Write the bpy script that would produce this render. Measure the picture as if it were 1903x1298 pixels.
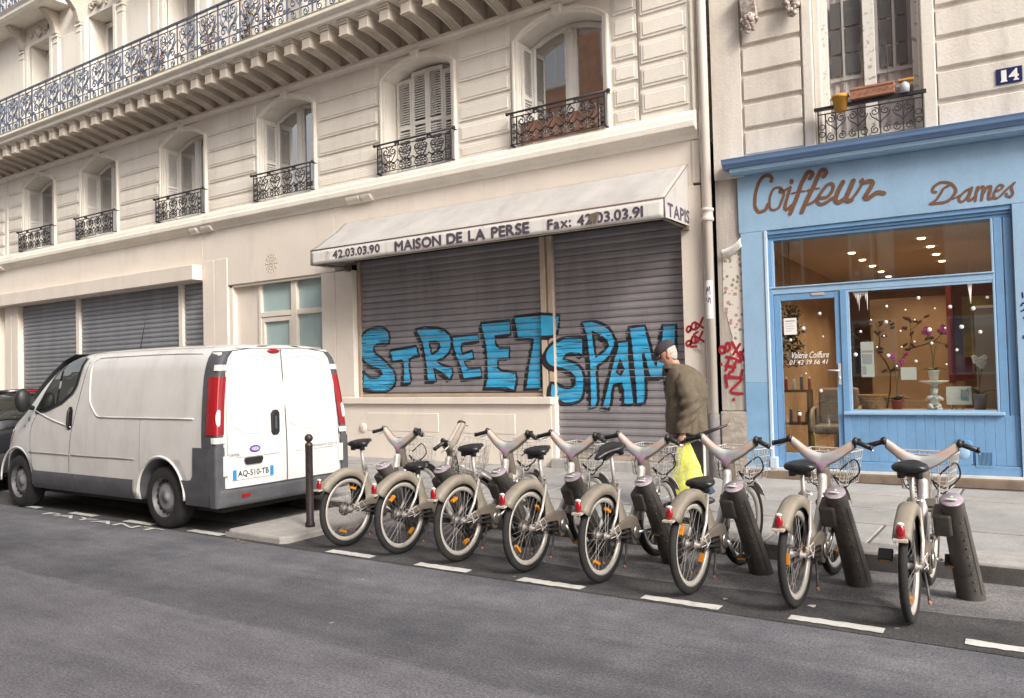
import bpy, bmesh, math, random
from mathutils import Vector, Matrix, Quaternion
from mathutils.geometry import tessellate_polygon
random.seed(7)
for o in list(bpy.data.objects): bpy.data.objects.remove(o, do_unlink=True)
SC = bpy.context.scene
COL = SC.collection
R = math.radians
PI = math.pi

# ---------------------------------------------------------------- camera, sky, sun, exposure
cam_d = bpy.data.cameras.new('camera'); cam = bpy.data.objects.new('camera', cam_d); COL.objects.link(cam)
cam_d.sensor_width = 36.0; cam_d.sensor_fit = 'HORIZONTAL'; cam_d.lens = 1490/1903*36
cam_d.clip_start = .05; cam_d.clip_end = 600
cr = Vector((0.829365, 0.55815, -0.024946)); cu = Vector((0.036282, -0.009249, 0.999299)); cf = Vector((-0.557528, 0.829689, 0.027922))
cam.matrix_world = Matrix(((cr.x, cu.x, -cf.x, 0), (cr.y, cu.y, -cf.y, 0), (cr.z, cu.z, -cf.z, 1.58), (0, 0, 0, 1)))
SC.camera = cam
SUN_EL, SUN_AZ = 36.0, 115.0          # degrees; azimuth measured clockwise from +Y (the facade side) towards +X
w = bpy.data.worlds.new('World'); SC.world = w; w.use_nodes = True
nt = w.node_tree; bg = nt.nodes['Background']
sky = nt.nodes.new('ShaderNodeTexSky'); sky.sky_type = 'NISHITA'; sky.sun_disc = False
sky.sun_elevation = R(SUN_EL); sky.sun_rotation = R(SUN_AZ); sky.air_density = 1.0; sky.dust_density = 4.0; sky.ozone_density = 1.0
hs = nt.nodes.new('ShaderNodeHueSaturation'); hs.inputs['Saturation'].default_value = .25
nt.links.new(sky.outputs[0], hs.inputs['Color']); mxw = nt.nodes.new('ShaderNodeMix'); mxw.data_type = 'RGBA'; mxw.blend_type = 'MULTIPLY'; mxw.inputs['Factor'].default_value = 1; mxw.inputs[7].default_value = (1.03, 1.0, .97, 1); nt.links.new(hs.outputs[0], mxw.inputs[6]); nt.links.new(mxw.outputs[2], bg.inputs[0]); bg.inputs[1].default_value = .125
sd = bpy.data.lights.new('sun', 'SUN'); sd.energy = 1.5; sd.angle = R(16); sd.color = (1, .92, .81)
sun = bpy.data.objects.new('sun', sd); COL.objects.link(sun)
dirv = Vector((math.sin(R(SUN_AZ))*math.cos(R(SUN_EL)), math.cos(R(SUN_AZ))*math.cos(R(SUN_EL)), math.sin(R(SUN_EL))))
sun.rotation_euler = dirv.to_track_quat('Z', 'Y').to_euler(); sun.location = (6, -6, 30)
vs = SC.view_settings; vs.view_transform = 'Standard'; vs.look = 'None'; vs.gamma = 1; vs.use_curve_mapping = False
vs.exposure = 1.04

# ---------------------------------------------------------------- materials
MATS = {}
def mat(name, col=(.5, .5, .5), rough=.6, metal=0., var=0., scale=4., bump=0., bscale=60., spec=.5, col2=None, streak=False, emit=0., coat=0., fine=0., ior=None, trans=0., detail=4, lo=.35, hi=.65, rnd=0., stain=0., stain_s=1.6):
    if name in MATS: return MATS[name]
    m = bpy.data.materials.new(name); m.use_nodes = True; MATS[name] = m
    n = m.node_tree.nodes; L = m.node_tree.links; b = n['Principled BSDF']
    b.inputs['Base Color'].default_value = (*col, 1); b.inputs['Roughness'].default_value = rough; b.inputs['Metallic'].default_value = metal
    b.inputs['Specular IOR Level'].default_value = spec; b.inputs['Coat Weight'].default_value = coat; b.inputs['Coat Roughness'].default_value = .08
    if ior: b.inputs['IOR'].default_value = ior
    if trans: b.inputs['Transmission Weight'].default_value = trans
    if emit:
        b.inputs['Emission Color'].default_value = (*col, 1); b.inputs['Emission Strength'].default_value = emit
    if var or col2 or bump or fine or rnd or stain:
        var = var or .02
        g = n.new('ShaderNodeNewGeometry'); src = g.outputs['Position']
        mp = n.new('ShaderNodeMapping'); L.new(src, mp.inputs[0])
        if streak: mp.inputs['Scale'].default_value = (1, 1, .12)
        if var or col2:
            t = n.new('ShaderNodeTexNoise'); t.inputs['Scale'].default_value = scale; t.inputs['Detail'].default_value = detail; t.inputs['Roughness'].default_value = .62
            L.new(mp.outputs[0], t.inputs['Vector'])
            r = n.new('ShaderNodeValToRGB'); r.color_ramp.elements[0].position = lo; r.color_ramp.elements[1].position = hi
            c2 = col2 or tuple(min(1, c*(1+var)) for c in col); c1 = col if col2 else tuple(c*(1-var) for c in col)
            r.color_ramp.elements[0].color = (*c1, 1); r.color_ramp.elements[1].color = (*c2, 1)
            L.new(t.outputs[0], r.inputs[0]); out = r.outputs[0]
            if fine:
                t3 = n.new('ShaderNodeTexNoise'); t3.inputs['Scale'].default_value = bscale; t3.inputs['Detail'].default_value = 2
                L.new(src, t3.inputs['Vector'])
                mr = n.new('ShaderNodeMapRange'); mr.inputs['From Min'].default_value = .3; mr.inputs['From Max'].default_value = .7; mr.inputs['To Min'].default_value = 1-fine; mr.inputs['To Max'].default_value = 1+fine
                L.new(t3.outputs[0], mr.inputs[0])
                vm = n.new('ShaderNodeVectorMath'); vm.operation = 'SCALE'; L.new(out, vm.inputs[0]); L.new(mr.outputs[0], vm.inputs['Scale']); out = vm.outputs[0]
            if rnd:
                oi = n.new('ShaderNodeObjectInfo'); mr2 = n.new('ShaderNodeMapRange'); mr2.inputs['To Min'].default_value = 1-rnd; mr2.inputs['To Max'].default_value = 1+rnd*.6; L.new(oi.outputs['Random'], mr2.inputs[0])
                vm2 = n.new('ShaderNodeVectorMath'); vm2.operation = 'SCALE'; L.new(out, vm2.inputs[0]); L.new(mr2.outputs[0], vm2.inputs['Scale']); out = vm2.outputs[0]
            if stain:                      # blotches and run marks with their own shape
                ms = n.new('ShaderNodeMapping'); ms.inputs['Scale'].default_value = (1, 1, .22); ms.inputs['Location'].default_value = (3.1, 1.7, .4); L.new(src, ms.inputs[0])
                t5 = n.new('ShaderNodeTexNoise'); t5.inputs['Scale'].default_value = stain_s; t5.inputs['Detail'].default_value = 8; t5.inputs['Roughness'].default_value = .7; L.new(ms.outputs[0], t5.inputs['Vector'])
                m5 = n.new('ShaderNodeMapRange'); m5.inputs['From Min'].default_value = .52; m5.inputs['From Max'].default_value = .74; m5.inputs['To Min'].default_value = 1; m5.inputs['To Max'].default_value = 1-stain; L.new(t5.outputs[0], m5.inputs[0])
                vm5 = n.new('ShaderNodeVectorMath'); vm5.operation = 'SCALE'; L.new(out, vm5.inputs[0]); L.new(m5.outputs[0], vm5.inputs['Scale']); out = vm5.outputs[0]
            L.new(out, b.inputs['Base Color'])
        if bump:
            t2 = n.new('ShaderNodeTexNoise'); t2.inputs['Scale'].default_value = bscale; t2.inputs['Detail'].default_value = 3; L.new(src, t2.inputs['Vector'])
            bp = n.new('ShaderNodeBump'); bp.inputs['Strength'].default_value = bump; bp.inputs['Distance'].default_value = .01
            L.new(t2.outputs[0], bp.inputs['Height']); L.new(bp.outputs[0], b.inputs['Normal'])
    return m

def glass_mat(name, tint=(.9, .93, .92), refl=.085):
    if name in MATS: return MATS[name]
    m = bpy.data.materials.new(name); m.use_nodes = True; MATS[name] = m
    n = m.node_tree.nodes; L = m.node_tree.links; n.remove(n['Principled BSDF'])
    o = n['Material Output']; tr = n.new('ShaderNodeBsdfTransparent'); tr.inputs[0].default_value = (*tint, 1)
    gl = n.new('ShaderNodeBsdfGlossy'); gl.inputs['Roughness'].default_value = .01
    lw = n.new('ShaderNodeLayerWeight'); lw.inputs['Blend'].default_value = .5
    pw = n.new('ShaderNodeMath'); pw.operation = 'POWER'; pw.inputs[1].default_value = 4; L.new(lw.outputs['Facing'], pw.inputs[0])
    ad = n.new('ShaderNodeMath'); ad.operation = 'MULTIPLY_ADD'; ad.inputs[1].default_value = .8; ad.inputs[2].default_value = refl; L.new(pw.outputs[0], ad.inputs[0])
    mx = n.new('ShaderNodeMixShader'); L.new(ad.outputs[0], mx.inputs[0]); L.new(tr.outputs[0], mx.inputs[1]); L.new(gl.outputs[0], mx.inputs[2]); L.new(mx.outputs[0], o.inputs[0])
    return m

cream = mat('cream_paint', (.72, .65, .575), .75, var=.04, scale=1.6, bump=.12, bscale=45, fine=.02, stain=.13, stain_s=1.9)
stone = mat('upper_stone_paint', (.75, .70, .62), .8, col2=(.82, .775, .70), scale=1.3, bump=.25, bscale=38, streak=True, fine=.04, rnd=.06, stain=.15, stain_s=2.6)
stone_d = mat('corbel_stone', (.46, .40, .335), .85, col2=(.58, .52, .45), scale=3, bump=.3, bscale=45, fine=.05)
moss = mat('mossy_ledge', (.30, .29, .20), .95, col2=(.16, .2, .07), scale=7, bump=.5, bscale=40)
stone_r = mat('neighbour_stone', (.58, .53, .47), .85, col2=(.72, .68, .62), scale=2.2, bump=.3, bscale=35, fine=.05, streak=True, rnd=.06, stain=.25, stain_s=2.4)
joint_m = mat('joint_shadow_stone', (.40, .345, .285), .9, var=.15, scale=6)
white_p = mat('white_joinery', (.74, .72, .68), .5, var=.05, scale=5)
iron_b = mat('blue_grey_iron', (.115, .14, .205), .5, var=.25, scale=12, metal=.2)
iron_k = mat('dark_iron', (.035, .033, .038), .5, var=.3, scale=14, metal=.2)
win_g = mat('dark_window_glass', (.035, .032, .03), .03, spec=.5, ior=5.0)
frost_g = mat('frosted_window_glass', (.36, .47, .47), .3, var=.06, scale=2)
slat_m = mat('shutter_steel', (.265, .25, .268), .5, metal=.25, col2=(.33, .314, .332), scale=2.2, streak=True, bump=.05, bscale=120, fine=.06, rnd=.10, stain=.3, stain_s=3)
slat_l = mat('blue_grey_shutter_steel', (.245, .25, .275), .5, metal=.25, col2=(.30, .31, .335), scale=2.2, streak=True, rnd=.08, stain=.2)
rail_br = mat('shutter_rail_tan', (.42, .33, .25), .55, var=.1, scale=6)
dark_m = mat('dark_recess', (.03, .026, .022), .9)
spray_b = mat('blue_spray_paint', (.045, .40, .69), .5, var=.12, scale=6)
spray_k = mat('black_spray_paint', (.02, .018, .022), .55, var=.3, scale=9)
spray_r = mat('red_spray_paint', (.34, .015, .03), .5, var=.2, scale=12)
spray_g = mat('grey_pen', (.35, .34, .33), .7)
canvas = mat('awning_canvas', (.41, .395, .38), .7, col2=(.47, .455, .44), scale=1.5, bump=.25, bscale=9, fine=.03, stain=.2, stain_s=3)
canvas_t = mat('awning_trim', (.22, .13, .11), .7)
letter_m = mat('violet_grey_lettering', (.085, .065, .095), .7, var=.2, scale=20)
zinc = mat('painted_downpipe', (.62, .58, .53), .6, col2=(.5, .45, .4), scale=5, streak=True)
blue_l = mat('light_blue_paint', (.27, .42, .585), .55, var=.05, scale=2.5, bump=.06, bscale=30, fine=.03, stain=.12, stain_s=4)
blue_m = mat('mid_blue_and_shade', (.145, .295, .50), .55, var=.06, scale=3, bump=.06, bscale=30, fine=.03, rnd=.025, stain=.15, stain_s=5)
brown_l = mat('brown_sign_paint', (.155, .075, .04), .6, var=.12, scale=20)
shop_g = glass_mat('shop_glass')
van_w = mat('van_white_paint', (.66, .655, .645), .32, coat=.5, col2=(.57, .56, .54), scale=2.2, lo=.45, hi=.75, stain=.18, stain_s=4)
plast = mat('grey_bumper_plastic', (.075, .077, .087), .6, var=.15, scale=8, bump=.15, bscale=200)
tyre = mat('tyre_rubber', (.017, .0165, .017), .85, var=.25, scale=10, bump=.3, bscale=120)
red_l = mat('red_lens', (.30, .008, .014), .12, coat=.6)
clear_l = mat('clear_lens', (.68, .66, .62), .15, coat=.6)
orange_l = mat('orange_reflector', (.60, .22, .01), .3)
steel_w = mat('steel_wheel', (.17, .17, .18), .5, metal=.5, var=.15, scale=20)
black_p = mat('black_plastic', (.018, .018, .02), .45, var=.2, scale=15)
black_c = mat('black_car_paint', (.012, .013, .016), .15, coat=1)
auto_g = mat('car_window_glass', (.02, .025, .022), .03, spec=1.0, ior=1.9)
chrome = mat('bright_metal', (.6, .58, .56), .28, metal=.9)
alu = mat('silver_frame_paint', (.56, .53, .51), .34, metal=.4, var=.08, scale=9, rnd=.1, stain=.2, stain_s=16)
beige = mat('beige_grey_moulding', (.245, .215, .175), .5, var=.09, scale=9, bump=.05, bscale=150, rnd=.12, stain=.3, stain_s=14)
rim_m = mat('pale_rim', (.55, .52, .48), .4, metal=.3)
case_m = mat('taupe_chain_case', (.155, .132, .112), .5, var=.08, scale=12)
dock_m = mat('dock_grey_brown', (.075, .068, .063), .6, var=.18, scale=12, bump=.3, bscale=140, rnd=.12, stain=.35, stain_s=12)
lilac = mat('lilac_plate', (.27, .22, .27), .4, col2=(.36, .31, .35), scale=25)
saddle_m = mat('black_saddle_vinyl', (.016, .017, .02), .34, var=.2, scale=12)
wire_m = mat('pale_basket_wire', (.62, .6, .57), .4, metal=.4)
plate_w = mat('plate_white', (.75, .75, .72), .4)
eu_blue = mat('plate_blue', (.03, .22, .5), .4)
enamel = mat('navy_enamel', (.012, .02, .09), .3, coat=.4)
terra = mat('terracotta', (.34, .16, .10), .8, var=.15, scale=14)
ochre = mat('ochre_pot', (.56, .27, .035), .7, var=.1, scale=14)
twig = mat('dry_twig', (.18, .11, .06), .9)
leaf_d = mat('dark_leaf', (.035, .06, .025), .6, var=.3, scale=20)
paint_w = mat('road_paint_white', (.60, .59, .57), .7, col2=(.40, .39, .38), scale=9, bump=.2, bscale=90, lo=.5, hi=.75)
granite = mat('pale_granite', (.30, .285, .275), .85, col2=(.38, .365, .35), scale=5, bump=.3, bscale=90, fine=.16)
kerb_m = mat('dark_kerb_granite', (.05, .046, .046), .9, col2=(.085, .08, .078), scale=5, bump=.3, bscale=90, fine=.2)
flag_m = mat('pavement_flag', (.285, .28, .275), .85, col2=(.36, .355, .35), scale=1.8, bump=.3, bscale=70, fine=.12, rnd=.10, stain=.28, stain_s=2.2)
joint_p = mat('pavement_joint', (.13, .12, .11), .95, var=.2, scale=9)

# ---------------------------------------------------------------- mesh helpers
class MB:
    def __init__(s): s.v = []; s.f = []; s.m = []; s.sm = []
    def add(s, vs_, fs, mi=0, sm=False):
        o = len(s.v); s.v += [tuple(p) for p in vs_]
        for f in fs: s.f.append(tuple(i+o for i in f)); s.m.append(mi); s.sm.append(sm)
        return s
    def box(s, x0, x1, y0, y1, z0, z1, mi=0):
        v = [(x, y, z) for z in (z0, z1) for y in (y0, y1) for x in (x0, x1)]
        return s.add(v, [(0, 2, 3, 1), (4, 5, 7, 6), (0, 1, 5, 4), (2, 6, 7, 3), (0, 4, 6, 2), (1, 3, 7, 5)], mi)
    def frus(s, x0, x1, z0, z1, y0, y1, b, mi=0):      # block whose face (y1, towards the street) is chamfered by b
        v = [(x0, y0, z0), (x1, y0, z0), (x1, y0, z1), (x0, y0, z1), (x0+b, y1, z0+b), (x1-b, y1, z0+b), (x1-b, y1, z1-b), (x0+b, y1, z1-b)]
        return s.add(v, [(4, 5, 6, 7), (0, 1, 5, 4), (1, 2, 6, 5), (2, 3, 7, 6), (3, 0, 4, 7), (3, 2, 1, 0)], mi)
    def prism(s, poly, ax, a, b, mi=0, sm=False):
        def P(p, d): return (d, p[0], p[1]) if ax == 'x' else ((p[0], d, p[1]) if ax == 'y' else (p[0], p[1], d))
        n = len(poly); v = [P(p, a) for p in poly]+[P(p, b) for p in poly]
        s.add(v, [tuple(range(n-1, -1, -1)), tuple(range(n, 2*n))], mi)
        return s.add(v, [(i, (i+1) % n, n+(i+1) % n, n+i) for i in range(n)], mi, sm)
    def tube(s, pts, r, n=8, mi=0, closed=False, cap=True, flat=None):
        pts = [Vector(p) for p in pts]; k = len(pts)
        rr = r if isinstance(r, (list, tuple)) else [r]*k
        tang = []
        for i in range(k):
            a = pts[(i-1) % k] if (closed or i > 0) else pts[0]; b = pts[(i+1) % k] if (closed or i < k-1) else pts[-1]
            t = (b-a); tang.append(t.normalized() if t.length > 1e-9 else Vector((0, 0, 1)))
        up = Vector((0, 0, 1)) if abs(tang[0].z) < .9 else Vector((0, 1, 0))
        nx = tang[0].cross(up).normalized(); vs_ = []
        for i in range(k):
            if i > 0:
                q = tang[i-1].rotation_difference(tang[i]); nx = q @ nx
            ny = tang[i].cross(nx).normalized()
            fx, fy = flat if flat else (1, 1)
            for j in range(n):
                a = 2*PI*j/n; vs_.append(pts[i]+nx*math.cos(a)*rr[i]*fx+ny*math.sin(a)*rr[i]*fy)
        fs = []
        for i in range(k if closed else k-1):
            for j in range(n):
                a = i*n+j; b = i*n+(j+1) % n; c = ((i+1) % k)*n+(j+1) % n; d = ((i+1) % k)*n+j
                fs.append((a, b, c, d))
        s.add(vs_, fs, mi, n > 4)
        if cap and not closed: s.add(vs_, [tuple(range(n-1, -1, -1)), tuple(range((k-1)*n, k*n))], mi)
        return s
    def lathe(s, prof, org, axis='z', n=24, mi=0, sm=True, a0=0, a1=2*PI):
        full = abs(a1-a0-2*PI) < 1e-6; m = n if full else n+1; vs_ = []
        for i in range(m):
            a = a0+(a1-a0)*i/n; c, q = math.cos(a), math.sin(a)
            for r, h in prof:
                p = (r*c, r*q, h) if axis == 'z' else ((h, r*c, r*q) if axis == 'x' else (r*q, h, r*c))
                vs_.append((p[0]+org[0], p[1]+org[1], p[2]+org[2]))
        k = len(prof); fs = []
        for i in range(n):
            for j in range(k-1):
                a = i*k+j; b = ((i+1) % m)*k+j; fs.append((a, b, b+1, a+1))
        return s.add(vs_, fs, mi, sm)
    def ell(s, c, r, nu=12, nv=8, mi=0, M=None):
        vs_ = []; 
        for j in range(nv+1):
            ph = -PI/2+PI*j/nv
            for i in range(nu):
                a = 2*PI*i/nu; p = Vector((r[0]*math.cos(ph)*math.cos(a), r[1]*math.cos(ph)*math.sin(a), r[2]*math.sin(ph)))
                if M: p = M @ p
                vs_.append(p+Vector(c))
        return s.add(vs_, [(j*nu+i, j*nu+(i+1) % nu, (j+1)*nu+(i+1) % nu, (j+1)*nu+i) for j in range(nv) for i in range(nu)], mi, True)
    def grid(s, fn, nu, nv, mi=0, sm=True, cu_=False):
        vs_ = [fn(i/nu, j/nv) for j in range(nv+1) for i in range(nu+1)]
        return s.add(vs_, [(j*(nu+1)+i, j*(nu+1)+i+1, (j+1)*(nu+1)+i+1, (j+1)*(nu+1)+i) for j in range(nv) for i in range(nu)], mi, sm)
    def build(s, name, mats, parent=None, loc=None, rz=0., bevel=0., seg=1, kind=None, sub=0, solid=0.):
        me = bpy.data.meshes.new(name); me.from_pydata(s.v, [], s.f)
        for m_ in (mats if isinstance(mats, (list, tuple)) else [mats]): me.materials.append(m_)
        me.polygons.foreach_set('material_index', s.m); me.polygons.foreach_set('use_smooth', s.sm); me.update()
        bm = bmesh.new(); bm.from_mesh(me); bmesh.ops.remove_doubles(bm, verts=bm.verts, dist=1e-5); bmesh.ops.recalc_face_normals(bm, faces=bm.faces); bm.to_mesh(me); bm.free()
        o = bpy.data.objects.new(name, me); COL.objects.link(o)
        if parent: o.parent = parent
        if loc: o.location = loc
        if rz: o.rotation_euler.z = rz
        if solid:
            d = o.modifiers.new('solid', 'SOLIDIFY'); d.thickness = solid; d.offset = 0
        if sub:
            d = o.modifiers.new('sub', 'SUBSURF'); d.levels = sub; d.render_levels = sub
        if bevel:
            d = o.modifiers.new('bevel', 'BEVEL'); d.width = bevel; d.segments = seg; d.limit_method = 'ANGLE'; d.angle_limit = R(40)
        if kind: o['kind'] = kind
        return o

def tag(o, label=None, cat=None, group=None, kind=None):
    if label: o['label'] = label
    if cat: o['category'] = cat
    if group: o['group'] = group
    if kind: o['kind'] = kind
    return o
def thing(name, label, cat, loc=(0, 0, 0), rz=0., group=None):
    o = bpy.data.objects.new(name, None); COL.objects.link(o); o.location = loc; o.rotation_euler.z = rz; o.empty_display_size = .2
    return tag(o, label, cat, group)
def inst(o, parent, loc=None, name=None):
    c = o.copy(); COL.objects.link(c); c.parent = parent
    if loc is not None: c.location = loc
    return c
def copy_tree(o, parent=None):
    c = o.copy(); COL.objects.link(c); c.parent = parent
    for ch in list(o.children): copy_tree(ch, c)
    return c
def smooth_path(pts, n=4, closed=False):
    out = []; k = len(pts)
    for i in range(k if closed else k-1):
        p = [pts[(i+d) % k] if closed else pts[min(max(i+d, 0), k-1)] for d in (-1, 0, 1, 2)]
        for j in range(n):
            t = j/n
            out.append(tuple(.5*((2*p[1][q])+(-p[0][q]+p[2][q])*t+(2*p[0][q]-5*p[1][q]+4*p[2][q]-p[3][q])*t*t+(-p[0][q]+3*p[1][q]-3*p[2][q]+p[3][q])*t**3) for q in range(len(pts[0]))))
    if not closed: out.append(tuple(pts[-1]))
    return out
def ribbon2(pts, w_, closed=False):           # flat stroke -> (2-D verts, faces)
    k = len(pts); V = []; Fs = []
    for i in range(k):
        a = pts[(i-1) % k] if (closed or i > 0) else pts[i]; b = pts[(i+1) % k] if (closed or i < k-1) else pts[i]
        dx, dz = b[0]-a[0], b[1]-a[1]; l = math.hypot(dx, dz) or 1; nx, nz = -dz/l, dx/l
        V += [(pts[i][0]+nx*w_/2, pts[i][1]+nz*w_/2), (pts[i][0]-nx*w_/2, pts[i][1]-nz*w_/2)]
    for i in range(k if closed else k-1):
        j = (i+1) % k; Fs.append((2*i, 2*i+1, 2*j+1, 2*j))
    if not closed:
        for e, d in ((0, 1), (k-1, -1)):
            a = pts[e]; b = pts[e+d]; ang = math.atan2(a[1]-b[1], a[0]-b[0]); o = len(V)
            V += [(a[0]+math.cos(ang+t)*w_/2, a[1]+math.sin(ang+t)*w_/2) for t in [(-.5+q/6)*PI for q in range(7)]]
            Fs.append(tuple(range(o, o+7)))
    return V, Fs
def strokes(mb, st, fn, mi=0, n=4, width=None):
    for i, s_ in enumerate(st):
        wd, pts = (width, s_) if width else s_
        p = smooth_path(pts, n) if len(pts) > 2 else pts
        V, Fs = ribbon2(p, wd); mb.add([fn(x, z, i) for x, z in V], Fs, mi)
def font_mesh(txt, size, bold=0.):
    cd = bpy.data.curves.new('txt', 'FONT'); cd.body = txt; cd.size = size; cd.offset = bold; cd.resolution_u = 3
    o = bpy.data.objects.new('txt', cd); COL.objects.link(o)
    dg = bpy.context.evaluated_depsgraph_get(); me = bpy.data.meshes.new_from_object(o.evaluated_get(dg))
    V = [tuple(v.co) for v in me.vertices]; Fs = [tuple(p.vertices) for p in me.polygons]
    bpy.data.objects.remove(o); bpy.data.curves.remove(cd); bpy.data.meshes.remove(me)
    return V, Fs
def text(mb, txt, x0, x1, z0, z1, fn, bold=.0, mi=0):      # fits txt into the rectangle and maps (x,z)->3-D with fn
    V, Fs = font_mesh(txt, 1., bold)
    ax, bx = min(v[0] for v in V), max(v[0] for v in V); az, bz = min(v[1] for v in V), max(v[1] for v in V)
    mb.add([fn(x0+(v[0]-ax)/(bx-ax)*(x1-x0), z0+(v[1]-az)/(bz-az)*(z1-z0)) for v in V], Fs, mi)
def letters(txt, x0, x1, z0, z1, fn, m, parent, bx=.0, bz=None):   # every character a part of its own; bx/bz embolden by shifted layers
    bz = bx if bz is None else bz; pos = 0.; gl = []
    for ch in txt:
        if ch == ' ': pos += .38; continue
        V, Fs = font_mesh(ch, 1.); w_ = max(v[0] for v in V)-min(v[0] for v in V); a = min(v[0] for v in V)
        gl.append(([(v[0]-a+pos, v[1]) for v in V], Fs)); pos += w_+(.10 if ch not in '.:' else .09)
    pos -= .10; hi = max(v[1] for V, _ in gl for v in V)
    for V, Fs in gl:
        mb_ = MB(); k = 0
        for du, dv in ((0, 0),)+(((-1, 0), (1, 0), (0, -1), (0, 1)) if bx else ()):
            mb_.add([fn(x0+v[0]/pos*(x1-x0)+du*bx, z0+v[1]/hi*(z1-z0)+dv*bz, .0003*k) for v in V], Fs); k += 1
        mb_.build('letter', m, parent)
def spiral(cx, cz, r, a0, turns, n=14, end=.22):           # points from outer edge inwards
    return [(cx+r*(1-(1-end)*t)*math.cos(a0+turns*2*PI*t), cz+r*(1-(1-end)*t)*math.sin(a0+turns*2*PI*t)) for t in [i/n for i in range(n+1)]]
def poly_cut(outer, hole, xc, zc):                         # triangulated polygon cut along x and z levels -> bmesh in the xz plane
    loops = [[Vector((p[0], p[1], 0)) for p in outer]]+([[Vector((p[0], p[1], 0)) for p in hole]] if hole else [])
    flat = [p for l in loops for p in l]; bm = bmesh.new(); vs_ = [bm.verts.new((p.x, 0, p.y)) for p in flat]
    for t in tessellate_polygon(loops):
        try: bm.faces.new([vs_[i] for i in t])
        except ValueError: pass
    cut_bm(bm, xc, zc); return bm
def cut_bm(bm, xc, zc):
    zs = [v.co.z for v in bm.verts]; xs = [v.co.x for v in bm.verts]
    for z in zc:
        if min(zs) < z < max(zs): bmesh.ops.bisect_plane(bm, geom=bm.verts[:]+bm.edges[:]+bm.faces[:], plane_co=(0, 0, z), plane_no=(0, 0, 1), dist=1e-6)
    for x in xc:
        if min(xs) < x < max(xs): bmesh.ops.bisect_plane(bm, geom=bm.verts[:]+bm.edges[:]+bm.faces[:], plane_co=(x, 0, 0), plane_no=(1, 0, 0), dist=1e-6)
def bm_into(mb, bm, fn, mi=0, sm=False):
    bm.verts.index_update(); mb.add([fn(v.co.x, v.co.z) for v in bm.verts], [tuple(v.index for v in f.verts) for f in bm.faces], mi, sm); bm.free()
def interp(x, tab):
    if x <= tab[0][0]: return tab[0][1]
    for a, b in zip(tab, tab[1:]):
        if x <= b[0]: return a[1]+(b[1]-a[1])*(x-a[0])/(b[0]-a[0])
    return tab[-1][1]

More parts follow.
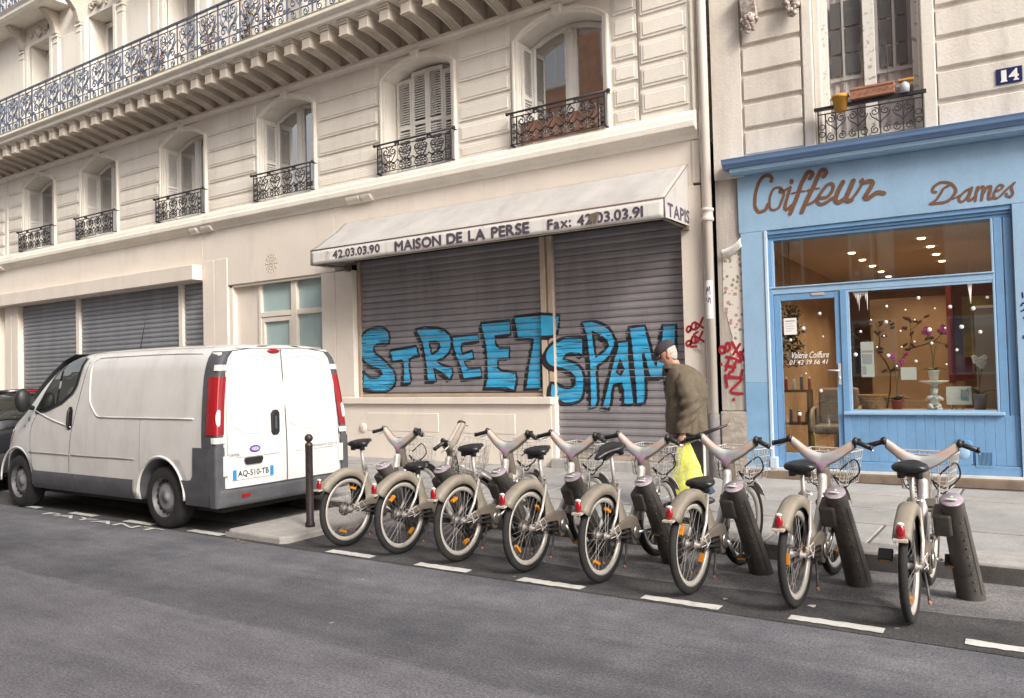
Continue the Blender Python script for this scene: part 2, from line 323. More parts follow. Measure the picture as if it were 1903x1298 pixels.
# traced lettering, in metres on its wall
GRAFFITI=[
 ('S',[(-9.46,2.11),(-9.44,2.25),(-9.48,2.33),(-9.57,2.39),(-9.69,2.41),(-9.84,2.40),(-9.98,2.36),(-10.09,2.29),(-10.15,2.21),(-10.17,2.09),(-10.15,1.97),(-10.10,1.88),(-10.02,1.79),(-9.86,1.72),(-9.74,1.68),(-9.65,1.64),(-9.64,1.59),(-9.73,1.55),(-9.83,1.53),(-9.94,1.55),(-10.02,1.60),(-10.08,1.66),(-10.09,1.56),(-10.10,1.43),(-10.11,1.35),(-9.98,1.32),(-9.79,1.29),(-9.60,1.29),(-9.45,1.32),(-9.36,1.38),(-9.32,1.46),(-9.32,1.56),(-9.36,1.64),(-9.43,1.71),(-9.53,1.80),(-9.65,1.88),(-9.77,1.95),(-9.81,2.01),(-9.81,2.06),(-9.75,2.10),(-9.61,2.11)],None),
 ('T',[(-9.44,1.99),(-9.14,2.02),(-8.84,2.05),(-8.80,1.93),(-8.77,1.87),(-8.89,1.87),(-9.00,1.82),(-9.00,1.68),(-8.97,1.49),(-8.99,1.42),(-9.16,1.42),(-9.14,1.62),(-9.15,1.79),(-9.17,1.81),(-9.38,1.79),(-9.42,1.90)],None),
 ('R',[(-8.85,2.33),(-8.65,2.35),(-8.37,2.33),(-8.22,2.28),(-8.12,2.20),(-8.08,2.11),(-8.09,2.00),(-8.14,1.91),(-8.25,1.83),(-8.42,1.78),(-8.27,1.71),(-8.08,1.66),(-8.08,1.55),(-8.14,1.46),(-8.23,1.53),(-8.35,1.60),(-8.47,1.67),(-8.42,1.45),(-8.62,1.45),(-8.64,1.67),(-8.67,1.88),(-8.72,2.10),(-8.78,2.20)],[(-8.56,2.10),(-8.43,2.10),(-8.35,2.07),(-8.34,2.01),(-8.38,1.95),(-8.51,1.90),(-8.53,1.99)]),
 ('E',[(-8.07,2.17),(-7.55,2.19),(-7.53,2.07),(-7.88,2.04),(-7.89,1.99),(-7.87,1.88),(-7.67,1.93),(-7.64,1.80),(-7.84,1.76),(-7.76,1.64),(-7.51,1.66),(-7.49,1.50),(-7.86,1.47),(-7.94,1.70),(-8.01,1.85),(-8.07,2.01)],None),
 ('E',[(-7.49,2.36),(-6.93,2.37),(-6.92,2.15),(-7.22,2.13),(-7.20,2.00),(-7.14,1.95),(-6.95,1.95),(-6.96,1.78),(-7.17,1.77),(-7.18,1.65),(-7.12,1.60),(-6.84,1.56),(-6.83,1.44),(-6.87,1.28),(-6.91,1.28),(-7.04,1.32),(-7.22,1.33),(-7.44,1.33),(-7.40,1.48),(-7.40,1.74),(-7.41,1.96),(-7.45,2.14)],None),
 ('T',[(-6.85,2.42),(-6.38,2.44),(-6.04,2.40),(-6.06,2.23),(-6.09,2.12),(-6.13,2.08),(-6.36,2.09),(-6.38,1.71),(-6.39,1.32),(-6.67,1.32),(-6.62,1.65),(-6.56,1.88),(-6.51,2.05),(-6.80,2.09),(-6.84,2.27)],None),
 ('S',[(-5.66,2.05),(-5.79,2.07),(-5.95,2.06),(-6.08,2.02),(-6.18,1.95),(-6.26,1.86),(-6.27,1.76),(-6.24,1.69),(-6.16,1.63),(-6.02,1.59),(-5.89,1.54),(-5.82,1.47),(-5.82,1.38),(-5.87,1.33),(-5.97,1.32),(-6.08,1.36),(-6.17,1.40),(-6.20,1.29),(-6.20,1.20),(-6.11,1.14),(-5.99,1.08),(-5.85,1.09),(-5.74,1.12),(-5.68,1.19),(-5.65,1.33),(-5.65,1.50),(-5.70,1.61),(-5.79,1.68),(-5.92,1.72),(-5.99,1.74),(-5.94,1.80),(-5.84,1.82),(-5.73,1.81),(-5.66,1.77),(-5.65,1.91)],None),
 ('P',[(-5.67,2.27),(-5.50,2.29),(-5.35,2.24),(-5.23,2.17),(-5.17,2.08),(-5.13,1.99),(-5.14,1.90),(-5.21,1.78),(-5.29,1.70),(-5.42,1.63),(-5.44,1.52),(-5.43,1.33),(-5.43,1.12),(-5.47,1.04),(-5.57,1.01),(-5.57,1.21),(-5.57,1.45),(-5.57,1.69),(-5.59,1.89),(-5.61,2.08)],[(-5.49,2.13),(-5.37,2.06),(-5.28,1.98),(-5.25,1.92),(-5.31,1.85),(-5.45,1.76),(-5.47,1.93)]),
 ('A',[(-5.10,1.96),(-4.92,1.97),(-4.92,1.77),(-4.91,1.56),(-4.88,1.33),(-4.86,1.09),(-4.98,1.06),(-5.04,1.09),(-5.04,1.28),(-5.06,1.37),(-5.17,1.35),(-5.20,1.26),(-5.22,1.09),(-5.27,1.00),(-5.38,1.03),(-5.35,1.14),(-5.29,1.33),(-5.23,1.54),(-5.17,1.73),(-5.11,1.87)],[(-5.06,1.72),(-5.02,1.57),(-5.07,1.49),(-5.12,1.53)]),
 ('M',[(-4.92,2.16),(-4.67,2.18),(-4.64,2.06),(-4.59,1.87),(-4.56,1.71),(-4.53,1.61),(-4.49,1.78),(-4.44,1.97),(-4.41,2.16),(-4.21,2.16),(-4.22,1.88),(-4.22,1.54),(-4.20,1.16),(-4.33,1.14),(-4.36,1.32),(-4.37,1.52),(-4.40,1.60),(-4.43,1.44),(-4.62,1.44),(-4.66,1.56),(-4.69,1.72),(-4.71,1.79),(-4.68,1.50),(-4.68,1.21),(-4.71,1.09),(-4.84,1.08),(-4.85,1.32),(-4.88,1.73),(-4.90,1.97)],None),
]
COIFFEUR=[(0.034,[(0.51,3.91),(0.52,3.95),(0.48,3.99),(0.41,3.98),(0.35,3.90),(0.31,3.78),(0.30,3.69),(0.30,3.61),(0.34,3.54),(0.38,3.54),(0.43,3.56),(0.46,3.62)]),(0.025,[(0.62,3.79),(0.64,3.80),(0.59,3.82),(0.53,3.80),(0.49,3.71),(0.48,3.62),(0.49,3.56),(0.53,3.54),(0.59,3.56),(0.63,3.64),(0.66,3.72),(0.65,3.78),(0.61,3.77),(0.63,3.75),(0.69,3.78),(0.74,3.80)]),(0.032,[(0.74,3.80),(0.71,3.70),(0.68,3.61),(0.67,3.54),(0.70,3.53),(0.75,3.57)]),(0.037,[(0.76,3.88),(0.76,3.86)]),(0.041,[(0.98,3.88),(1.01,3.92),(1.00,3.95),(0.96,3.96),(0.92,3.90),(0.87,3.81),(0.82,3.67),(0.77,3.56),(0.73,3.47)]),(0.018,[(0.76,3.72),(0.84,3.73),(0.91,3.73)]),(0.041,[(1.14,3.88),(1.17,3.92),(1.16,3.95),(1.12,3.96),(1.08,3.90),(1.03,3.79),(0.97,3.68),(0.91,3.56),(0.87,3.47)]),(0.018,[(0.94,3.73),(1.01,3.74),(1.08,3.74)]),(0.025,[(0.95,3.56),(1.01,3.58),(1.07,3.63)]),(0.030,[(1.09,3.62),(1.17,3.62),(1.23,3.68),(1.25,3.75),(1.22,3.78),(1.17,3.76),(1.11,3.69),(1.06,3.61),(1.07,3.56),(1.11,3.54),(1.17,3.56),(1.24,3.60)]),(0.041,[(1.36,3.78),(1.31,3.69),(1.27,3.59),(1.28,3.55),(1.31,3.54),(1.37,3.57)]),(0.041,[(1.48,3.78),(1.44,3.69),(1.39,3.58),(1.41,3.54),(1.45,3.55)]),(0.025,[(1.44,3.55),(1.50,3.61),(1.57,3.72),(1.58,3.78)]),(0.037,[(1.57,3.76),(1.60,3.74),(1.66,3.75),(1.69,3.73),(1.68,3.69),(1.63,3.61),(1.60,3.56),(1.63,3.54),(1.68,3.57),(1.74,3.60),(1.81,3.58)])]
DAMES=[(0.026,[(2.35,3.52),(2.32,3.53),(2.32,3.56),(2.34,3.59),(2.39,3.62),(2.44,3.62),(2.50,3.60),(2.54,3.55),(2.55,3.50),(2.52,3.45),(2.48,3.41),(2.42,3.39),(2.34,3.39),(2.29,3.39)]),(0.022,[(2.29,3.39),(2.35,3.43),(2.40,3.50),(2.43,3.55),(2.49,3.58)]),(0.014,[(2.52,3.42),(2.55,3.43),(2.58,3.45)]),(0.021,[(2.70,3.51),(2.66,3.50),(2.61,3.46),(2.58,3.42),(2.59,3.38),(2.62,3.38),(2.67,3.43),(2.69,3.49)]),(0.024,[(2.71,3.52),(2.69,3.46),(2.67,3.40),(2.69,3.38),(2.73,3.41)]),(0.022,[(2.77,3.52),(2.75,3.45),(2.74,3.37)]),(0.021,[(2.75,3.45),(2.78,3.50),(2.82,3.52),(2.82,3.48),(2.80,3.37)]),(0.024,[(2.82,3.44),(2.85,3.50),(2.89,3.51),(2.89,3.48),(2.87,3.38),(2.91,3.38)]),(0.018,[(2.94,3.45),(2.98,3.46),(3.01,3.49),(3.00,3.51),(2.97,3.51),(2.93,3.45),(2.92,3.40),(2.94,3.37),(2.98,3.39),(3.05,3.46),(3.12,3.52)]),(0.018,[(3.11,3.51),(3.09,3.47),(3.10,3.41),(3.09,3.38),(3.07,3.37),(3.04,3.39),(3.04,3.41)])]
TAG_A=[[(-3.96,2.07),(-3.99,2.04),(-4.01,2.08),(-3.98,2.12),(-3.94,2.10),(-3.96,2.06)],[(-3.95,2.10),(-3.92,2.16),(-3.88,2.15),(-3.89,2.08),(-3.93,2.08),(-3.95,2.10)],[(-3.89,2.17),(-3.78,2.09)],[(-3.78,2.22),(-3.84,2.11),(-3.89,2.07)],[(-3.91,2.01),(-3.86,2.04)],[(-3.96,1.89),(-4.00,1.86),(-4.02,1.90),(-3.98,1.93),(-3.95,1.91),(-3.96,1.88)],[(-3.95,1.91),(-3.93,1.98),(-3.89,1.96),(-3.90,1.90),(-3.94,1.90),(-3.95,1.92)],[(-3.90,1.99),(-3.78,1.91)],[(-3.79,2.04),(-3.85,1.93),(-3.89,1.89)],[(-3.96,1.85),(-3.88,1.85)]]
TAG_B=[[(-0.16,1.76),(-0.21,1.75),(-0.23,1.80),(-0.20,1.84),(-0.16,1.81),(-0.16,1.76)],[(-0.15,1.82),(-0.13,1.88),(-0.09,1.86),(-0.10,1.79),(-0.14,1.78),(-0.15,1.82)],[(-0.06,1.89),(0.05,1.65)],[(0.04,1.86),(-0.05,1.73)],[(0.04,1.76),(0.10,1.64)],[(0.10,1.80),(0.03,1.70)],[(-0.14,1.70),(-0.05,1.68),(0.04,1.63)],[(-0.11,1.66),(-0.15,1.53)],[(-0.02,1.63),(-0.06,1.51)],[(-0.15,1.59),(-0.03,1.56)],[(-0.09,1.51),(-0.11,1.45),(0.03,1.43),(0.06,1.52)],[(-0.12,1.43),(0.05,1.41),(-0.10,1.25),(0.05,1.22)],[(-0.16,1.46),(-0.14,1.31)],[(-0.21,1.61),(-0.21,1.60)],[(-0.06,1.15),(-0.06,1.14)]]
# ---------------------------------------------------------------- ground
def asphalt(name, c1, c2, lane=None, rough=.9):
    m = bpy.data.materials.new(name); m.use_nodes = True; n = m.node_tree.nodes; L = m.node_tree.links; b = n['Principled BSDF']; b.inputs['Roughness'].default_value = rough
    b.inputs['Specular IOR Level'].default_value = .3
    g = n.new('ShaderNodeNewGeometry')
    def noise(s, d=3, r=.6):
        t = n.new('ShaderNodeTexNoise'); t.inputs['Scale'].default_value = s; t.inputs['Detail'].default_value = d; t.inputs['Roughness'].default_value = r; L.new(g.outputs['Position'], t.inputs['Vector']); return t.outputs[0]
    def ramp(fac, a, c, p0=.35, p1=.65):
        r = n.new('ShaderNodeValToRGB'); r.color_ramp.elements[0].position = p0; r.color_ramp.elements[1].position = p1; r.color_ramp.elements[0].color = (*a, 1); r.color_ramp.elements[1].color = (*c, 1); L.new(fac, r.inputs[0]); return r.outputs[0]
    def mul(a, k):
        v = n.new('ShaderNodeVectorMath'); v.operation = 'SCALE'; L.new(a, v.inputs[0]); L.new(k, v.inputs['Scale']); return v.outputs[0]
    def rng(f, a, c, lo=.3, hi=.7):
        r = n.new('ShaderNodeMapRange'); r.inputs['From Min'].default_value = lo; r.inputs['From Max'].default_value = hi; r.inputs['To Min'].default_value = a; r.inputs['To Max'].default_value = c; L.new(f, r.inputs[0]); return r.outputs[0]
    col = ramp(noise(1.1, 6, .65), c1, c2)
    if lane:                                   # the resurfaced lane nearest the camera: a paler mix with its own ragged seam
        sp = n.new('ShaderNodeSeparateXYZ'); L.new(g.outputs['Position'], sp.inputs[0])
        dv = n.new('ShaderNodeMath'); dv.operation = 'MULTIPLY_ADD'; L.new(noise(5, 4), dv.inputs[0]); dv.inputs[1].default_value = .16; L.new(sp.outputs['Y'], dv.inputs[2])
        k = n.new('ShaderNodeMapRange'); k.inputs['From Min'].default_value = 3.385; k.inputs['From Max'].default_value = 3.43; k.inputs['To Min'].default_value = 1; k.inputs['To Max'].default_value = 0; L.new(dv.outputs[0], k.inputs[0])
        d2 = n.new('ShaderNodeMath'); d2.operation = 'MULTIPLY_ADD'; L.new(noise(1.3, 6, .65), d2.inputs[0]); d2.inputs[1].default_value = 1.1; L.new(sp.outputs['Y'], d2.inputs[2])
        col = mul(col, rng(d2.outputs[0], .80, 1.10, 4.35, 5.0))       # oily wheel track beside the seam, dusty paler strip next to the bay
        mx = n.new('ShaderNodeMix'); mx.data_type = 'RGBA'; L.new(k.outputs[0], mx.inputs['Factor']); L.new(col, mx.inputs[6]); L.new(ramp(noise(.8, 5), *lane), mx.inputs[7]); col = mx.outputs[2]
    mpp = n.new('ShaderNodeMapping'); mpp.inputs['Scale'].default_value = (.22, 1.3, 1); L.new(g.outputs['Position'], mpp.inputs[0])
    tk = n.new('ShaderNodeTexNoise'); tk.inputs['Scale'].default_value = 2.6; tk.inputs['Detail'].default_value = 6; tk.inputs['Roughness'].default_value = .7; L.new(mpp.outputs[0], tk.inputs['Vector']); col = mul(col, rng(tk.outputs[0], .80, 1.20, .32, .68))
    col = mul(col, rng(noise(62, 2), .62, 1.38)); col = mul(col, rng(noise(170, 2), .55, 1.45)); col = mul(col, rng(noise(5.5, 4, .7), .88, 1.12))
    # hairline cracks where the surface has opened
    wn = n.new('ShaderNodeTexNoise'); wn.inputs['Scale'].default_value = 2.2; wn.inputs['Detail'].default_value = 5; L.new(g.outputs['Position'], wn.inputs['Vector'])
    wm = n.new('ShaderNodeVectorMath'); wm.operation = 'MULTIPLY_ADD'; L.new(wn.outputs['Color'], wm.inputs[0]); wm.inputs[1].default_value = (.5, .5, 0); L.new(g.outputs['Position'], wm.inputs[2])
    vc = n.new('ShaderNodeTexVoronoi'); vc.feature = 'DISTANCE_TO_EDGE'; vc.inputs['Scale'].default_value = .55; L.new(wm.outputs[0], vc.inputs['Vector'])
    ck = rng(vc.outputs['Distance'], .86, 1., .0015, .0045); cm = n.new('ShaderNodeMath'); cm.operation = 'MAXIMUM'; L.new(ck, cm.inputs[0]); L.new(rng(noise(.6, 2), 1., .0, .46, .52), cm.inputs[1]); col = mul(col, cm.outputs[0])
    # pale chips of aggregate and trodden gum
    v = n.new('ShaderNodeTexVoronoi'); v.inputs['Scale'].default_value = 2.4; L.new(g.outputs['Position'], v.inputs['Vector'])
    k2 = n.new('ShaderNodeMapRange'); k2.inputs['From Min'].default_value = .03; k2.inputs['From Max'].default_value = .05; k2.inputs['To Min'].default_value = .55; k2.inputs['To Max'].default_value = 0; L.new(v.outputs['Distance'], k2.inputs[0])
    m2 = n.new('ShaderNodeMix'); m2.data_type = 'RGBA'; L.new(k2.outputs[0], m2.inputs['Factor']); L.new(col, m2.inputs[6]); m2.inputs[7].default_value = (.34, .32, .3, 1)
    L.new(m2.outputs[2], b.inputs['Base Color'])
    bp = n.new('ShaderNodeBump'); bp.inputs['Strength'].default_value = .55; bp.inputs['Distance'].default_value = .006; L.new(noise(150, 2), bp.inputs['Height']); L.new(bp.outputs[0], b.inputs['Normal'])
    return m
asph = asphalt('road_asphalt', (.096, .097, .112), (.150, .147, .160), lane=((.126, .122, .138), (.162, .156, .174)))
asph_b = asphalt('bay_asphalt', (.052, .052, .055), (.082, .080, .082))
conc = asphalt('gutter_concrete', (.145, .140, .145), (.19, .184, .188))
mb = MB(); mb.add([(-220, -200, 0), (220, -200, 0), (220, 200, 0), (-220, 200, 0)], [(0, 1, 2, 3)]); mb.build('road', asph, kind='structure')
mb = MB()
xs = [-30+.5*i for i in range(74)]
edge = [5.60+.06*math.sin(x*.9)+.03*math.sin(x*3.1)+max(0, (x+3))*.05 for x in xs]
mb.add([(x, 5.02, .004) for x in xs]+[(x, e, .004) for x, e in zip(xs, edge)], [(i, i+1, len(xs)+i+1, len(xs)+i) for i in range(len(xs)-1)])
mb.build('parking_bay', asph_b, kind='structure')
mb = MB(); mb.add([(x, e, .0045) for x, e in zip(xs, edge)]+[(x, 6.60, .0045) for x in xs], [(i, i+1, len(xs)+i+1, len(xs)+i) for i in range(len(xs)-1)])
mb.build('gutter', conc, kind='structure')
# road paint: dashes of the cycle bay, dashes of the parking bay, PAYANT
mk = MB()
def paint(x0, x1, y0, y1, seed=0):
    rr = random.Random(seed); n_ = 14; top = []; bot = []
    for i in range(n_+1):
        t = i/n_; top.append((x0+(x1-x0)*t+rr.uniform(-.006, .006), y1+rr.uniform(-.007, .007), .009)); bot.append((x0+(x1-x0)*t+rr.uniform(-.006, .006), y0+rr.uniform(-.007, .007), .009))
    return MB().add(bot+top, [(i, i+1, n_+2+i, n_+1+i) for i in range(n_)])
for i, (xc, yc) in enumerate([(-5.19, 5.09), (-4.15, 5.09), (-3.13, 5.09), (-2.12, 5.10), (-1.14, 5.13), (-.19, 5.15), (.80, 5.16), (-10.92, 5.09), (-9.62, 5.09), (-8.45, 5.09), (-7.25, 5.09)]):
    o = paint(xc-.27, xc+.27, yc-.049, yc+.049, i).build('painted_dash', paint_w); tag(o, kind='structure')
mb = MB(); text(mb, 'PAYANT', -10.15, -7.8, 4.86, 4.975, lambda x, z: (x, z, .010), bold=.01); tag(mb.build('painted_word', paint_w), kind='structure')
# pavement with kerb stones and flags
pv = MB().box(-60, 40, 6.62, 16, -.2, .140).build('pavement', joint_p, kind='structure')
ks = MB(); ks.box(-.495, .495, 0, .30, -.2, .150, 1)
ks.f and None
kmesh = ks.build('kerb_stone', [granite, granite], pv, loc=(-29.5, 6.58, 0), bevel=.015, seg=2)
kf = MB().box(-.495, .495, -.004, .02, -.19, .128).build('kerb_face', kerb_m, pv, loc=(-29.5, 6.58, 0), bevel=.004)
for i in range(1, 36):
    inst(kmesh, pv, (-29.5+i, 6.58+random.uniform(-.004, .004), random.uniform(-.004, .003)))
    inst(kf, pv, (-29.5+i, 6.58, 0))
rows = [(6.89, 7.72), (7.73, 8.56), (8.57, 9.40), (9.41, 10.24)]
flags = {}
for j, (a, b) in enumerate(rows):
    x = -15.0+.4*j
    while x < 6:
        L_ = random.choice((1.05, 1.25, 1.45)); key = (j, L_)
        if key not in flags:
            flags[key] = MB().box(0, L_-.028, 0, b-a-.034, -.06, 0).build('paving_slab', flag_m, pv, bevel=.005); o = flags[key]
        else: o = inst(flags[key], pv)
        o.location = (x, a, .150+random.uniform(-.002, .003)); x += L_
for i in range(6): inst(flags[(0, 1.45)] if (0, 1.45) in flags else list(flags.values())[0], pv, (-17.2-1.46*i, 6.89, .15))
# low concrete build-out with the bollard
bo = MB().prism([(-6.93, 5.12), (-6.86, 5.085), (-6.13, 5.085), (-6.06, 5.14), (-6.06, 6.575), (-6.93, 6.575)], 'z', -.1, .07).build('kerb_build_out', granite, bevel=.02, seg=2); tag(bo, kind='structure')
MB().prism([(-6.92, 5.075), (-6.11, 5.075), (-6.05, 5.13), (-6.05, 5.32), (-6.055, 5.32), (-6.055, 5.135), (-6.115, 5.082), (-6.92, 5.082)], 'z', -.02, .05).build('kerb_face', granite, bo)
bl = thing('bollard', 'dark brown round-topped iron bollard standing behind the white van', 'bollard', (-6.25, 5.58, .07))
MB().lathe([(0, 0), (.05, 0), (.05, .03), (.039, .05), (.037, .80), (.040, .805), (.040, .825), (.03, .84), (.018, .85)], (0, 0, 0), 'z', 20).build('post', mat('bollard_paint', (.035, .026, .026), .45, var=.2, scale=20), bl)
MB().ell((0, 0, .888), (.043, .043, .043), 18, 12).build('ball_finial', MATS['bollard_paint'], bl)
# fallen leaves and scraps on the road
for i, (x, y, lab) in enumerate([(-6.6, 4.98, 'brown dead leaf lying left in front of the concrete build-out'), (-6.45, 4.95, 'brown dead leaf right of another before the concrete build-out'), (-1.88, 5.30, 'tiny pale scrap on dark asphalt near the sixth bike'), (-1.35, 5.42, 'tiny pale scrap beside the seventh docked bike')]):
    o = MB().grid(lambda u, v: (u*.045-.022+.01*math.sin(v*5), (v*.03-.015)*(1-abs(2*u-1)**2*.8), .008+.010*math.sin(u*3+i)*v), 5, 3).build('fallen_leaf' if i < 2 else 'paper_scrap', mat('dry_leaf%d' % (i // 2), ((.22, .12, .06), (.48, .44, .38))[i // 2], .9), loc=(x, y, .006), rz=i*1.3)
    tag(o, lab, ('leaf', 'scrap')[i // 2], ('dead leaves by the build-out', 'litter scraps by the bikes')[i // 2])

# ---------------------------------------------------------------- cream building
F = 10.19
A = thing('cream_apartment_building', 'long cream Parisian apartment building with roller-shuttered shopfronts and iron balconies', 'building', (0, 0, 0))
def P(name, mb_, m, par=None, **k): return mb_.build(name, m, par or A, **k)
X0, XR = -30., -3.87
WIN = [(-21.20, .82), (-18.40, .82), (-15.12, .82), (-11.87, .82), (-8.62, .82), (-5.87, .80)]
ZS, ZSPR, ZAP, ZT = 4.97, 6.62, 6.83, 7.06
OH = .72                                           # half width of an opening
def arch(c, h, z0, z1, n=12):                      # segmental arch points left to right
    return [(c-h+2*h*i/n, z0+(z1-z0)*(1-(2*i/n-1)**2)) for i in range(n+1)]
wall = MB()
edges = [X0]+[e for c, _ in WIN for e in (c-OH, c+OH)]+[XR]
for i in range(0, len(edges), 2): wall.box(edges[i], edges[i+1], F, F+.45, 4.6, ZT)
for c, _ in WIN:
    wall.prism(arch(c, OH, ZSPR, ZAP)+[(c+OH, ZT), (c-OH, ZT)], 'y', F, F+.45)
    wall.box(c-OH, c+OH, F, F+.45, 4.6, ZS)
wall.box(X0, XR, F, F+.45, ZT, 7.5)
# second floor with plain rectangular openings
W2 = [(-21.10, .52), (-18.25, .56), (-15.12, .52), (-11.87, .52), (-8.62, .52), (-5.87, .52)]
e2 = [X0]+[e for c, h in W2 for e in (c-h, c+h)]+[XR]
for i in range(0, len(e2), 2): wall.box(e2[i], e2[i+1], F, F+.5, 7.5, 10.3)
wall.box(X0, XR, F, F+.5, 10.3, 15)
P('upper_wall', wall, stone)
P('back_wall', MB().box(X0, XR, F+2.6, F+2.8, 0, 15).box(X0, XR, F+.5, F+2.6, 14.6, 15), dark_m)
P('end_wall', MB().box(XR-.3, XR, F+.46, F+9, 0, 15), stone)
# rusticated blocks
zj = [4.97, 5.235, 5.565, 5.885, 6.205, 6.54, 6.93]
blk = {}
def block(x0, x1, z0, z1, proud=.022):
    k = (round(x1-x0, 3), round(z1-z0, 3), proud)
    if k not in blk:
        blk[k] = MB().frus(0, x1-x0, 0, z1-z0, .01, -proud, .016).frus(.048, x1-x0-.048, .045, z1-z0-.045, -proud+.002, -proud-.011, .009).build('stone', stone, A); o = blk[k]
    else: o = inst(blk[k], A)
    o.location = (x0, F, z0); return o
cols = [(-24.9, -23.05), (-22.85, WIN[0][0]-.86)]+[(WIN[i][0]+.86, WIN[i+1][0]-.86) for i in range(5)]+[(WIN[5][0]+.86, -4.60)]
for x0, x1 in cols:
    for a, b in zip(zj, zj[1:]): block(x0+.012, x1-.012, a+.022, b-.022)
zq = [5.06, 5.41, 5.745, 6.09, 6.42, 6.75, 7.05]
for a, b in zip(zq, zq[1:]): block(-4.56, -3.875, a+.02, b-.02, .055)
P('quoin_base', MB().box(-4.58, XR+.002, F-.035, F+.1, 4.97, 7.06), stone)
P('quoin_strip', MB().box(-23.03, -22.88, F-.03, F+.01, 4.97, 7.06), stone)
# window surrounds, joinery, folded shutters, railings
def sweep(path, prof, mb_):                         # path in xz, profile = [(outward offset, y)]
    k = len(path); vs_ = []
    for i in range(k):
        a = path[max(i-1, 0)]; b = path[min(i+1, k-1)]; dx, dz = b[0]-a[0], b[1]-a[1]; l = math.hypot(dx, dz); nx, nz = -dz/l, dx/l
        vs_ += [(path[i][0]+nx*o, y, path[i][1]+nz*o) for o, y in prof]
    m_ = len(prof)
    mb_.add(vs_, [(i*m_+j, (i+1)*m_+j, (i+1)*m_+(j+1) % m_, i*m_+(j+1) % m_) for i in range(k-1) for j in range(m_)])
    return mb_.add(vs_, [tuple(range(m_)), tuple(range((k-1)*m_, k*m_))])
def louvre_leaf(w_, h_, pitch=.042):                # x 0..w, z 0..h, lying in the xz plane
    m_ = MB().box(0, .045, -.016, .016, 0, h_).box(w_-.045, w_, -.016, .016, 0, h_).box(.045, w_-.045, -.015, .015, 0, .06).box(.045, w_-.045, -.015, .015, h_-.06, h_).box(.045, w_-.045, -.015, .015, h_*.5-.03, h_*.5+.03)
    z = .07
    while z < h_-.08:
        if abs(z+.02-h_*.5) > .05:
            m_.add([(.045, -.014, z), (w_-.045, -.014, z), (w_-.045, .012, z+.03), (.045, .012, z+.03), (.045, -.014, z+.006), (w_-.045, -.014, z+.006), (w_-.045, .012, z+.036), (.045, .012, z+.036)], [(0, 1, 2, 3), (7, 6, 5, 4), (0, 4, 5, 1), (3, 2, 6, 7)])
        z += pitch
    return m_
rail_cache = {}
def window_rail(c, parent, first=[None]):
    y = F-.15
    rail = MB().tube([(-.85, 0, .50), (.85, 0, .50)], .017, 8).ell((-.86, 0, .50), (.03, .03, .03), 8, 6).ell((.86, 0, .50), (.03, .03, .03), 8, 6)
    rail.box(-.80, -.782, -.009, .009, 0, .5).box(.782, .80, -.009, .009, 0, .5).box(-.70, -.684, -.008, .008, 0, .43).box(.684, .70, -.008, .008, 0, .43).box(-.79, .79, -.008, .008, .425, .44).box(-.79, .79, -.007, .007, .015, .028)
    rail.box(-.81, -.78, -.01, .16, .0, .02).box(.78, .81, -.01, .16, .0, .02).box(-.01+.81, .82, 0, .17, .49, .51).box(-.82, -.80, 0, .17, .49, .51)
    t = lambda pts, r_=.0115: rail.tube([(p[0], 0, p[1]) for p in pts], r_, 4)
    for k in range(4):
        cx = -.52+.345*k
        for s_ in (-1, 1):
            sp = spiral(cx+s_*.080, .350, .070, PI/2 if s_ > 0 else PI/2, -s_*-1.35, 16)
            t(sp); t(smooth_path([(cx+s_*.135, .36), (cx+s_*.125, .29), (cx+s_*.06, .2), (cx, .13), (cx, .02)], 3))
            t(spiral(cx+s_*.088, .082, .066, PI if s_ > 0 else 0, -s_*1.4, 14)); t(smooth_path([(cx, .2), (cx+s_*.05, .165), (cx+s_*.12, .155), (cx+s_*.17, .2)], 3))
            t(spiral(cx+s_*.028, .27, .026, PI if s_ > 0 else 0, -s_*.9, 8))
        t([(cx, .13), (cx, .425)], .007)
    for s_ in (-1, 1):
        for zz in (.1, .2, .3): t(spiral(s_*.742, zz, .036, 0, 1.1, 10))
    for zz in (.46,):
        for cx in (-.35, .35): t(spiral(cx-.03, zz, .028, 0, 1.2, 10)); t(spiral(cx+.03, zz, .028, PI, -1.2, 10))
    if first[0] is None: first[0] = rail.build('window_railing', iron_k, parent); o = first[0]
    else: o = inst(first[0], parent)
    o.location = (c, y, 4.985); return o
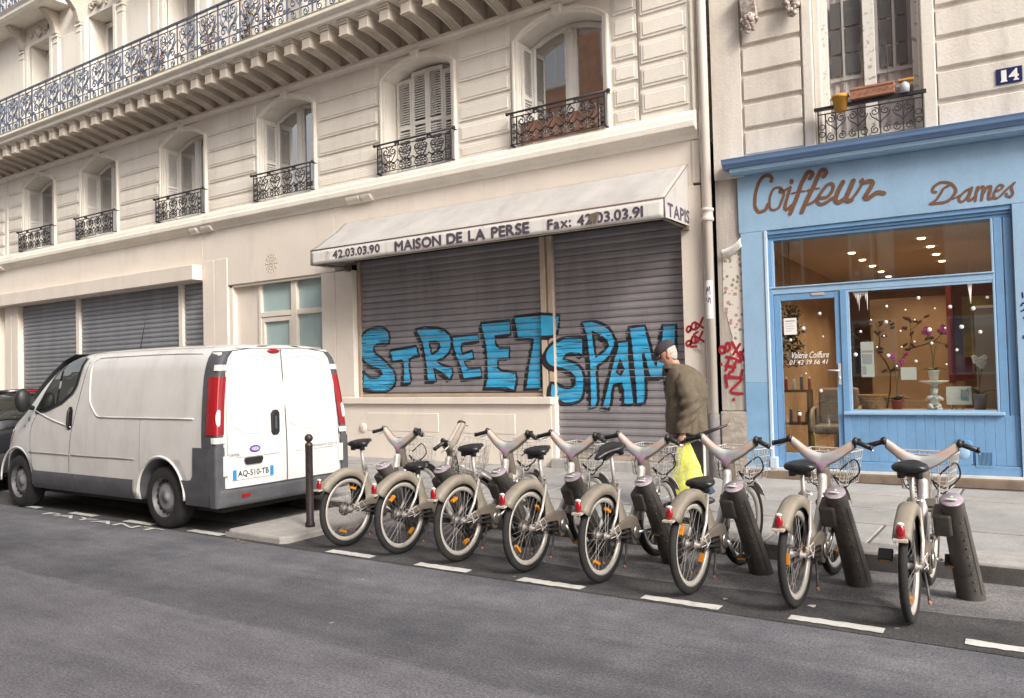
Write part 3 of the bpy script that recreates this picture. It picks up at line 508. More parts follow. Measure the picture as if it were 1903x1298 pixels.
for i, (c, h) in enumerate(WIN):
    sur = MB(); path = [(c-OH-.005, ZS)]+[(x, z) for x, z in arch(c, OH+.005, ZSPR, ZAP)]+[(c+OH+.005, ZS)]
    sweep(path, [(0, F-.005), (0, F-.03), (.025, F-.038), (.05, F-.038), (.06, F-.058), (.088, F-.058), (.096, F-.005)], sur)
    sur.frus(c-.09, c+.09, ZAP-.005, ZAP+.15, F, F-.10, .02)
    P('window_surround', sur, stone)
    yf = F+.34; zt = lambda x: ZSPR+(ZAP-ZSPR)*(1-((x-c)/OH)**2)-.02
    # frame as arch outline + mullion
    fr = MB(); path = [(c-OH+.01, ZS+.02)]+[(x, z-.01) for x, z in arch(c, OH-.01, ZSPR, ZAP)]+[(c+OH-.01, ZS+.02)]
    sweep(path, [(0, yf), (0, yf+.07), (-.075, yf+.07), (-.075, yf+.02), (-.05, yf)], fr)
    fr.box(c-.055, c+.055, yf-.012, yf+.06, ZS+.02, zt(c)-.05); fr.box(c-OH+.06, c-.05, yf+.012, yf+.05, ZS+.02, ZS+.20); fr.box(c+.05, c+OH-.06, yf+.012, yf+.05, ZS+.02, ZS+.20)
    for s_ in (-1, 1):
        fr.box(c+s_*.055 if s_ > 0 else c-.105, c+.105 if s_ > 0 else c-.055, yf+.006, yf+.05, ZS+.02, zt(c)-.07)
    o = P('window', fr, white_p)
    orn = MB()
    for s_ in (-1, 1): orn.tube([(p[0], yf-.02, p[1]) for p in spiral(c+s_*.075, ZAP-.12, .05, PI if s_ > 0 else 0, -s_*1.2, 12)], .009, 4)
    orn.ell((c, yf-.02, ZAP-.10), (.03, .02, .05), 8, 6); orn.build('frame_ornament', white_p, o)
    for a, b in ((c-OH+.06, c-.06), (c+.06, c+OH-.06)):
        MB().prism([(a, ZS+.15), (b, ZS+.15)]+[(b+(a-b)*q/6, zt(b+(a-b)*q/6)-.03) for q in range(7)], 'y', yf+.03, yf+.045).build('pane', win_g, o)
    if i == 4:
        for q in range(4):
            w_ = (2*OH-.06)/4; x0 = c-OH+.03+q*w_; 
            lv = louvre_leaf(w_-.008, zt(x0+w_/2)-ZS-.06); P('louvred_shutter', lv, white_p, loc=(x0, F+.27, ZS+.02))
    else:
        for s_ in (-1, 1):
            lv = louvre_leaf(.29, ZSPR-ZS-.08); q = P('louvred_shutter', lv, white_p); q.rotation_euler.z = PI/2; q.location = (c+s_*(OH-.025), F+.045, ZS+.03)
    window_rail(c, A)
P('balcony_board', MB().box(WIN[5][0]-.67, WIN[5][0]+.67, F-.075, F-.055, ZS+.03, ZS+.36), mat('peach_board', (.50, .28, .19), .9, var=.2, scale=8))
# string course over the shops, with chipped lumps
prof = [(F+.02, 4.60), (F-.05, 4.60), (F-.07, 4.66), (F-.14, 4.71), (F-.185, 4.735), (F-.19, 4.82), (F-.165, 4.835), (F-.155, 4.90), (F-.12, 4.965), (F+.02, 4.975)]
P('string_course', MB().prism(prof, 'x', X0, -3.76), stone, bevel=.006)
for x in (-14.75, -14.35, -10.2, -9.85, -23.6, -23.2):
    P('chipped_moulding', MB().prism([(F-.04, 4.59), (F-.10, 4.60), (F-.15, 4.65), (F-.17, 4.70), (F-.04, 4.72)], 'x', x, x+.28+.06*math.sin(x*9)), stone, bevel=.012, seg=2)
P('wall_ledge', MB().box(X0, XR, F-.06, F+.1, 4.955, 4.99), stone)
# frieze, corbels, balcony slab
P('frieze_band', MB().prism([(F+.02, 6.955), (F-.05, 6.955), (F-.05, 7.0), (F-.085, 7.03), (F-.085, 7.08), (F+.02, 7.08)], 'x', X0, XR), stone)
cb = MB(); fr_y = F-.80
und = [(F-.80+(.80)*t*1.0, 7.205-.165*t*t) for t in [i/10 for i in range(11)]]
cb.prism([(F+.01, 7.50), (fr_y, 7.50), (fr_y, 7.205)]+[(y+.0, z) for y, z in und[1:]]+[(F+.01, 7.035)], 'x', -.10, .10)
cb.box(-.125, .125, fr_y-.035, F, 7.42, 7.475); cb.box(-.112, .112, fr_y-.018, F, 7.385, 7.425); cb.box(-.108, .108, fr_y-.012, fr_y+.05, 7.198, 7.225)
for q_ in (-.05, 0, .05): cb.tube([(q_, y_-.0, z_-.004) for y_, z_ in und[1:]], .012, 5)
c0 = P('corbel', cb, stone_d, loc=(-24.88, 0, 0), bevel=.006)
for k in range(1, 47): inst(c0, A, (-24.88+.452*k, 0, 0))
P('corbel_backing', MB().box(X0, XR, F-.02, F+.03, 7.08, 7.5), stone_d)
P('balcony_slab', MB().prism([(F+.1, 7.47), (9.33, 7.47), (9.30, 7.49), (9.30, 7.56), (9.26, 7.575), (9.225, 7.60), (9.225, 7.655), (F+.1, 7.655)], 'x', X0, XR), stone, bevel=.006)
P('balcony_ledge', MB().box(X0, XR, 9.24, 9.5, 7.657, 7.70), moss, bevel=.01)
# balcony railing: one part, its scrolled panels below it
YB = 9.36; ZB = 7.70
br = MB().box(X0, -3.9, YB-.028, YB+.028, ZB+.885, ZB+.91).box(X0, -3.9, YB-.012, YB+.012, ZB+.045, ZB+.06).box(X0, -3.9, YB-.010, YB+.010, ZB+.215, ZB+.228).box(X0, -3.9, YB-.010, YB+.010, ZB+.80, ZB+.812)
BR = P('balcony_railing', br, iron_b)
pm = MB(); PW = .64
pm.box(-.011, .011, -.011, .011, 0, .89); pm.box(PW/2-.007, PW/2+.007, -.007, .007, .05, .89)
def bt(pts, r_=.0145): pm.tube([(p[0], 0, p[1]) for p in pts], r_, 4)
for s_ in (-1, 1):
    c_ = PW/2
    bt(spiral(c_+s_*.135, .70, .105, PI/2-s_*.2, s_*1.45, 18)); bt(spiral(c_+s_*.072, .575, .05, 0 if s_ < 0 else PI, -s_*1.2, 10))
    bt(smooth_path([(c_+s_*.24, .72), (c_+s_*.235, .62), (c_+s_*.17, .5), (c_+s_*.06, .36), (c_, .25), (c_, .05)], 4))
    bt(spiral(c_+s_*.155, .35, .088, PI if s_ > 0 else 0, -s_*1.4, 16)); bt(smooth_path([(c_+s_*.03, .30), (c_+s_*.05, .40), (c_+s_*.12, .44), (c_+s_*.2, .42)], 3))
    bt(spiral(c_+s_*.15, .135, .08, PI/2, -s_*1.45, 16)); bt(spiral(c_+s_*.25, .25, .045, 0 if s_ > 0 else PI, s_*1.1, 9))
    bt(smooth_path([(c_+s_*.02, .5), (c_+s_*.1, .55), (c_+s_*.2, .48), (c_+s_*.29, .56)], 3), .008)
    pm.tube([(c_+s_*.27, 0, .60), (c_+s_*.21, 0, .47), (c_+s_*.16, 0, .43)], [.004, .018, .004], 5, flat=(1, .4))
bp0 = pm.build('railing_panel', iron_b, BR, loc=(-26.2, YB, ZB))
for k in range(1, 35): inst(bp0, BR, (-26.2+PW*k, YB, ZB))
# second-floor windows, pilaster strips, carved panels
for i, (c, h) in enumerate(W2):
    o = P('upper_window', MB().box(c-h+.01, c-h+.09, F+.4, F+.47, 7.75, 10.25).box(c+h-.09, c+h-.01, F+.4, F+.47, 7.75, 10.25).box(c-h+.09, c+h-.09, F+.4, F+.47, 10.15, 10.25).box(c-.05, c+.05, F+.4, F+.46, 7.75, 10.15), white_p)
    MB().box(c-h+.09, c-.05, F+.43, F+.445, 7.75, 10.15).box(c+.05, c+h-.09, F+.43, F+.445, 7.75, 10.15).build('pane', win_g, o)
    s2 = MB()
    for s_ in (-1, 1):
        x = c+s_*(h+.10); s2.box(x-.10, x+.10, F-.05, F+.02, 7.66, 10.30); s2.box(x-.055, x+.055, F-.075, F, 7.66, 10.25)
        x = c+s_*(h+.34); s2.box(x-.11, x+.11, F-.07, F+.02, 7.66, 10.15); s2.box(x-.135, x+.135, F-.10, F, 10.15, 10.20); s2.box(x-.12, x+.12, F-.085, F, 10.0, 10.04)
    P('window_architrave', s2, stone, bevel=.006)
    P('wall_panel', MB().frus(c+h+.62, c+h+1.42, 7.9, 10.15, F+.01, F-.03, .04) if i in (0, 1, 3, 4) else MB().frus(c+h+.6, c+h+1.4, 7.9, 10.15, F+.01, F-.03, .04), stone)
    cv = MB(); rr = random.Random(i)
    for k in range(26):
        u = rr.uniform(-.48, .48); v = rr.uniform(-.12, .12)*(1-abs(u)); cv.ell((c+u, F-.03, 10.52+v), (rr.uniform(.025, .06), .035, rr.uniform(.02, .05)), 7, 5)
    cv.ell((c, F-.05, 10.55), (.12, .06, .15), 12, 8)
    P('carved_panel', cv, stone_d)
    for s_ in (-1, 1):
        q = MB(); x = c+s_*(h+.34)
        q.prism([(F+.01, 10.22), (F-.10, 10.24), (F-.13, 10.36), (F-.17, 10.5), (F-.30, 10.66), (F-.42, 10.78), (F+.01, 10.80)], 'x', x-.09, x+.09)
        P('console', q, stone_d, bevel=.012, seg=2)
P('upper_balcony_slab', MB().prism([(F+.1, 10.80), (F-.55, 10.80), (F-.60, 10.86), (F-.60, 10.93), (F-.66, 10.99), (F+.1, 10.99)], 'x', X0, -19.6).prism([(F+.1, 10.80), (F-.55, 10.80), (F-.60, 10.86), (F-.60, 10.93), (F-.66, 10.99), (F+.1, 10.99)], 'x', -16.2, XR), stone)
ub = inst(bp0, BR, (-22.0, F-.55, 10.99))
for k in range(1, 4): inst(bp0, BR, (-22.0+PW*k, F-.55, 10.99))
P('roof', MB().prism([(F-.5, 15), (F-.5, 15.2), (F+1.5, 18), (F+9, 18), (F+9, 15)], 'x', X0, XR), mat('zinc_roof', (.22, .23, .25), .5, metal=.4))
# straggling dry plants on the balcony
for i, x in enumerate((-15.6, -15.1, -12.2, -11.6, -13.4)):
    pl = thing('balcony_plant', ['leggy brown plant poking over the iron balcony rail, leftmost of the row', 'rust-brown plant beside the leggy one on the balcony', 'orange-brown dried plant at the right end of the balcony row', 'last orange dried plant on the right along the balcony', 'dried plant in the middle of the balcony row'][i], 'plant', (x, 9.62, 7.70), group='dried plants on the long balcony')
    MB().lathe([(0, 0), (.10, 0), (.14, .22), (.15, .24), (.12, .24), (.11, .2), (0, .2)], (0, 0, 0), 'z', 14).build('pot', terra, pl)
    st = MB(); lf = MB(); rr = random.Random(i+40)
    for k in range(9):
        a = rr.uniform(0, 2*PI); l = rr.uniform(.35, .85); e = Vector((math.cos(a)*.22, math.sin(a)*.12, .2+l)); st.tube([(0, 0, .2), (e.x*.4, e.y*.4, .2+l*.55), e], [.006, .005, .002], 4)
        for j in range(9):
            t = rr.uniform(.35, 1); p = Vector((e.x*t, e.y*t, .2+l*t))+Vector((rr.uniform(-.06, .06), rr.uniform(-.06, .06), rr.uniform(-.05, .05))); d = Vector((rr.uniform(-1, 1), rr.uniform(-1, 1), rr.uniform(-1, 1))).normalized()*.045; n_ = d.cross(Vector((.3, .5, .8))).normalized()*.022
            lf.add([p-d, p+n_, p+d, p-n_], [(0, 1, 2, 3)])
    st.build('stems', twig, pl); lf.build('foliage', mat('rust_leaf', (.40, .17, .05), .8, var=.4, scale=9), pl)
# ---------------------------------------------------------------- ground floor of the cream building
g = MB()
# piers and fascia as separate slabs of the shopfront cladding
P('fascia', MB().box(X0, -14.47, F-.03, F+.4, 3.60, 4.62).box(-14.46, -10.62, F-.03, F+.4, 3.45, 4.62).box(-10.61, -7.30, F-.03, F+.4, 3.60, 4.62).box(-7.295, -3.86, F-.03, F+.4, 3.60, 4.62), cream, bevel=.003)
P('sign_box', MB().box(X0, -14.49, F-.26, F-.03, 3.62, 3.93), cream, bevel=.008)
for a, b in ((-23.6, -23.30), (-23.02, -22.67), (-22.665, -22.31), (-14.46, -14.08), (-14.075, -13.66), (-10.96, -10.605), (-10.60, -10.16)):
    P('pilaster', MB().box(a, b-.008, F-.045, F+.4, 1.22 if a == -10.60 else .15, 4.0 if -14.5 < a < -13 else (3.598 if a < -14 else 3.44)), cream, bevel=.004)
P('pier', MB().box(X0, -23.62, F-.01, F+.4, .15, 3.6).box(-23.30, -23.03, F+.12, F+.4, .15, 3.6), cream)
P('corner_pilaster', MB().box(-4.05, -3.76, F-.045, F+.5, .15, 3.98), cream, bevel=.004)
P('fascia_end', MB().box(-3.86, -3.76, F-.05, F+.4, 4.02, 4.585), cream, bevel=.004)
P('black_joint', MB().box(-3.757, -3.70, F+.02, F+.5, .15, 4.6), dark_m)
# middle bay: recessed screen with a four-light frosted window, sun ornament above
P('recess_wall', MB().box(-13.66, -12.84, F+.10, F+.4, .15, 3.45).box(-12.84, -10.96, F+.10, F+.4, .15, 1.5), cream, bevel=.004)
P('recess_post', MB().box(-13.655, -13.55, F+.0, F+.2, .15, 3.44), cream, bevel=.004)
wf = MB().box(-12.84, -12.77, F+.06, F+.2, 1.5, 3.445).box(-11.89, -11.745, F+.05, F+.2, 1.5, 3.445).box(-11.03, -10.965, F+.06, F+.2, 1.5, 3.445)
wf.box(-12.77, -11.89, F+.055, F+.2, 2.755, 2.85).box(-11.745, -11.03, F+.055, F+.2, 2.755, 2.85).box(-12.77, -11.89, F+.058, F+.2, 1.5, 1.6).box(-11.745, -11.03, F+.058, F+.2, 1.5, 1.6)
fw = P('frosted_window', wf, cream, bevel=.004)
for a, b, z0, z1 in ((-12.77, -11.89, 2.85, 3.44), (-11.745, -11.03, 2.85, 3.44), (-12.77, -11.89, 1.6, 2.755), (-11.745, -11.03, 1.6, 2.755)):
    MB().box(a, b, F+.12, F+.13, z0, z1).build('pane', frost_g, fw)
MB().box(-12.765, -12.69, F+.07, F+.119, 1.61, 2.745).box(-11.97, -11.895, F+.07, F+.119, 1.61, 2.745).box(-12.69, -11.97, F+.071, F+.119, 2.66, 2.745).build('opening_sash', cream, fw)
P('lintel_shadow_board', MB().box(-13.64, -10.97, F+.0, F+.09, 3.40, 3.449), cream)
orn = MB()
for k in range(12):
    a = 2*PI*k/12
    for r_, s_ in ((.15, .017), (.10, .013), (.055, .009)): orn.ell((-12.33+r_*math.cos(a), F-.033, 3.765+r_*math.sin(a)*1.15), (s_, .008, s_*1.3), 6, 4)
orn.ell((-12.33, F-.033, 3.765), (.02, .01, .02), 8, 5)
P('sun_ornament', orn, mat('ornament_tan', (.40, .33, .26), .8))
# base wall and sill under the wide shutter
P('stall_riser', MB().box(-10.60, -6.16, F-.03, F+.4, .15, 1.075), cream, bevel=.004)
P('stall_riser_end', MB().box(-10.605, -10.16, F-.04, F+.4, 1.075, 1.22), cream, bevel=.004)
P('window_ledge', MB().box(-10.50, -6.125, F-.085, F+.16, 1.08, 1.19), cream, bevel=.01, seg=2)
for a, b, z0, z1 in ((-9.87, -8.30, .62, .93), (-7.80, -6.80, .62, .93)):
    P('riser_panel', MB().frus(a, b, z0, z1, F-.028, F-.037, .006), cream)
P('round_cap', MB().lathe([(0, -.02), (.07, -.02), (.085, -.008), (.085, 0)], (-9.985, F-.035, .665), 'y', 18), cream)
P('round_cap_bolt', MB().ell((-9.985, F-.055, .665), (.009, .006, .009), 8, 6), spray_r)
P('threshold', MB().box(-6.15, -4.055, F-.10, F+.3, .14, .285), flag_m, bevel=.012, seg=2)
P('riser_cheek', MB().box(-6.158, -6.10, F-.02, F+.3, .286, 1.19), cream)
# roller shutters: guide rails, slats as single pieces
SP = .105
def prof_y(z):                     # depth of the slat face at height z inside its pitch (0 = joint), negative = towards the street
    t = (z % SP)/SP
    if t < .10: return .010-.014*(t/.10)
    if t > .93: return -.012+.022*((t-.93)/.07)
    return -.004-.010*math.sin((t-.10)/.83*PI)*1.0-.0012*math.cos(t*PI*10)
LV = [0, .05, .10, .2, .3, .4, .5, .6, .7, .8, .93, .97]
slat_cache = {}
def slat_obj(L_, parent, m):
    k = (round(L_, 3), m.name)
    if k not in slat_cache:
        p = [(prof_y(t*SP+1e-9), t*SP) for t in LV]+[(.010, SP-.0005)]
        mb_ = MB(); n_ = len(p)
        mb_.add([(x, y, z) for x in (0, L_) for y, z in p], [(j, n_+j, n_+j+1, j+1) for j in range(n_-1)], 0, False)
        mb_.add([(x, .014, z) for x in (0, L_) for z in (0, SP)], [(0, 2, 3, 1)])
        slat_cache[k] = mb_.build('slat', m, parent); return slat_cache[k]
    return inst(slat_cache[k], parent)
def shutter(x0, x1, z0, z1, y, m, railm, name='roller_shutter', left=True, right=True):
    fr = MB().box(x0, x1, y-.016, y+.012, z0, z0+.055)
    if left: fr.box(x0-.02, x0+.028, y-.05, y+.04, z0, z1)
    if right: fr.box(x1-.028, x1+.02, y-.05, y+.04, z0, z1)
    sh_ = P(name, fr, [railm]); k0 = int(math.floor((z0+.055)/SP)); n_ = int(math.ceil((z1-k0*SP)/SP))
    for k in range(n_):
        z = (k0+k)*SP
        if z < z0+.02: continue
        o = slat_obj(x1-x0, sh_, m); o.location = (x0, y+random.uniform(-.0015, .0015), z)
    return sh_
YS = F+.10
S1 = shutter(-10.13, -6.325, 1.195, 3.62, YS, slat_m, rail_br, right=False)
S2 = shutter(-6.115, -4.055, .29, 3.62, YS, slat_m, rail_br, left=False)
for a, b in ((-22.30, -19.585), (-19.435, -15.42), (-15.285, -14.47)): shutter(a, b, .16, 3.61, YS, slat_l, cream, left=False, right=False)
for a, b in ((-19.585, -19.435), (-15.42, -15.285)): P('mullion', MB().box(a, b, F+.03, F+.18, .15, 3.61), cream, bevel=.004)
P('shutter_mullion', MB().box(-6.325, -6.235, F+.02, F+.2, 1.19, 3.62).box(-6.195, -6.115, F+.02, F+.2, 1.19, 3.62).box(-6.235, -6.195, F+.05, F+.2, 1.19, 3.62).box(-6.235, -6.195, F+.02, F+.06, 1.19, 1.30), mat('mullion_paint', (.56, .46, .36), .6, var=.08, scale=5), bevel=.004)
P('mullion_slot', MB().box(-6.233, -6.197, F+.046, F+.051, 1.31, 3.6), rail_br)
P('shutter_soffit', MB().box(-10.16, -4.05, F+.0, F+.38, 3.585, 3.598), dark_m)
# graffiti letters sprayed over slats and mullion
def paint_y(x, z, off):
    if x < -6.325 or x > -6.115: return YS+prof_y(z)-off
    return F+.02-off*.5
zc_all = [k*SP+t*SP for k in range(8, 36) for t in (0, .05, .10, .25, .5, .75, .93, .97)]
def ribbon_bm(pts, w_):
    V, Fs = ribbon2(pts, w_, closed=True); bm = bmesh.new(); vs_ = [bm.verts.new((x, 0, z)) for x, z in V]
    for f in Fs:
        try: bm.faces.new([vs_[i] for i in f])
        except ValueError: pass
    return bm
def clip_x(bm, a, b):
    for x, n_ in ((a, -1), (b, 1)):
        bmesh.ops.bisect_plane(bm, geom=bm.verts[:]+bm.edges[:]+bm.faces[:], plane_co=(x, 0, 0), plane_no=(n_, 0, 0), dist=1e-6, clear_outer=True)
zones = ((-20, -6.326), (-6.3245, -6.1155), (-6.1145, 0))
for i, (ch, outer, hole) in enumerate(GRAFFITI):
    mb_ = MB(); sh_ = S1 if i < 6 else S2
    so = smooth_path(outer, 2, True) if ch == 'S' else outer
    rim = lambda pts: smooth_path(pts, 3, True) if ch in 'SRPA' else pts
    dx, dz = -.06, -.045
    sources = []
    for q in range(1, 5):
        f_ = q/4; sources.append((poly_cut([(x+dx*f_, z+dz*f_) for x, z in so], [(x+dx*f_, z+dz*f_) for x, z in hole] if hole else None, [], zc_all), 1, .0012+.0003*(4-q)))
    sources.append((poly_cut(so, hole, [], zc_all), 0, .0032))
    for pts in ([so]+([hole] if hole else [])):
        b_ = ribbon_bm(pts, .046); cut_bm(b_, [], zc_all); sources.append((b_, 1, .0048))
    for bm, mi, off in sources:
        for a, b in zones:
            xs_ = [v.co.x for v in bm.verts]
            if max(xs_) <= a or min(xs_) >= b: continue
            c_ = bm.copy(); clip_x(c_, a, b)
            if len(c_.faces):
                mid = (max(v.co.x for v in c_.verts)+min(v.co.x for v in c_.verts))/2
                bm_into(mb_, c_, (lambda off_, m_: lambda x, z: (x, paint_y(m_, z, off_), z))(off, mid), mi)
            else: c_.free()
        bm.free()
    mb_.build('graffiti_letter', [spray_b, spray_k], sh_)['label'] = 'blue graffiti letter %s with a black outline' % ch
# red and grey tags on the corner pilaster
mb = MB(); strokes(mb, TAG_A, lambda x, z, i: (x, F-.048-.0003*i, z), width=.030); P('red_tag', mb, spray_r)
mb = MB(); strokes(mb, [[(-3.95+.03*k+.012*math.sin(k*7), 1.93-.012*k), (-3.93+.03*k, 1.99-.02*k), (-3.91+.03*k, 1.90-.012*k), (-3.90+.03*k, 1.96-.02*k)] for k in range(4)]+[[(-3.93+.03*k, 1.80-.01*k), (-3.915+.03*k, 1.86-.02*k), (-3.90+.03*k, 1.78-.012*k)] for k in range(4)], lambda x, z, i: (x, F-.0475-.0003*i, z), width=.007); P('pencil_tag', mb, spray_g)
# ---------------------------------------------------------------- awning
aw = thing('shop_awning', 'off-white canvas shop awning with violet-grey lettering over the graffitied shutters', 'awning', (0, 0, 0))
YA = 9.34; xa, xb = -10.33, -3.93; zt_, zv, zb_ = 4.28, 3.70, 3.455
def canopy(u, v):
    x = xa+(xb-xa)*u; xl = xa+.0*v
    y = F-.04+(YA-F+.04)*v; z = zt_+(zv-zt_)*v
    sag = -.018*math.sin(v*PI)*(1+.5*math.sin(u*38))-.006*math.sin(u*90+v*6)*math.sin(v*PI)
    return (x, y, z+sag)
o = MB().grid(canopy, 80, 10).build('canopy', canvas, aw, solid=.004)
MB().add([(xb, F-.04, zt_), (xb, YA, zv), (xb, YA, zb_), (xb, F-.04, zb_)], [(0, 1, 2, 3)]).build('side_panel', canvas, aw, solid=.004)
MB().add([(xa, F-.04, zt_), (xa, YA, zv), (xa, YA, zb_), (xa, F-.04, zb_)], [(0, 1, 2, 3)]).build('side_panel', canvas, aw, solid=.004)
va = MB().grid(lambda u, v: (xa+(xb-xa)*u, YA+.004*math.sin(u*70)*v, zv+(zb_-zv)*v+.004*math.sin(u*31)*v), 80, 4).build('valance', mat('valance_canvas', (.70, .68, .65), .7, col2=(.52, .47, .44), scale=9, streak=True, lo=.52, hi=.82), aw, solid=.004)
MB().tube([(xa, YA-.006, zv+.003), (xb, YA-.006, zv+.003)], .007, 6).tube([(xb+.005, YA, zv), (xb+.005, F-.04, zt_)], .006, 6).tube([(xb+.003, YA-.004, zv), (xb+.003, YA-.004, zb_)], .007, 6).tube([(xa, YA-.004, zv), (xa, YA-.004, zb_)], .006, 6).build('piping', canvas_t, aw)
MB().tube([(xa, YA+.02, zb_+.01), (xb, YA+.02, zb_+.01)], .016, 8).tube([(xa+.1, YA+.02, zb_+.01), (xa+.1, F-.06, zb_+.03)], .016, 8).tube([(xb-.05, YA+.02, zb_), (xb-.05, F-.06, zb_-.02)], .018, 8).build('frame_bar', mat('awning_frame', (.22, .17, .14), .5, metal=.5), aw)
MB().box(xb-.09, xb+.0, F-.12, F-.045, zb_-.06, zb_+.06).box(xa+.05, xa+.13, F-.12, F-.045, zb_-.04, zb_+.07).build('wall_bracket', MATS['awning_frame'], aw)
vm_ = lambda x, z: (x, YA-.0075, z-.004*0)
for txt_, x0_, x1_, z0_, z1_ in (('42.03.03.90', -9.79, -8.745, 3.522, 3.648), ('MAISON DE LA PERSE', -8.42, -5.94, 3.494, 3.643), ('Fax: 42.03.03.91', -5.635, -4.226, 3.50, 3.632)):
    letters(txt_, x0_, x1_, z0_, z1_, lambda x, z, d: (x, YA-.0075-d, z), letter_m, va, .010 if 'M' in txt_ else .007)
ph = MB(); ph.tube([(-9.925+.055*math.cos(a), YA-.007, 3.588+.062*math.sin(a)) for a in [2*PI*k/24 for k in range(24)]], .003, 4, closed=True)
strokes(ph, [(.018, [(-9.94, 3.555), (-9.935, 3.585), (-9.915, 3.62)])], lambda x, z, i: (x, YA-.0075, z)); ph.build('telephone_sign', mat('faded_letter', (.36, .32, .31), .8), va)
letters('TAPIS', 0, 1, 0, 1, lambda u, v, d: (xb+.0045+d, 9.43+u*(10.15-9.43), 3.485+v*.165), letter_m, aw, .012, .04)
hl = MB().prism([(-5.0, 3.60), (-4.965, 3.63), (-4.90, 3.64), (-4.855, 3.645), (-4.87, 3.58), (-4.885, 3.52), (-4.93, 3.50), (-4.97, 3.53), (-4.995, 3.56)], 'y', YA-.010, YA-.0085); hl.build('torn_hole', mat('hole_brown', (.16, .12, .08), .9, var=.2, scale=30), va)
MB().add([(-4.86, YA-.011, 3.64), (-4.835, YA-.03, 3.60), (-4.85, YA-.02, 3.53), (-4.885, YA-.0115, 3.51)], [(0, 1, 2, 3)]).build('torn_flap', canvas, va)
# ---------------------------------------------------------------- downpipe between the buildings
dp = thing('downpipe', 'cream painted drainpipe running down between the cream and blue buildings', 'pipe', (-3.66, 10.10, .15))
def pp(z): return (-.025+.0*z, 0, z)
MB().tube([(0, 0, .0), (0, 0, 12)], .062, 16).build('pipe', zinc, dp)
for z in (3.32, 6.9, 9.9): MB().lathe([(.062, 0), (.082, .01), (.082, .05), (.072, .06), (.072, .13), (.085, .14), (.085, .17), (.062, .18)], (0, 0, z), 'z', 18).build('collar', zinc, dp)
MB().lathe([(.062, 0), (.075, .01), (.075, .8), (.062, .82)], (0, 0, 0), 'z', 16).build('cast_shoe', mat('grey_cast_iron', (.17, .16, .16), .7, var=.2, scale=12), dp)
mb = MB(); strokes(mb, [[(-.03, 2.36), (-.01, 2.46), (0, 2.40), (.02, 2.47), (.025, 2.36)], [(-.03, 2.32), (.0, 2.26), (.01, 2.33), (.03, 2.25)], [(-.02, 2.42), (.03, 2.3)]], lambda x, z, i: (x, -math.sqrt(max(.064**2-x*x, 0))-.001, z), width=.009); mb.build('violet_scribble', mat('violet_ink', (.06, .04, .12), .6), dp)
MB().lathe([(.0635, 2.05), (.0635, 2.55)], (0, 0, 0), 'z', 10, a0=-PI*.9, a1=-PI*.2).build('pasted_paper', mat('torn_white_paper', (.66, .64, .62), .9, var=.08, scale=14), dp)
# ---------------------------------------------------------------- blue hair salon and the building it belongs to
SR = R(3.0); SO = Vector((-3.38, 10.24, 0))
def SW(u, v, z): return (SO.x+u*math.cos(SR)-v*math.sin(SR), SO.y+u*math.sin(SR)+v*math.cos(SR), z)
B = thing('hair_salon_building', 'pale stone building with a bright blue hairdresser shopfront on the right', 'building', SO, SR)
def Q(name, mb_, m, par=None, **k): return mb_.build(name, m, par or B, **k)
UR = 9.0
# upper floor: wall with the window opening, blocks, carved consoles
wz = MB().box(-.20, .98, .03, .5, 4.1, 9).box(2.34, UR, .03, .5, 4.1, 9).box(.98, 2.34, .03, .5, 7.4, 9).box(.98, 2.34, .03, .5, 4.1, 4.24)
Q('upper_wall', wz, stone_r)
Q('side_wall', MB().box(-.20, .0, .5, 9, 0, 9), stone_r)
Q('smooth_strip', MB().box(-.21, .17, -.02, .03, 4.02, 9), stone_r)
zl = [4.06, 4.265, 4.62, 4.97, 5.335, 5.705, 6.07, 6.44, 6.8]; zr_ = [4.19, 4.55, 4.92, 5.285, 5.645, 6.01, 6.4, 6.8]
bc = {}
def blockr(a, b, z0, z1):
    k = (round(b-a, 3), round(z1-z0, 3))
    if k not in bc: bc[k] = MB().frus(0, b-a, 0, z1-z0, .035, -.01, .02).build('stone', stone_r, B); o = bc[k]
    else: o = inst(bc[k], B)
    o.location = (a, 0, z0)
for a, b in zip(zl, zl[1:]): blockr(.19, .93, a+.02, b-.02)
for a, b in zip(zr_, zr_[1:]):
    for x0, x1 in ((2.40, 4.1), (4.1, 6.2)): blockr(x0+(.012 if x0 > 3 else 0), x1-.012, a+.02, b-.02)
Q('window_surround', MB().box(.94, 1.06, -.02, .3, 4.25, 7.4).box(2.26, 2.40, -.02, .3, 4.25, 7.4).box(1.06, 1.14, .05, .3, 4.25, 7.4).box(2.22, 2.26, .05, .3, 4.25, 7.4).box(.93, 2.40, -.05, .35, 4.20, 4.26), stone_r, bevel=.012, seg=2)
fw = MB().box(1.14, 1.21, .2, .28, 4.26, 7.3).box(2.15, 2.22, .2, .28, 4.26, 7.3).box(1.62, 1.75, .185, .27, 4.26, 7.3)
fw.box(1.21, 1.62, .2, .26, 4.26, 4.42).box(1.75, 2.15, .2, .26, 4.26, 4.42).box(1.21, 1.62, .205, .26, 4.88, 4.91).box(1.75, 2.15, .205, .26, 4.88, 4.91)
W_ = Q('window', fw, mat('peeling_white_paint', (.66, .64, .60), .6, col2=(.30, .27, .24), scale=16, lo=.56, hi=.66), bevel=.004)
MB().box(1.21, 1.62, .235, .245, 4.42, 7.3).build('pane', glass_mat('window_glass_r', (.88, .88, .88), .03), W_); MB().box(1.75, 2.15, .235, .245, 4.42, 7.3).build('pane', MATS['window_glass_r'], W_)
cu_m = mat('grey_net_curtain', (.74, .69, .69), .9, var=.12, scale=9, streak=True)
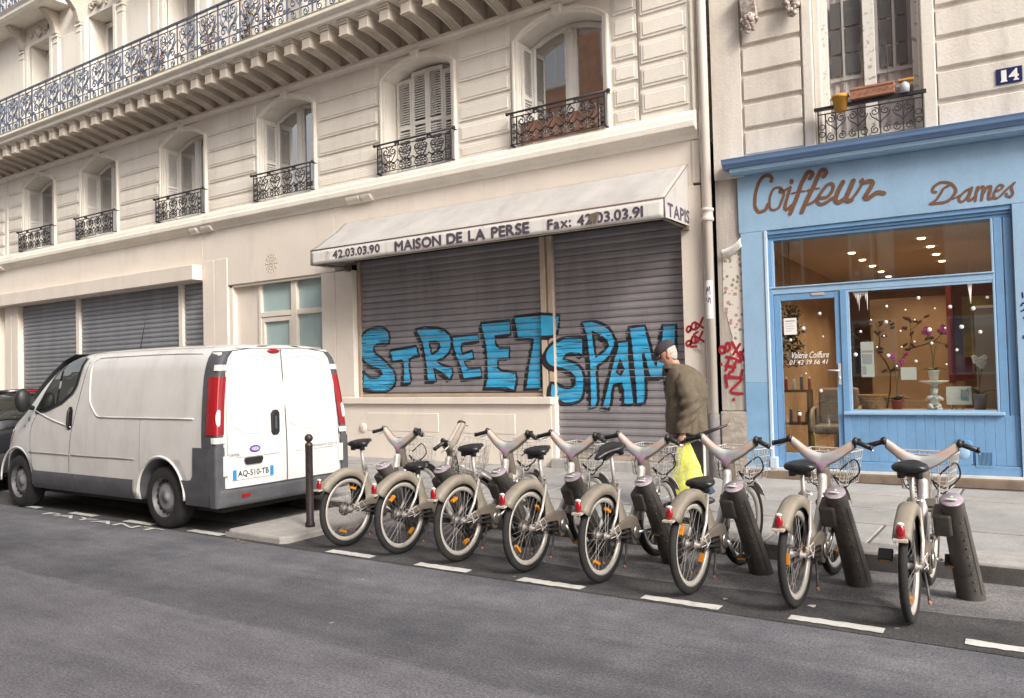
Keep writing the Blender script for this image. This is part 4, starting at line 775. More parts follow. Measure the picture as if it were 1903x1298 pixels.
MB().grid(lambda u, v: (1.2+.98*u, .30+.012*math.sin(u*60)+.01*math.sin(u*23), 4.27+2.9*v), 90, 2).build('curtain', cu_m, W_)
sc = MB()  # dark panes and white bars imitate the opposite windows mirrored in the glass
for x0, x1 in ((1.24, 1.36), (1.40, 1.58), (1.80, 1.93), (1.98, 2.10)):
    for z0, z1 in ((5.18, 5.42), (5.45, 5.75), (5.78, 6.1)): sc.box(x0, x1, .272, .278, z0, z1)
sc.build('reflected_pane', mat('reflected_pane_grey', (.20, .20, .205), .4), W_)
MB().box(1.215, 2.14, .262, .282, 5.10, 5.14).box(1.37, 1.395, .264, .28, 5.14, 6.2).box(1.94, 1.97, .264, .28, 5.14, 6.2).box(1.6, 1.78, .275, .285, 5.1, 6.2).build('reflected_sash', white_p, W_)
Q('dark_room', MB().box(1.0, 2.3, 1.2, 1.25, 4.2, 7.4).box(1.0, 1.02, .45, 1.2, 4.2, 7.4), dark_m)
# window guard with scrolls
rg = MB().box(1.08, 2.30, -.16, -.10, 4.655, 4.69).box(1.115, 1.13, -.14, -.12, 4.23, 4.66).box(2.25, 2.265, -.14, -.12, 4.23, 4.66).box(1.115, 2.265, -.138, -.122, 4.245, 4.258).box(1.115, 2.265, -.138, -.122, 4.60, 4.612).box(1.20, 1.213, -.137, -.123, 4.25, 4.61).box(2.165, 2.178, -.137, -.123, 4.25, 4.61).box(1.115, 1.13, -.14, .0, 4.235, 4.25).box(2.25, 2.265, -.14, .0, 4.235, 4.25)
for k in range(4):
    cx = 1.325+.243*k
    for s_ in (-1, 1):
        for pts in (spiral(cx+s_*.058, 4.535, .05, PI/2, s_*1.35, 14), spiral(cx+s_*.06, 4.32, .05, PI/2, -s_*1.4, 14), smooth_path([(cx+s_*.108, 4.53), (cx+s_*.09, 4.48), (cx+s_*.03, 4.43), (cx, 4.38), (cx, 4.26)], 3)):
            rg.tube([(p[0], -.13, p[1]) for p in pts], .007, 4)
    rg.box(cx-.006, cx+.006, -.136, -.124, 4.26, 4.60)
for x in (1.165, 2.215):
    for z in (4.36, 4.45): rg.tube([(x+.032*math.cos(a), -.13, z+.032*math.sin(a)) for a in [2*PI*q/10 for q in range(10)]], .006, 4, closed=True)
Q('window_guard', rg, iron_k)
# carved consoles hanging below the upper balcony
for cx, cz in ((.325, 5.96), (.85, 6.04)):
    cs = MB(); cs.prism([(.02, cz+.02), (-.10, cz+.05), (-.16, cz+.2), (-.22, cz+.45), (.02, cz+.45)], 'x', cx-.09, cx+.09)
    rr = random.Random(int(cx*100))
    for k in range(34):
        a = rr.uniform(0, 2*PI); q = rr.uniform(.2, 1); cs.ell((cx+math.cos(a)*.10*q, -.11-.05*(1-q)+rr.uniform(-.02, .02), cz+.02+math.sin(a)*.15*q), (.032, .03, .032), 6, 4)
    for k in range(9):
        a = 2*PI*k/9; cs.ell((cx+math.cos(a)*.055, -.15, cz+.0+math.sin(a)*.06), (.028, .02, .028), 7, 5)
    Q('carved_console', cs, mat('weathered_console', (.30, .24, .215), .9, col2=(.55, .50, .45), scale=14, lo=.45, hi=.6))
# house number
hn = Q('house_number_plate', MB().box(2.985, 3.235, -.026, -.012, 4.625, 4.80), enamel, bevel=.006)
n14 = MB(); text(n14, '1', 3.035, 3.085, 4.648, 4.776, lambda x, z: (x, -.0285, z)); n14.box(3.028, 3.092, -.0288, -.0268, 4.645, 4.66).box(3.04, 3.06, -.0288, -.0268, 4.752, 4.765)
n14.build('numeral', plate_w, hn)
n4 = MB(); text(n4, '4', 3.105, 3.20, 4.648, 4.776, lambda x, z: (x, -.0285, z), .02); n4.box(3.15, 3.20, -.0291, -.0268, 4.645, 4.66); n4.build('numeral', plate_w, hn)
# grimy strip with torn wallpaper, granite base, red tags
wall_d = mat('grimy_render', (.30, .265, .24), .95, col2=(.50, .46, .42), scale=4.5, bump=.5, bscale=25, streak=True, lo=.4, hi=.62)
Q('party_strip', MB().box(-.22, .11, .035, .4, 1.0, 4.05), wall_d)
Q('granite_base', MB().box(-.24, .12, -.0, .4, .14, .99), mat('rough_granite', (.36, .32, .28), .95, var=.2, scale=9, bump=.7, bscale=22), bevel=.02, seg=2)
def floral():
    m = bpy.data.materials.new('torn_floral_wallpaper'); m.use_nodes = True; n = m.node_tree.nodes; L = m.node_tree.links; b = n['Principled BSDF']; b.inputs['Roughness'].default_value = .95
    g_ = n.new('ShaderNodeNewGeometry'); prev = None
    base = (.62, .58, .53, 1)
    for sc_, thr, c, off in ((13, .36, (.42, .24, .26, 1), 0), (15, .33, (.22, .24, .10, 1), 5), (11, .24, (.40, .30, .12, 1), 9)):
        mp = n.new('ShaderNodeMapping'); mp.inputs['Location'].default_value = (off, off*.7, off*.3); L.new(g_.outputs['Position'], mp.inputs[0])
        v = n.new('ShaderNodeTexVoronoi'); v.inputs['Scale'].default_value = sc_; L.new(mp.outputs[0], v.inputs['Vector'])
        t = n.new('ShaderNodeTexNoise'); t.inputs['Scale'].default_value = 5; L.new(mp.outputs[0], t.inputs['Vector'])
        k = n.new('ShaderNodeMath'); k.operation = 'LESS_THAN'; L.new(v.outputs['Distance'], k.inputs[0]); k.inputs[1].default_value = thr
        k2 = n.new('ShaderNodeMath'); k2.operation = 'GREATER_THAN'; L.new(t.outputs[0], k2.inputs[0]); k2.inputs[1].default_value = .5
        k3 = n.new('ShaderNodeMath'); k3.operation = 'MULTIPLY'; L.new(k.outputs[0], k3.inputs[0]); L.new(k2.outputs[0], k3.inputs[1])
        mx = n.new('ShaderNodeMix'); mx.data_type = 'RGBA'; L.new(k3.outputs[0], mx.inputs['Factor']); mx.inputs[7].default_value = c
        if prev: L.new(prev, mx.inputs[6])
        else: mx.inputs[6].default_value = base
        prev = mx.outputs[2]
    L.new(prev, b.inputs['Base Color']); return m
Q('torn_wallpaper', MB().prism([(-.145, 3.0), (-.10, 3.06), (.02, 3.02), (.105, 3.05), (.11, 1.50), (.05, 1.44), (.06, 1.62), (.0, 1.66), (-.04, 1.58), (-.09, 1.75), (-.05, 1.95), (-.10, 2.15), (-.12, 2.28), (-.16, 2.30), (-.155, 2.7)], 'y', .030, .034), floral())
Q('curled_paper', MB().grid(lambda u, v: (-.15+.27*u, .02-.10*math.sin(v*2.2), 2.98+.14*u+.11*v-.03*math.sin(u*3)), 8, 6), mat('torn_white_paper', (.66, .64, .62), .9), solid=.003)
mb = MB(); strokes(mb, TAG_B, lambda x, z, i: (x, .0285-.0003*i, z), width=.034); Q('red_tag', mb, spray_r)
# ---- shopfront
Q('fascia_board', MB().box(.08, 3.55, -.0, .3, 3.29, 4.028).box(3.555, UR, 0, .3, 3.29, 4.028), blue_l, bevel=.004)
Q('shop_cornice', MB().prism([(.03, 4.105), (-.19, 4.105), (-.205, 4.125), (-.215, 4.14), (-.25, 4.15), (-.26, 4.185), (-.275, 4.215), (.03, 4.23)], 'x', -.05, UR), mat('cornice_blue', (.15, .25, .43), .55, var=.06, scale=3), bevel=.004)
Q('cornice_board', MB().prism([(.03, 4.03), (-.145, 4.03), (-.15, 4.045), (-.175, 4.05), (-.175, 4.103), (.03, 4.103)], 'x', .03, UR), blue_l, bevel=.003)
Q('painted_sign', (lambda m_: (strokes(m_, [(w_*1.3, q_) for w_, q_ in COIFFEUR], lambda x, z, i: (x, -.0035-.0004*i, z)), m_)[1])(MB()), brown_l)['label'] = 'brown hand-painted script reading Coiffeur'
Q('painted_sign', (lambda m_: (strokes(m_, [(w_*1.3, q_) for w_, q_ in DAMES], lambda x, z, i: (x, -.0035-.0004*i, z)), m_)[1])(MB()), brown_l)['label'] = 'brown hand-painted script reading Dames'
for z0, z1, m_ in ((.27, 1.36, blue_m), (1.36, 3.288, blue_l)):  # lower part of the left pilaster is a deeper blue
    Q('pilaster', MB().box(.10, .40, 0, .3, z0, z1-.001), m_ if z0 > 1 else mat('deeper_light_blue', (.195, .36, .55), .6, var=.08, scale=4), bevel=.004)
Q('pilaster', MB().box(3.08, 3.55, 0, .3, .27, 3.288), blue_l, bevel=.004)
Q('corner_trim', MB().box(.395, .43, -.012, .1, .20, 3.289), mat('pale_trim', (.46, .56, .68), .5), bevel=.004)
Q('trim_foot', MB().box(.385, .475, -.03, .1, .19, .42), MATS['pale_trim'], bevel=.006)
# head, transom and jambs, all recessed; shade put into the darker blue of head and jambs
Q('head_moulding', MB().box(.431, 3.078, .02, .3, 3.235, 3.29).box(.431, 3.078, .045, .3, 3.20, 3.234).box(.431, 3.078, .065, .3, 3.16, 3.199), blue_m, bevel=.004)
Q('transom', MB().box(.431, 2.89, .045, .14, 2.47, 2.545).box(.431, 2.89, .03, .15, 2.545, 2.565), blue_l, bevel=.005)
Q('jamb', MB().box(.431, .475, .04, .16, .27, 3.16), blue_m, bevel=.004)
Q('door_post', MB().box(1.265, 1.345, .04, .16, .27, 2.469), blue_m, bevel=.006)
for k in range(2): Q('jamb_board', MB().box(2.895+.092*k, 2.98+.092*k, .05+.0*k, .2, .40, 3.16), blue_m, bevel=.008)
Q('jamb_bead', MB().box(2.868, 2.894, .045, .15, .99, 3.16), blue_l, bevel=.005)
Q('window_sill', MB().box(1.27, 2.94, -.01, .16, .955, .992), blue_l, bevel=.008, seg=2)
Q('pane_bead', MB().box(1.346, 1.366, .05, .12, .992, 2.469), blue_l); Q('pane_bead', MB().box(1.366, 2.868, .05, .12, .992, 1.012), blue_l); Q('pane_bead', MB().box(1.366, 2.868, .05, .12, 2.445, 2.469), blue_l); Q('pane_bead', MB().box(.476, .492, .05, .12, 2.566, 3.159), blue_l)
x = 1.35
k = 0
while x < 3.07:
    w_ = .098; Q('kick_board', MB().box(x, min(x+w_, 3.076), .035, .2, .395, .954), blue_m, bevel=.003); x += w_+.001
Q('kick_post', MB().box(1.265, 1.349, .03, .2, .27, .954), blue_m, bevel=.005)
Q('skirting', MB().box(1.35, 3.077, .015, .2, .285, .392), blue_m, bevel=.008, seg=2)
Q('base_flashing', MB().box(.08, UR, -.03, .3, .255, .285).box(.08, .475, -.035, .3, .19, .254), mat('pale_flashing', (.60, .60, .58), .6, var=.1, scale=6))
Q('plinth', MB().box(.12, UR, -.05, .4, .14, .253), mat('brown_plinth', (.155, .115, .085), .9, col2=(.22, .17, .13), scale=6, bump=.3, bscale=50), bevel=.01)
Q('shop_pane', MB().box(1.36, 2.87, .085, .093, 1.01, 2.45), shop_g)
Q('fanlight_pane', MB().box(.49, 2.87, .085, .093, 2.56, 3.165), shop_g)
# door
D_ = Q('shop_door', MB().box(.478, .56, .055, .11, .29, 2.467).box(1.205, 1.262, .055, .11, .29, 2.467).box(.56, 1.205, .055, .11, 2.385, 2.467).box(.56, 1.205, .055, .11, .29, .47), blue_m, bevel=.005)
MB().box(.56, 1.205, .08, .088, .47, 2.385).build('pane', shop_g, D_)
MB().box(1.222, 1.25, .035, .055, 1.32, 1.58).tube([(1.236, .035, 1.49), (1.236, 0, 1.49), (1.22, -.01, 1.492), (1.11, -.01, 1.497)], .011, 8).ell((1.236, .035, 1.40), (.012, .01, .018), 8, 6).build('door_handle', mat('white_handle', (.62, .6, .57), .4, metal=.3), D_)
MB().box(.94, 1.09, .045, .056, 2.43, 2.462).build('small_plaque', mat('pink_grey_plaque', (.45, .38, .38), .6), D_)
dl = MB(); 
for txt_, z0_, z1_ in (('Valerie Coiffure', 1.655, 1.735), ('01 42 39 66 41', 1.575, 1.635)):
    text(dl, txt_, .655, 1.105, z0_, z1_, lambda x, z: (x+(z-1.65)*.25, .0775, z), .006)
tag(dl.build('window_lettering', mat('white_vinyl', (.75, .75, .74), .6), D_), kind='stuff')
# gas hatch and vent in the kick panel
ht = Q('meter_hatch', MB().prism([(2.43+.03, .385), (2.58, .385), (2.61, .415), (2.61, .645), (2.58, .675), (2.46, .675), (2.43, .645), (2.43, .415)], 'y', .012, .034), blue_m, bevel=.006)
MB().lathe([(0, -.004), (.06, -.006), (.068, 0)], (2.52, .012, .53), 'y', 20).build('round_lid', blue_l, ht); MB().tube([(2.44, .01, .52), (2.425, .0, .54), (2.44, .01, .56)], .008, 6).build('hinge', blue_m, ht)
vt = Q('vent_grille', MB().box(2.64, 2.665, .01, .034, .375, .56).box(2.795, 2.82, .01, .034, .375, .56).box(2.665, 2.795, .01, .034, .375, .395).box(2.665, 2.795, .01, .034, .54, .56).box(2.665, 2.795, .028, .034, .395, .54), blue_m)
bars = MB()
for k in range(10): bars.box(2.67+.0125*k, 2.676+.0125*k, .012, .022, .395, .54)
tag(bars.build('vent_bars', blue_m, vt), kind='stuff')
# stickers, notices, icicles stuck to the panes
dots = [(1.022, 2.201), (.823, 2.028), (.666, 1.887), (.835, 1.462), (1.005, 1.244), (.743, .957), (1.779, 2.244), (1.979, 2.19), (1.768, 2.058), (1.602, 2.09), (1.483, 1.956), (1.739, 1.893), (2.072, 2.067), (1.918, 1.943), (2.063, 1.811), (1.659, 1.761), (1.779, 1.657), (1.418, 1.679), (2.071, 1.582), (1.865, 1.53), (2.121, 2.32), (2.224, 1.944), (2.241, 1.786), (2.285, 2.187), (2.443, 2.196), (2.55, 1.96), (2.494, 1.698), (2.383, 1.537), (2.731, 1.893), (2.672, 2.163), (2.814, 2.279), (1.053, 1.915), (1.925, 1.753), (2.382, 1.956)]
snow_m = mat('snow_sticker', (.82, .80, .78), .7)
for i, (x, z) in enumerate(dots):
    r_ = (.021, .024, .017, .011)[i % 4] if i not in (31, 9, 12, 13, 14, 15, 32, 33, 23, 27) else .011
    MB().lathe([(0, -.001), (r_, -.001), (r_, .0005)], (x, .0775 if x < 1.25 else .0825, z), 'y', 12).build('snow_dot', snow_m, B)
ic = MB()
for k, l in enumerate((.05, .09, .16, .24, .10, .07, .06, .12, .25)): ic.prism([(1.412+.0185*k, 2.445), (1.432+.0185*k, 2.445), (1.424+.0185*k, 2.445-l)], 'y', .0815, .0828)
Q('icicle_sticker', ic.box(1.412, 1.581, .0815, .0828, 2.425, 2.445), snow_m); Q('icicle_sticker', MB().prism([(2.625, 2.445), (2.672, 2.445), (2.66, 2.32), (2.652, 2.21), (2.64, 2.32)], 'y', .0815, .0828), snow_m)
paper = mat('notice_paper', (.72, .71, .68), .8)
np_ = Q('door_notice', MB().box(.59, .745, .074, .0768, 1.955, 2.165), paper); MB().box(.61, .725, .0725, .0738, 2.12, 2.135).box(.61, .70, .0725, .0738, 2.09, 2.095).box(.61, .72, .0725, .0738, 2.06, 2.065).box(.61, .715, .0725, .0738, 2.03, 2.035).box(.61, .68, .0725, .0738, 2.0, 2.005).build('print_lines', spray_g, np_)
np2 = Q('price_list', MB().box(1.475, 1.62, .095, .098, 1.405, 1.83), paper)
MB().box(1.485, 1.61, .0935, .0948, 1.70, 1.725).build('print_band', mat('peach_print', (.66, .40, .30), .8), np2); MB().box(1.49, 1.60, .0935, .0948, 1.56, 1.68).box(1.49, 1.53, .0935, .0948, 1.43, 1.54).build('print_lines', mat('pale_print', (.5, .46, .46), .8), np2)
Q('sill_notice', MB().box(1.905, 2.07, .10, .103, 1.365, 1.512), paper)
sheet = Q('taped_sheet', MB().box(3.16, 3.40, -.004, -.0015, 1.33, 1.83), paper)
MB().box(3.135, 3.185, -.0065, -.0045, 1.80, 1.835).box(3.135, 3.185, -.0065, -.0045, 1.32, 1.36).build('blue_tape', enamel, sheet)
mb = MB(); strokes(mb, [[(3.145, 2.30), (3.15, 2.25)], [(3.13, 2.16), (3.15, 2.19), (3.18, 2.17), (3.16, 2.12), (3.13, 2.10)], [(3.15, 2.03), (3.19, 1.98), (3.22, 2.04)], [(3.14, 1.15), (3.17, 1.19), (3.2, 1.15)]], lambda x, z, i: (x, -.003-.0003*i, z), width=.016); Q('navy_script', mb, enamel)
# ---- salon interior
Q('salon_floor', MB().box(.15, 3.3, .18, 7.0, .20, .245), mat('salon_floor_tile', (.30, .21, .14), .4, var=.2, scale=3))
Q('salon_ceiling', MB().box(.15, 3.3, .3, 10.0, 3.21, 3.26), mat('salon_ceiling_paint', (.56, .47, .40), .8))
Q('salon_wall', MB().box(.15, .2, .3, 10.0, .245, 3.209).box(3.25, 3.3, .3, 10.0, .245, 3.209).box(.2, 3.25, 9.95, 10.0, .245, 3.209).box(1.32, 2.5, 2.4, 2.46, .245, 2.5), mat('salon_wall_paint', (.40, .275, .175), .8, var=.12, scale=2))
lamp_m = mat('spotlight_glow', (1, .72, .42), .5, emit=6)
for i, (u_, v_) in enumerate([(1.11, 2.34), (1.13, 3.32), (1.16, 4.31), (1.18, 5.34), (1.2, 6.36), (2.09, 1.47), (2.14, 2.41), (2.16, 3.42), (2.19, 4.41)]):
    o = MB().lathe([(0, -.012), (.04, -.012), (.05, 0), (.05, .006)], (u_, v_, 3.205), 'z', 16).build('ceiling_spotlight', [lamp_m], B)
for i, (u_, v_) in enumerate([(1.11, 2.34), (1.13, 3.32), (1.16, 4.31), (1.18, 5.34), (2.09, 1.47), (2.14, 2.41), (2.16, 3.42), (2.19, 4.41), (1.6, .62), (2.45, .62)]):
    ld = bpy.data.lights.new('salon_lamp_and_fill', 'SPOT'); ld.energy = 42 if i < 8 else 24; ld.color = (1, .72, .43); ld.shadow_soft_size = .04; ld.spot_size = R(115); ld.spot_blend = .6  # last two, by the window, are added fill for the display, without a fitting
    lo_ = bpy.data.objects.new('salon_lamp_and_fill', ld); COL.objects.link(lo_); lo_.location = SW(u_, v_, 3.17)
# display shelf and what stands on it
Q('display_shelf', MB().box(1.37, 2.86, .17, .52, .985, 1.005), mat('pale_wood_shelf', (.44, .33, .22), .5, var=.12, scale=5), bevel=.005)
Q('red_wall_panel', MB().box(2.36, 3.22, 2.38, 2.42, 1.30, 2.66), mat('dark_red_lacquer', (.16, .012, .015), .3)); Q('red_panel_return', MB().box(2.34, 2.40, 1.6, 2.38, 1.28, 2.7), mat('dark_red_lacquer'))
def T(name, label, cat, u, v, z, group=None): return thing(name, label, cat, SW(u, v, z), SR, group)
pc = T('framed_picture', 'large yellow-green picture on the dark red salon wall', 'picture', 2.86, 2.36, 1.62)
MB().box(-.36, .36, -.0, .02, 0, .84).build('print', mat('yellow_green_print', (.52, .50, .20), .6, col2=(.30, .30, .13), scale=6), pc); 
st_ = MB()
for k in range(14): st_.tube([(-.05+.02*k, -.006, .1), (-.15+.03*k, -.006, .3), (-.3+.035*k, -.006, .42+.012*k)], [.004, .006, .002], 4)
st_.build('brush_strokes', mat('print_strokes', (.16, .13, .07), .7), pc)
cl = T('grey_partition', 'pale grey partition screen inside the salon at the right of the window', 'partition', 2.80, .75, .25); MB().box(-.13, .16, 0, .10, 0, 1.95).build('panel', mat('partition_grey', (.36, .31, .29), .8), cl); MB().box(-.14, .17, -.01, .11, 1.95, 1.98).build('cap', white_p, cl)
def leafblade(mb_, p0, d, l, w_, droop=.3):
    d = Vector(d).normalized(); s_ = d.cross(Vector((0, 0, 1))).normalized(); p0 = Vector(p0); L_ = []; R_ = []; M_ = []
    for i in range(7):
        t = i/6; c_ = p0+d*l*t+Vector((0, 0, -droop*l*t*t)); ww = w_*math.sin(PI*(.08+.9*t))**.7; L_.append(c_-s_*ww); R_.append(c_+s_*ww); M_.append(c_-Vector((0, 0, .006)))
    mb_.add(L_+M_+R_, [(i, i+1, 7+i+1, 7+i) for i in range(6)]+[(7+i, 7+i+1, 14+i+1, 14+i) for i in range(6)], 0, True)
def flower(mb_, c_, r_, rr):
    for k in range(5):
        a = 2*PI*k/5+.3; mb_.ell((c_[0]+math.cos(a)*r_*.6, c_[1]-.01+rr.uniform(-.008, .008), c_[2]+math.sin(a)*r_*.6), (r_*.55, r_*.14, r_*.5), 8, 5)
def orchid(label, u, v, z, potm, petal, blooms, name='potted_orchid', ph=.11, pr=.06, leaves=4, leafl=.18, lw=.028):
    t = T(name, label, 'plant', u, v, z); rr = random.Random(int(u*1000)); 
    MB().lathe([(0, 0), (pr*.75, 0), (pr, ph), (pr*1.08, ph), (pr*1.08, ph+.012), (pr*.9, ph+.012), (pr*.85, ph-.02), (0, ph-.02)], (0, 0, 0), 'z', 18).build('pot', potm, t)
    lf = MB(); 
    for k in range(leaves): a = 2*PI*k/leaves+.5; leafblade(lf, (0, 0, ph), (math.cos(a), math.sin(a)*.5, .7), leafl, lw, .5)
    lf.build('leaves', leaf_d, t); sm_ = MB(); fl = MB()
    for bx_, bz_ in blooms:
        sm_.tube(smooth_path([(0, 0, ph), (bx_*.2, 0, bz_*.6), (bx_, -.01, bz_)], 4), .003, 5); flower(fl, (bx_, -.02, bz_), .03, rr)
    if blooms: sm_.build('stems', mat('orchid_stem', (.10, .13, .05), .6), t); fl.build('blossoms', petal, t)
    return t
pink = mat('magenta_petal', (.40, .05, .20), .6); whitep = mat('white_petal', (.74, .68, .68), .6); potw = mat('white_ceramic', (.7, .69, .66), .35); potg = mat('grey_pot_clay', (.28, .28, .32), .7)
stt = T('cherub_figurine', 'white seated cherub figurine holding up a small tray in the salon window', 'figurine', 2.235, .33, 1.005)
fg = MB(); fg.ell((0, 0, .10), (.055, .05, .075), 14, 10).ell((0, -.012, .215), (.042, .042, .048), 14, 10).ell((-.045, -.06, .045), (.03, .055, .03), 10, 8).ell((.045, -.06, .045), (.03, .055, .03), 10, 8).ell((-.03, -.105, .03), (.022, .03, .02), 8, 6).ell((.03, -.105, .03), (.022, .03, .02), 8, 6)
for s_ in (-1, 1): fg.tube([(s_*.05, -.01, .15), (s_*.082, -.04, .12), (s_*.05, -.075, .135), (s_*.02, -.06, .17)], [.02, .018, .014, .012], 8)
for k in range(16): a = 2*PI*k/16; fg.ell((.034*math.cos(a), -.0+.034*math.sin(a), .24+.012*math.sin(k*2.3)), (.014, .014, .014), 6, 5)
fg.lathe([(0, 0), (.085, 0), (.085, .02), (.07, .03), (0, .03)], (0, -.02, 0), 'z', 18); fg.build('figure', potw, stt); MB().lathe([(0, .265), (.03, .265), (.05, .30), (.15, .325), (.165, .335), (.15, .34), (0, .335)], (0, -.01, 0), 'z', 24).build('tray', potw, stt)
orchid('white square pot with a magenta orchid on the cherub tray', 2.235, .32, 1.345, potw, pink, [(-.055, .62), (-.03, .57), (-.08, .58), (.10, .60), (.14, .57), (.12, .64)])
orchid('grey clay pot of long strap leaves beside a white orchid spray', 2.70, .30, 1.005, potg, whitep, [(.02, .58), (-.03, .56), (.05, .54), (.0, .53), (.03, .50), (-.04, .60), (.06, .60)], ph=.17, pr=.075, leaves=5, leafl=.28, lw=.035)
orchid('pink orchid in a red wrapped pot low at the left of the salon window', 1.83, .36, 1.005, mat('pink_red_wrap', (.38, .09, .09), .7), pink, [(-.05, .66), (-.02, .62), (.05, .55), (.08, .58), (.12, .67)], ph=.10, pr=.07, leaves=7, leafl=.2, lw=.05)
fr_ = T('easel_card', 'white display card with a small picture leaning on a little easel in the window', 'card', 2.49, .28, 1.005)
c_ = MB().box(-.13, .13, 0, .012, .06, .27).build('card', paper, fr_); MB().box(.02, .10, -.004, -.001, .10, .235).build('photo', mat('teal_photo', (.14, .30, .34), .6, col2=(.5, .5, .48), scale=25), c_); MB().tube([(-.06, .01, .06), (-.03, -.03, 0)], .006, 6).tube([(-.06, .01, .06), (-.08, .06, 0)], .006, 6).tube([(.06, .01, .06), (.03, -.03, 0)], .006, 6).build('easel', twig, fr_)
bx_ = T('wicker_basket', 'brown wicker basket at the left end of the salon window display', 'basket', 1.56, .36, 1.005)
wk = MB()
for k in range(9): wk.tube([((.12+.006*k)*math.cos(a), (.09+.004*k)*math.sin(a), .01+.02*k) for a in [2*PI*q/18 for q in range(18)]], .011, 5, closed=True)
wk.build('weave', mat('wicker', (.30, .16, .07), .8, var=.3, scale=30), bx_); MB().lathe([(0, 0), (.11, 0), (.11, .01)], (0, 0, .005), 'z', 14).build('base', twig, bx_)
# painted tree decal on the salon's inner wall
dc = MB(); rr = random.Random(5)
def br_(x, z, a, l, d):
    x2, z2 = x+math.cos(a)*l, z+math.sin(a)*l; dc.tube([(x, 2.393, z), ((x+x2)/2+.02, 2.393, (z+z2)/2), (x2, 2.393, z2)], [.012*d/4, .010*d/4, .006*d/4], 4)
    if d > 1:
        for s_ in (-1, 1): br_(x2, z2, a+s_*rr.uniform(.3, .7), l*rr.uniform(.6, .8), d-1)
    for k in range(3): dc.ell((x2+rr.uniform(-.08, .08), 2.393, z2+rr.uniform(-.05, .06)), (.045, .003, .018), 7, 4, M=Matrix.Rotation(rr.uniform(-1, 1), 3, 'Y'))
br_(1.50, .9, 1.45, .55, 4); tag(Q('wall_tree_decal', dc, mat('decal_brown', (.06, .035, .025), .8)), kind='stuff')
# behind the door: reception shelf, boxes, salon chair, trailing plant
sh2 = T('salon_shelf', 'dark shelf unit with bottles behind the salon door', 'shelf', .42, 1.1, .245); MB().box(-.2, .25, 0, .3, 0, .04).box(-.2, .25, 0, .3, .5, .53).box(-.2, .25, 0, .3, .95, .98).box(-.2, -.17, 0, .3, .04, .95).box(.22, .25, 0, .3, .04, .95).build('case', mat('dark_wood', (.10, .06, .035), .5), sh2)
for k in range(8):
    o = T('hair_product', ['pale bottle at the left end of the lower salon shelf','red bottle at the left of the upper salon shelf','dark bottle second on the lower salon shelf','pale bottle second on the upper salon shelf','red bottle third on the lower salon shelf','dark bottle third on the upper salon shelf','pale bottle at the right end of the lower salon shelf','red bottle at the right end of the upper salon shelf'][k], 'bottle', .30+.052*k, 1.2, 1.225 if k % 2 else .775, group='products on the salon shelf'); MB().box(-.02, .02, -.02, .02, 0, .12+.03*(k % 3)).build('body', mat('product%d' % (k % 3), ((.5, .5, .5), (.35, .07, .07), (.12, .12, .14))[k % 3], .4), o, bevel=.006); MB().lathe([(0, 0), (.012, 0), (.012, .03), (0, .03)], (0, 0, .12+.03*(k % 3)), 'z', 10).build('cap', white_p, o)
ch = T('salon_chair', 'grey upholstered salon chair with curved armrests seen through the door', 'chair', 1.02, 1.05, .245)
um = mat('grey_upholstery', (.30, .25, .21), .6)
MB().box(-.26, .26, -.24, .24, .40, .52).build('seat', um, ch, bevel=.04, seg=3); MB().box(-.26, .26, .20, .30, .50, 1.0).build('backrest', um, ch, bevel=.04, seg=3)
for s_ in (-1, 1): MB().tube(smooth_path([(s_*.29, .24, .45), (s_*.29, .2, .72), (s_*.29, -.05, .72), (s_*.29, -.2, .66), (s_*.29, -.22, .45)], 3), .025, 8).build('armrest', um, ch)
MB().lathe([(0, 0), (.24, 0), (.24, .02), (.04, .05), (.035, .40)], (0, 0, 0), 'z', 20).build('pedestal', chrome, ch)
iv = T('trailing_plant', 'bushy dark green plant hanging inside the top left of the salon door', 'plant', .60, .45, 1.75); lv = MB(); rr = random.Random(3)
for k in range(420):
    t = rr.random(); p = Vector((rr.gauss(0, .05+.05*t), rr.gauss(0, .06), .60-t*.8)); d = Vector((rr.uniform(-1, 1), rr.uniform(-1, 1), rr.uniform(-1, .6))).normalized()*.03; n_ = d.cross(Vector((.2, .6, .7))).normalized()*.016; lv.add([p-d, p+n_, p+d, p-n_], [(0, 1, 2, 3)])
lv.build('foliage', leaf_d, iv); MB().tube([(0, 0, 1.45), (0, 0, .55), (.02, 0, .1), (-.02, 0, -.2)], .006, 5).build('stem', twig, iv)
# flower pots on the window guard above
op = T('flower_pot', 'ochre flower pot with a bare twig hooked on the upstairs window guard', 'pot', 1.385, -.16, 4.60); MB().lathe([(0, 0), (.065, 0), (.088, .15), (.10, .15), (.10, .19), (.088, .19), (.082, .15), (0, .15)], (0, 0, 0), 'z', 20).build('pot', ochre, op); MB().tube([(0, 0, .15), (.02, 0, .35), (.0, 0, .5), (.03, 0, .62)], [.006, .005, .004, .002], 5).tube([(.03, 0, .15), (.07, 0, .25), (.06, 0, .33)], .003, 5).tube([(.02, 0, .35), (.06, 0, .42)], .003, 5).build('twig', twig, op)
tr = T('planter_trough', 'long terracotta trough planter resting on the upstairs window guard', 'planter', 1.50, -.17, 4.70); MB().prism([(-.05, 0), (.07, 0), (.08, .10), (.09, .10), (.09, .13), (-.07, .13), (-.07, .10), (-.06, .10)], 'x', 0, .48).build('trough', terra, tr, bevel=.006)
fe = MB()
for k in range(7): fe.tube([(.03+.07*k, -.052, .035), (.06+.07*k, -.058, .075), (.09+.07*k, -.052, .035)], .004, 5)
fe.build('relief', terra, tr); MB().box(.02, .46, -.05, .07, .10, .12).build('soil', twig, tr)
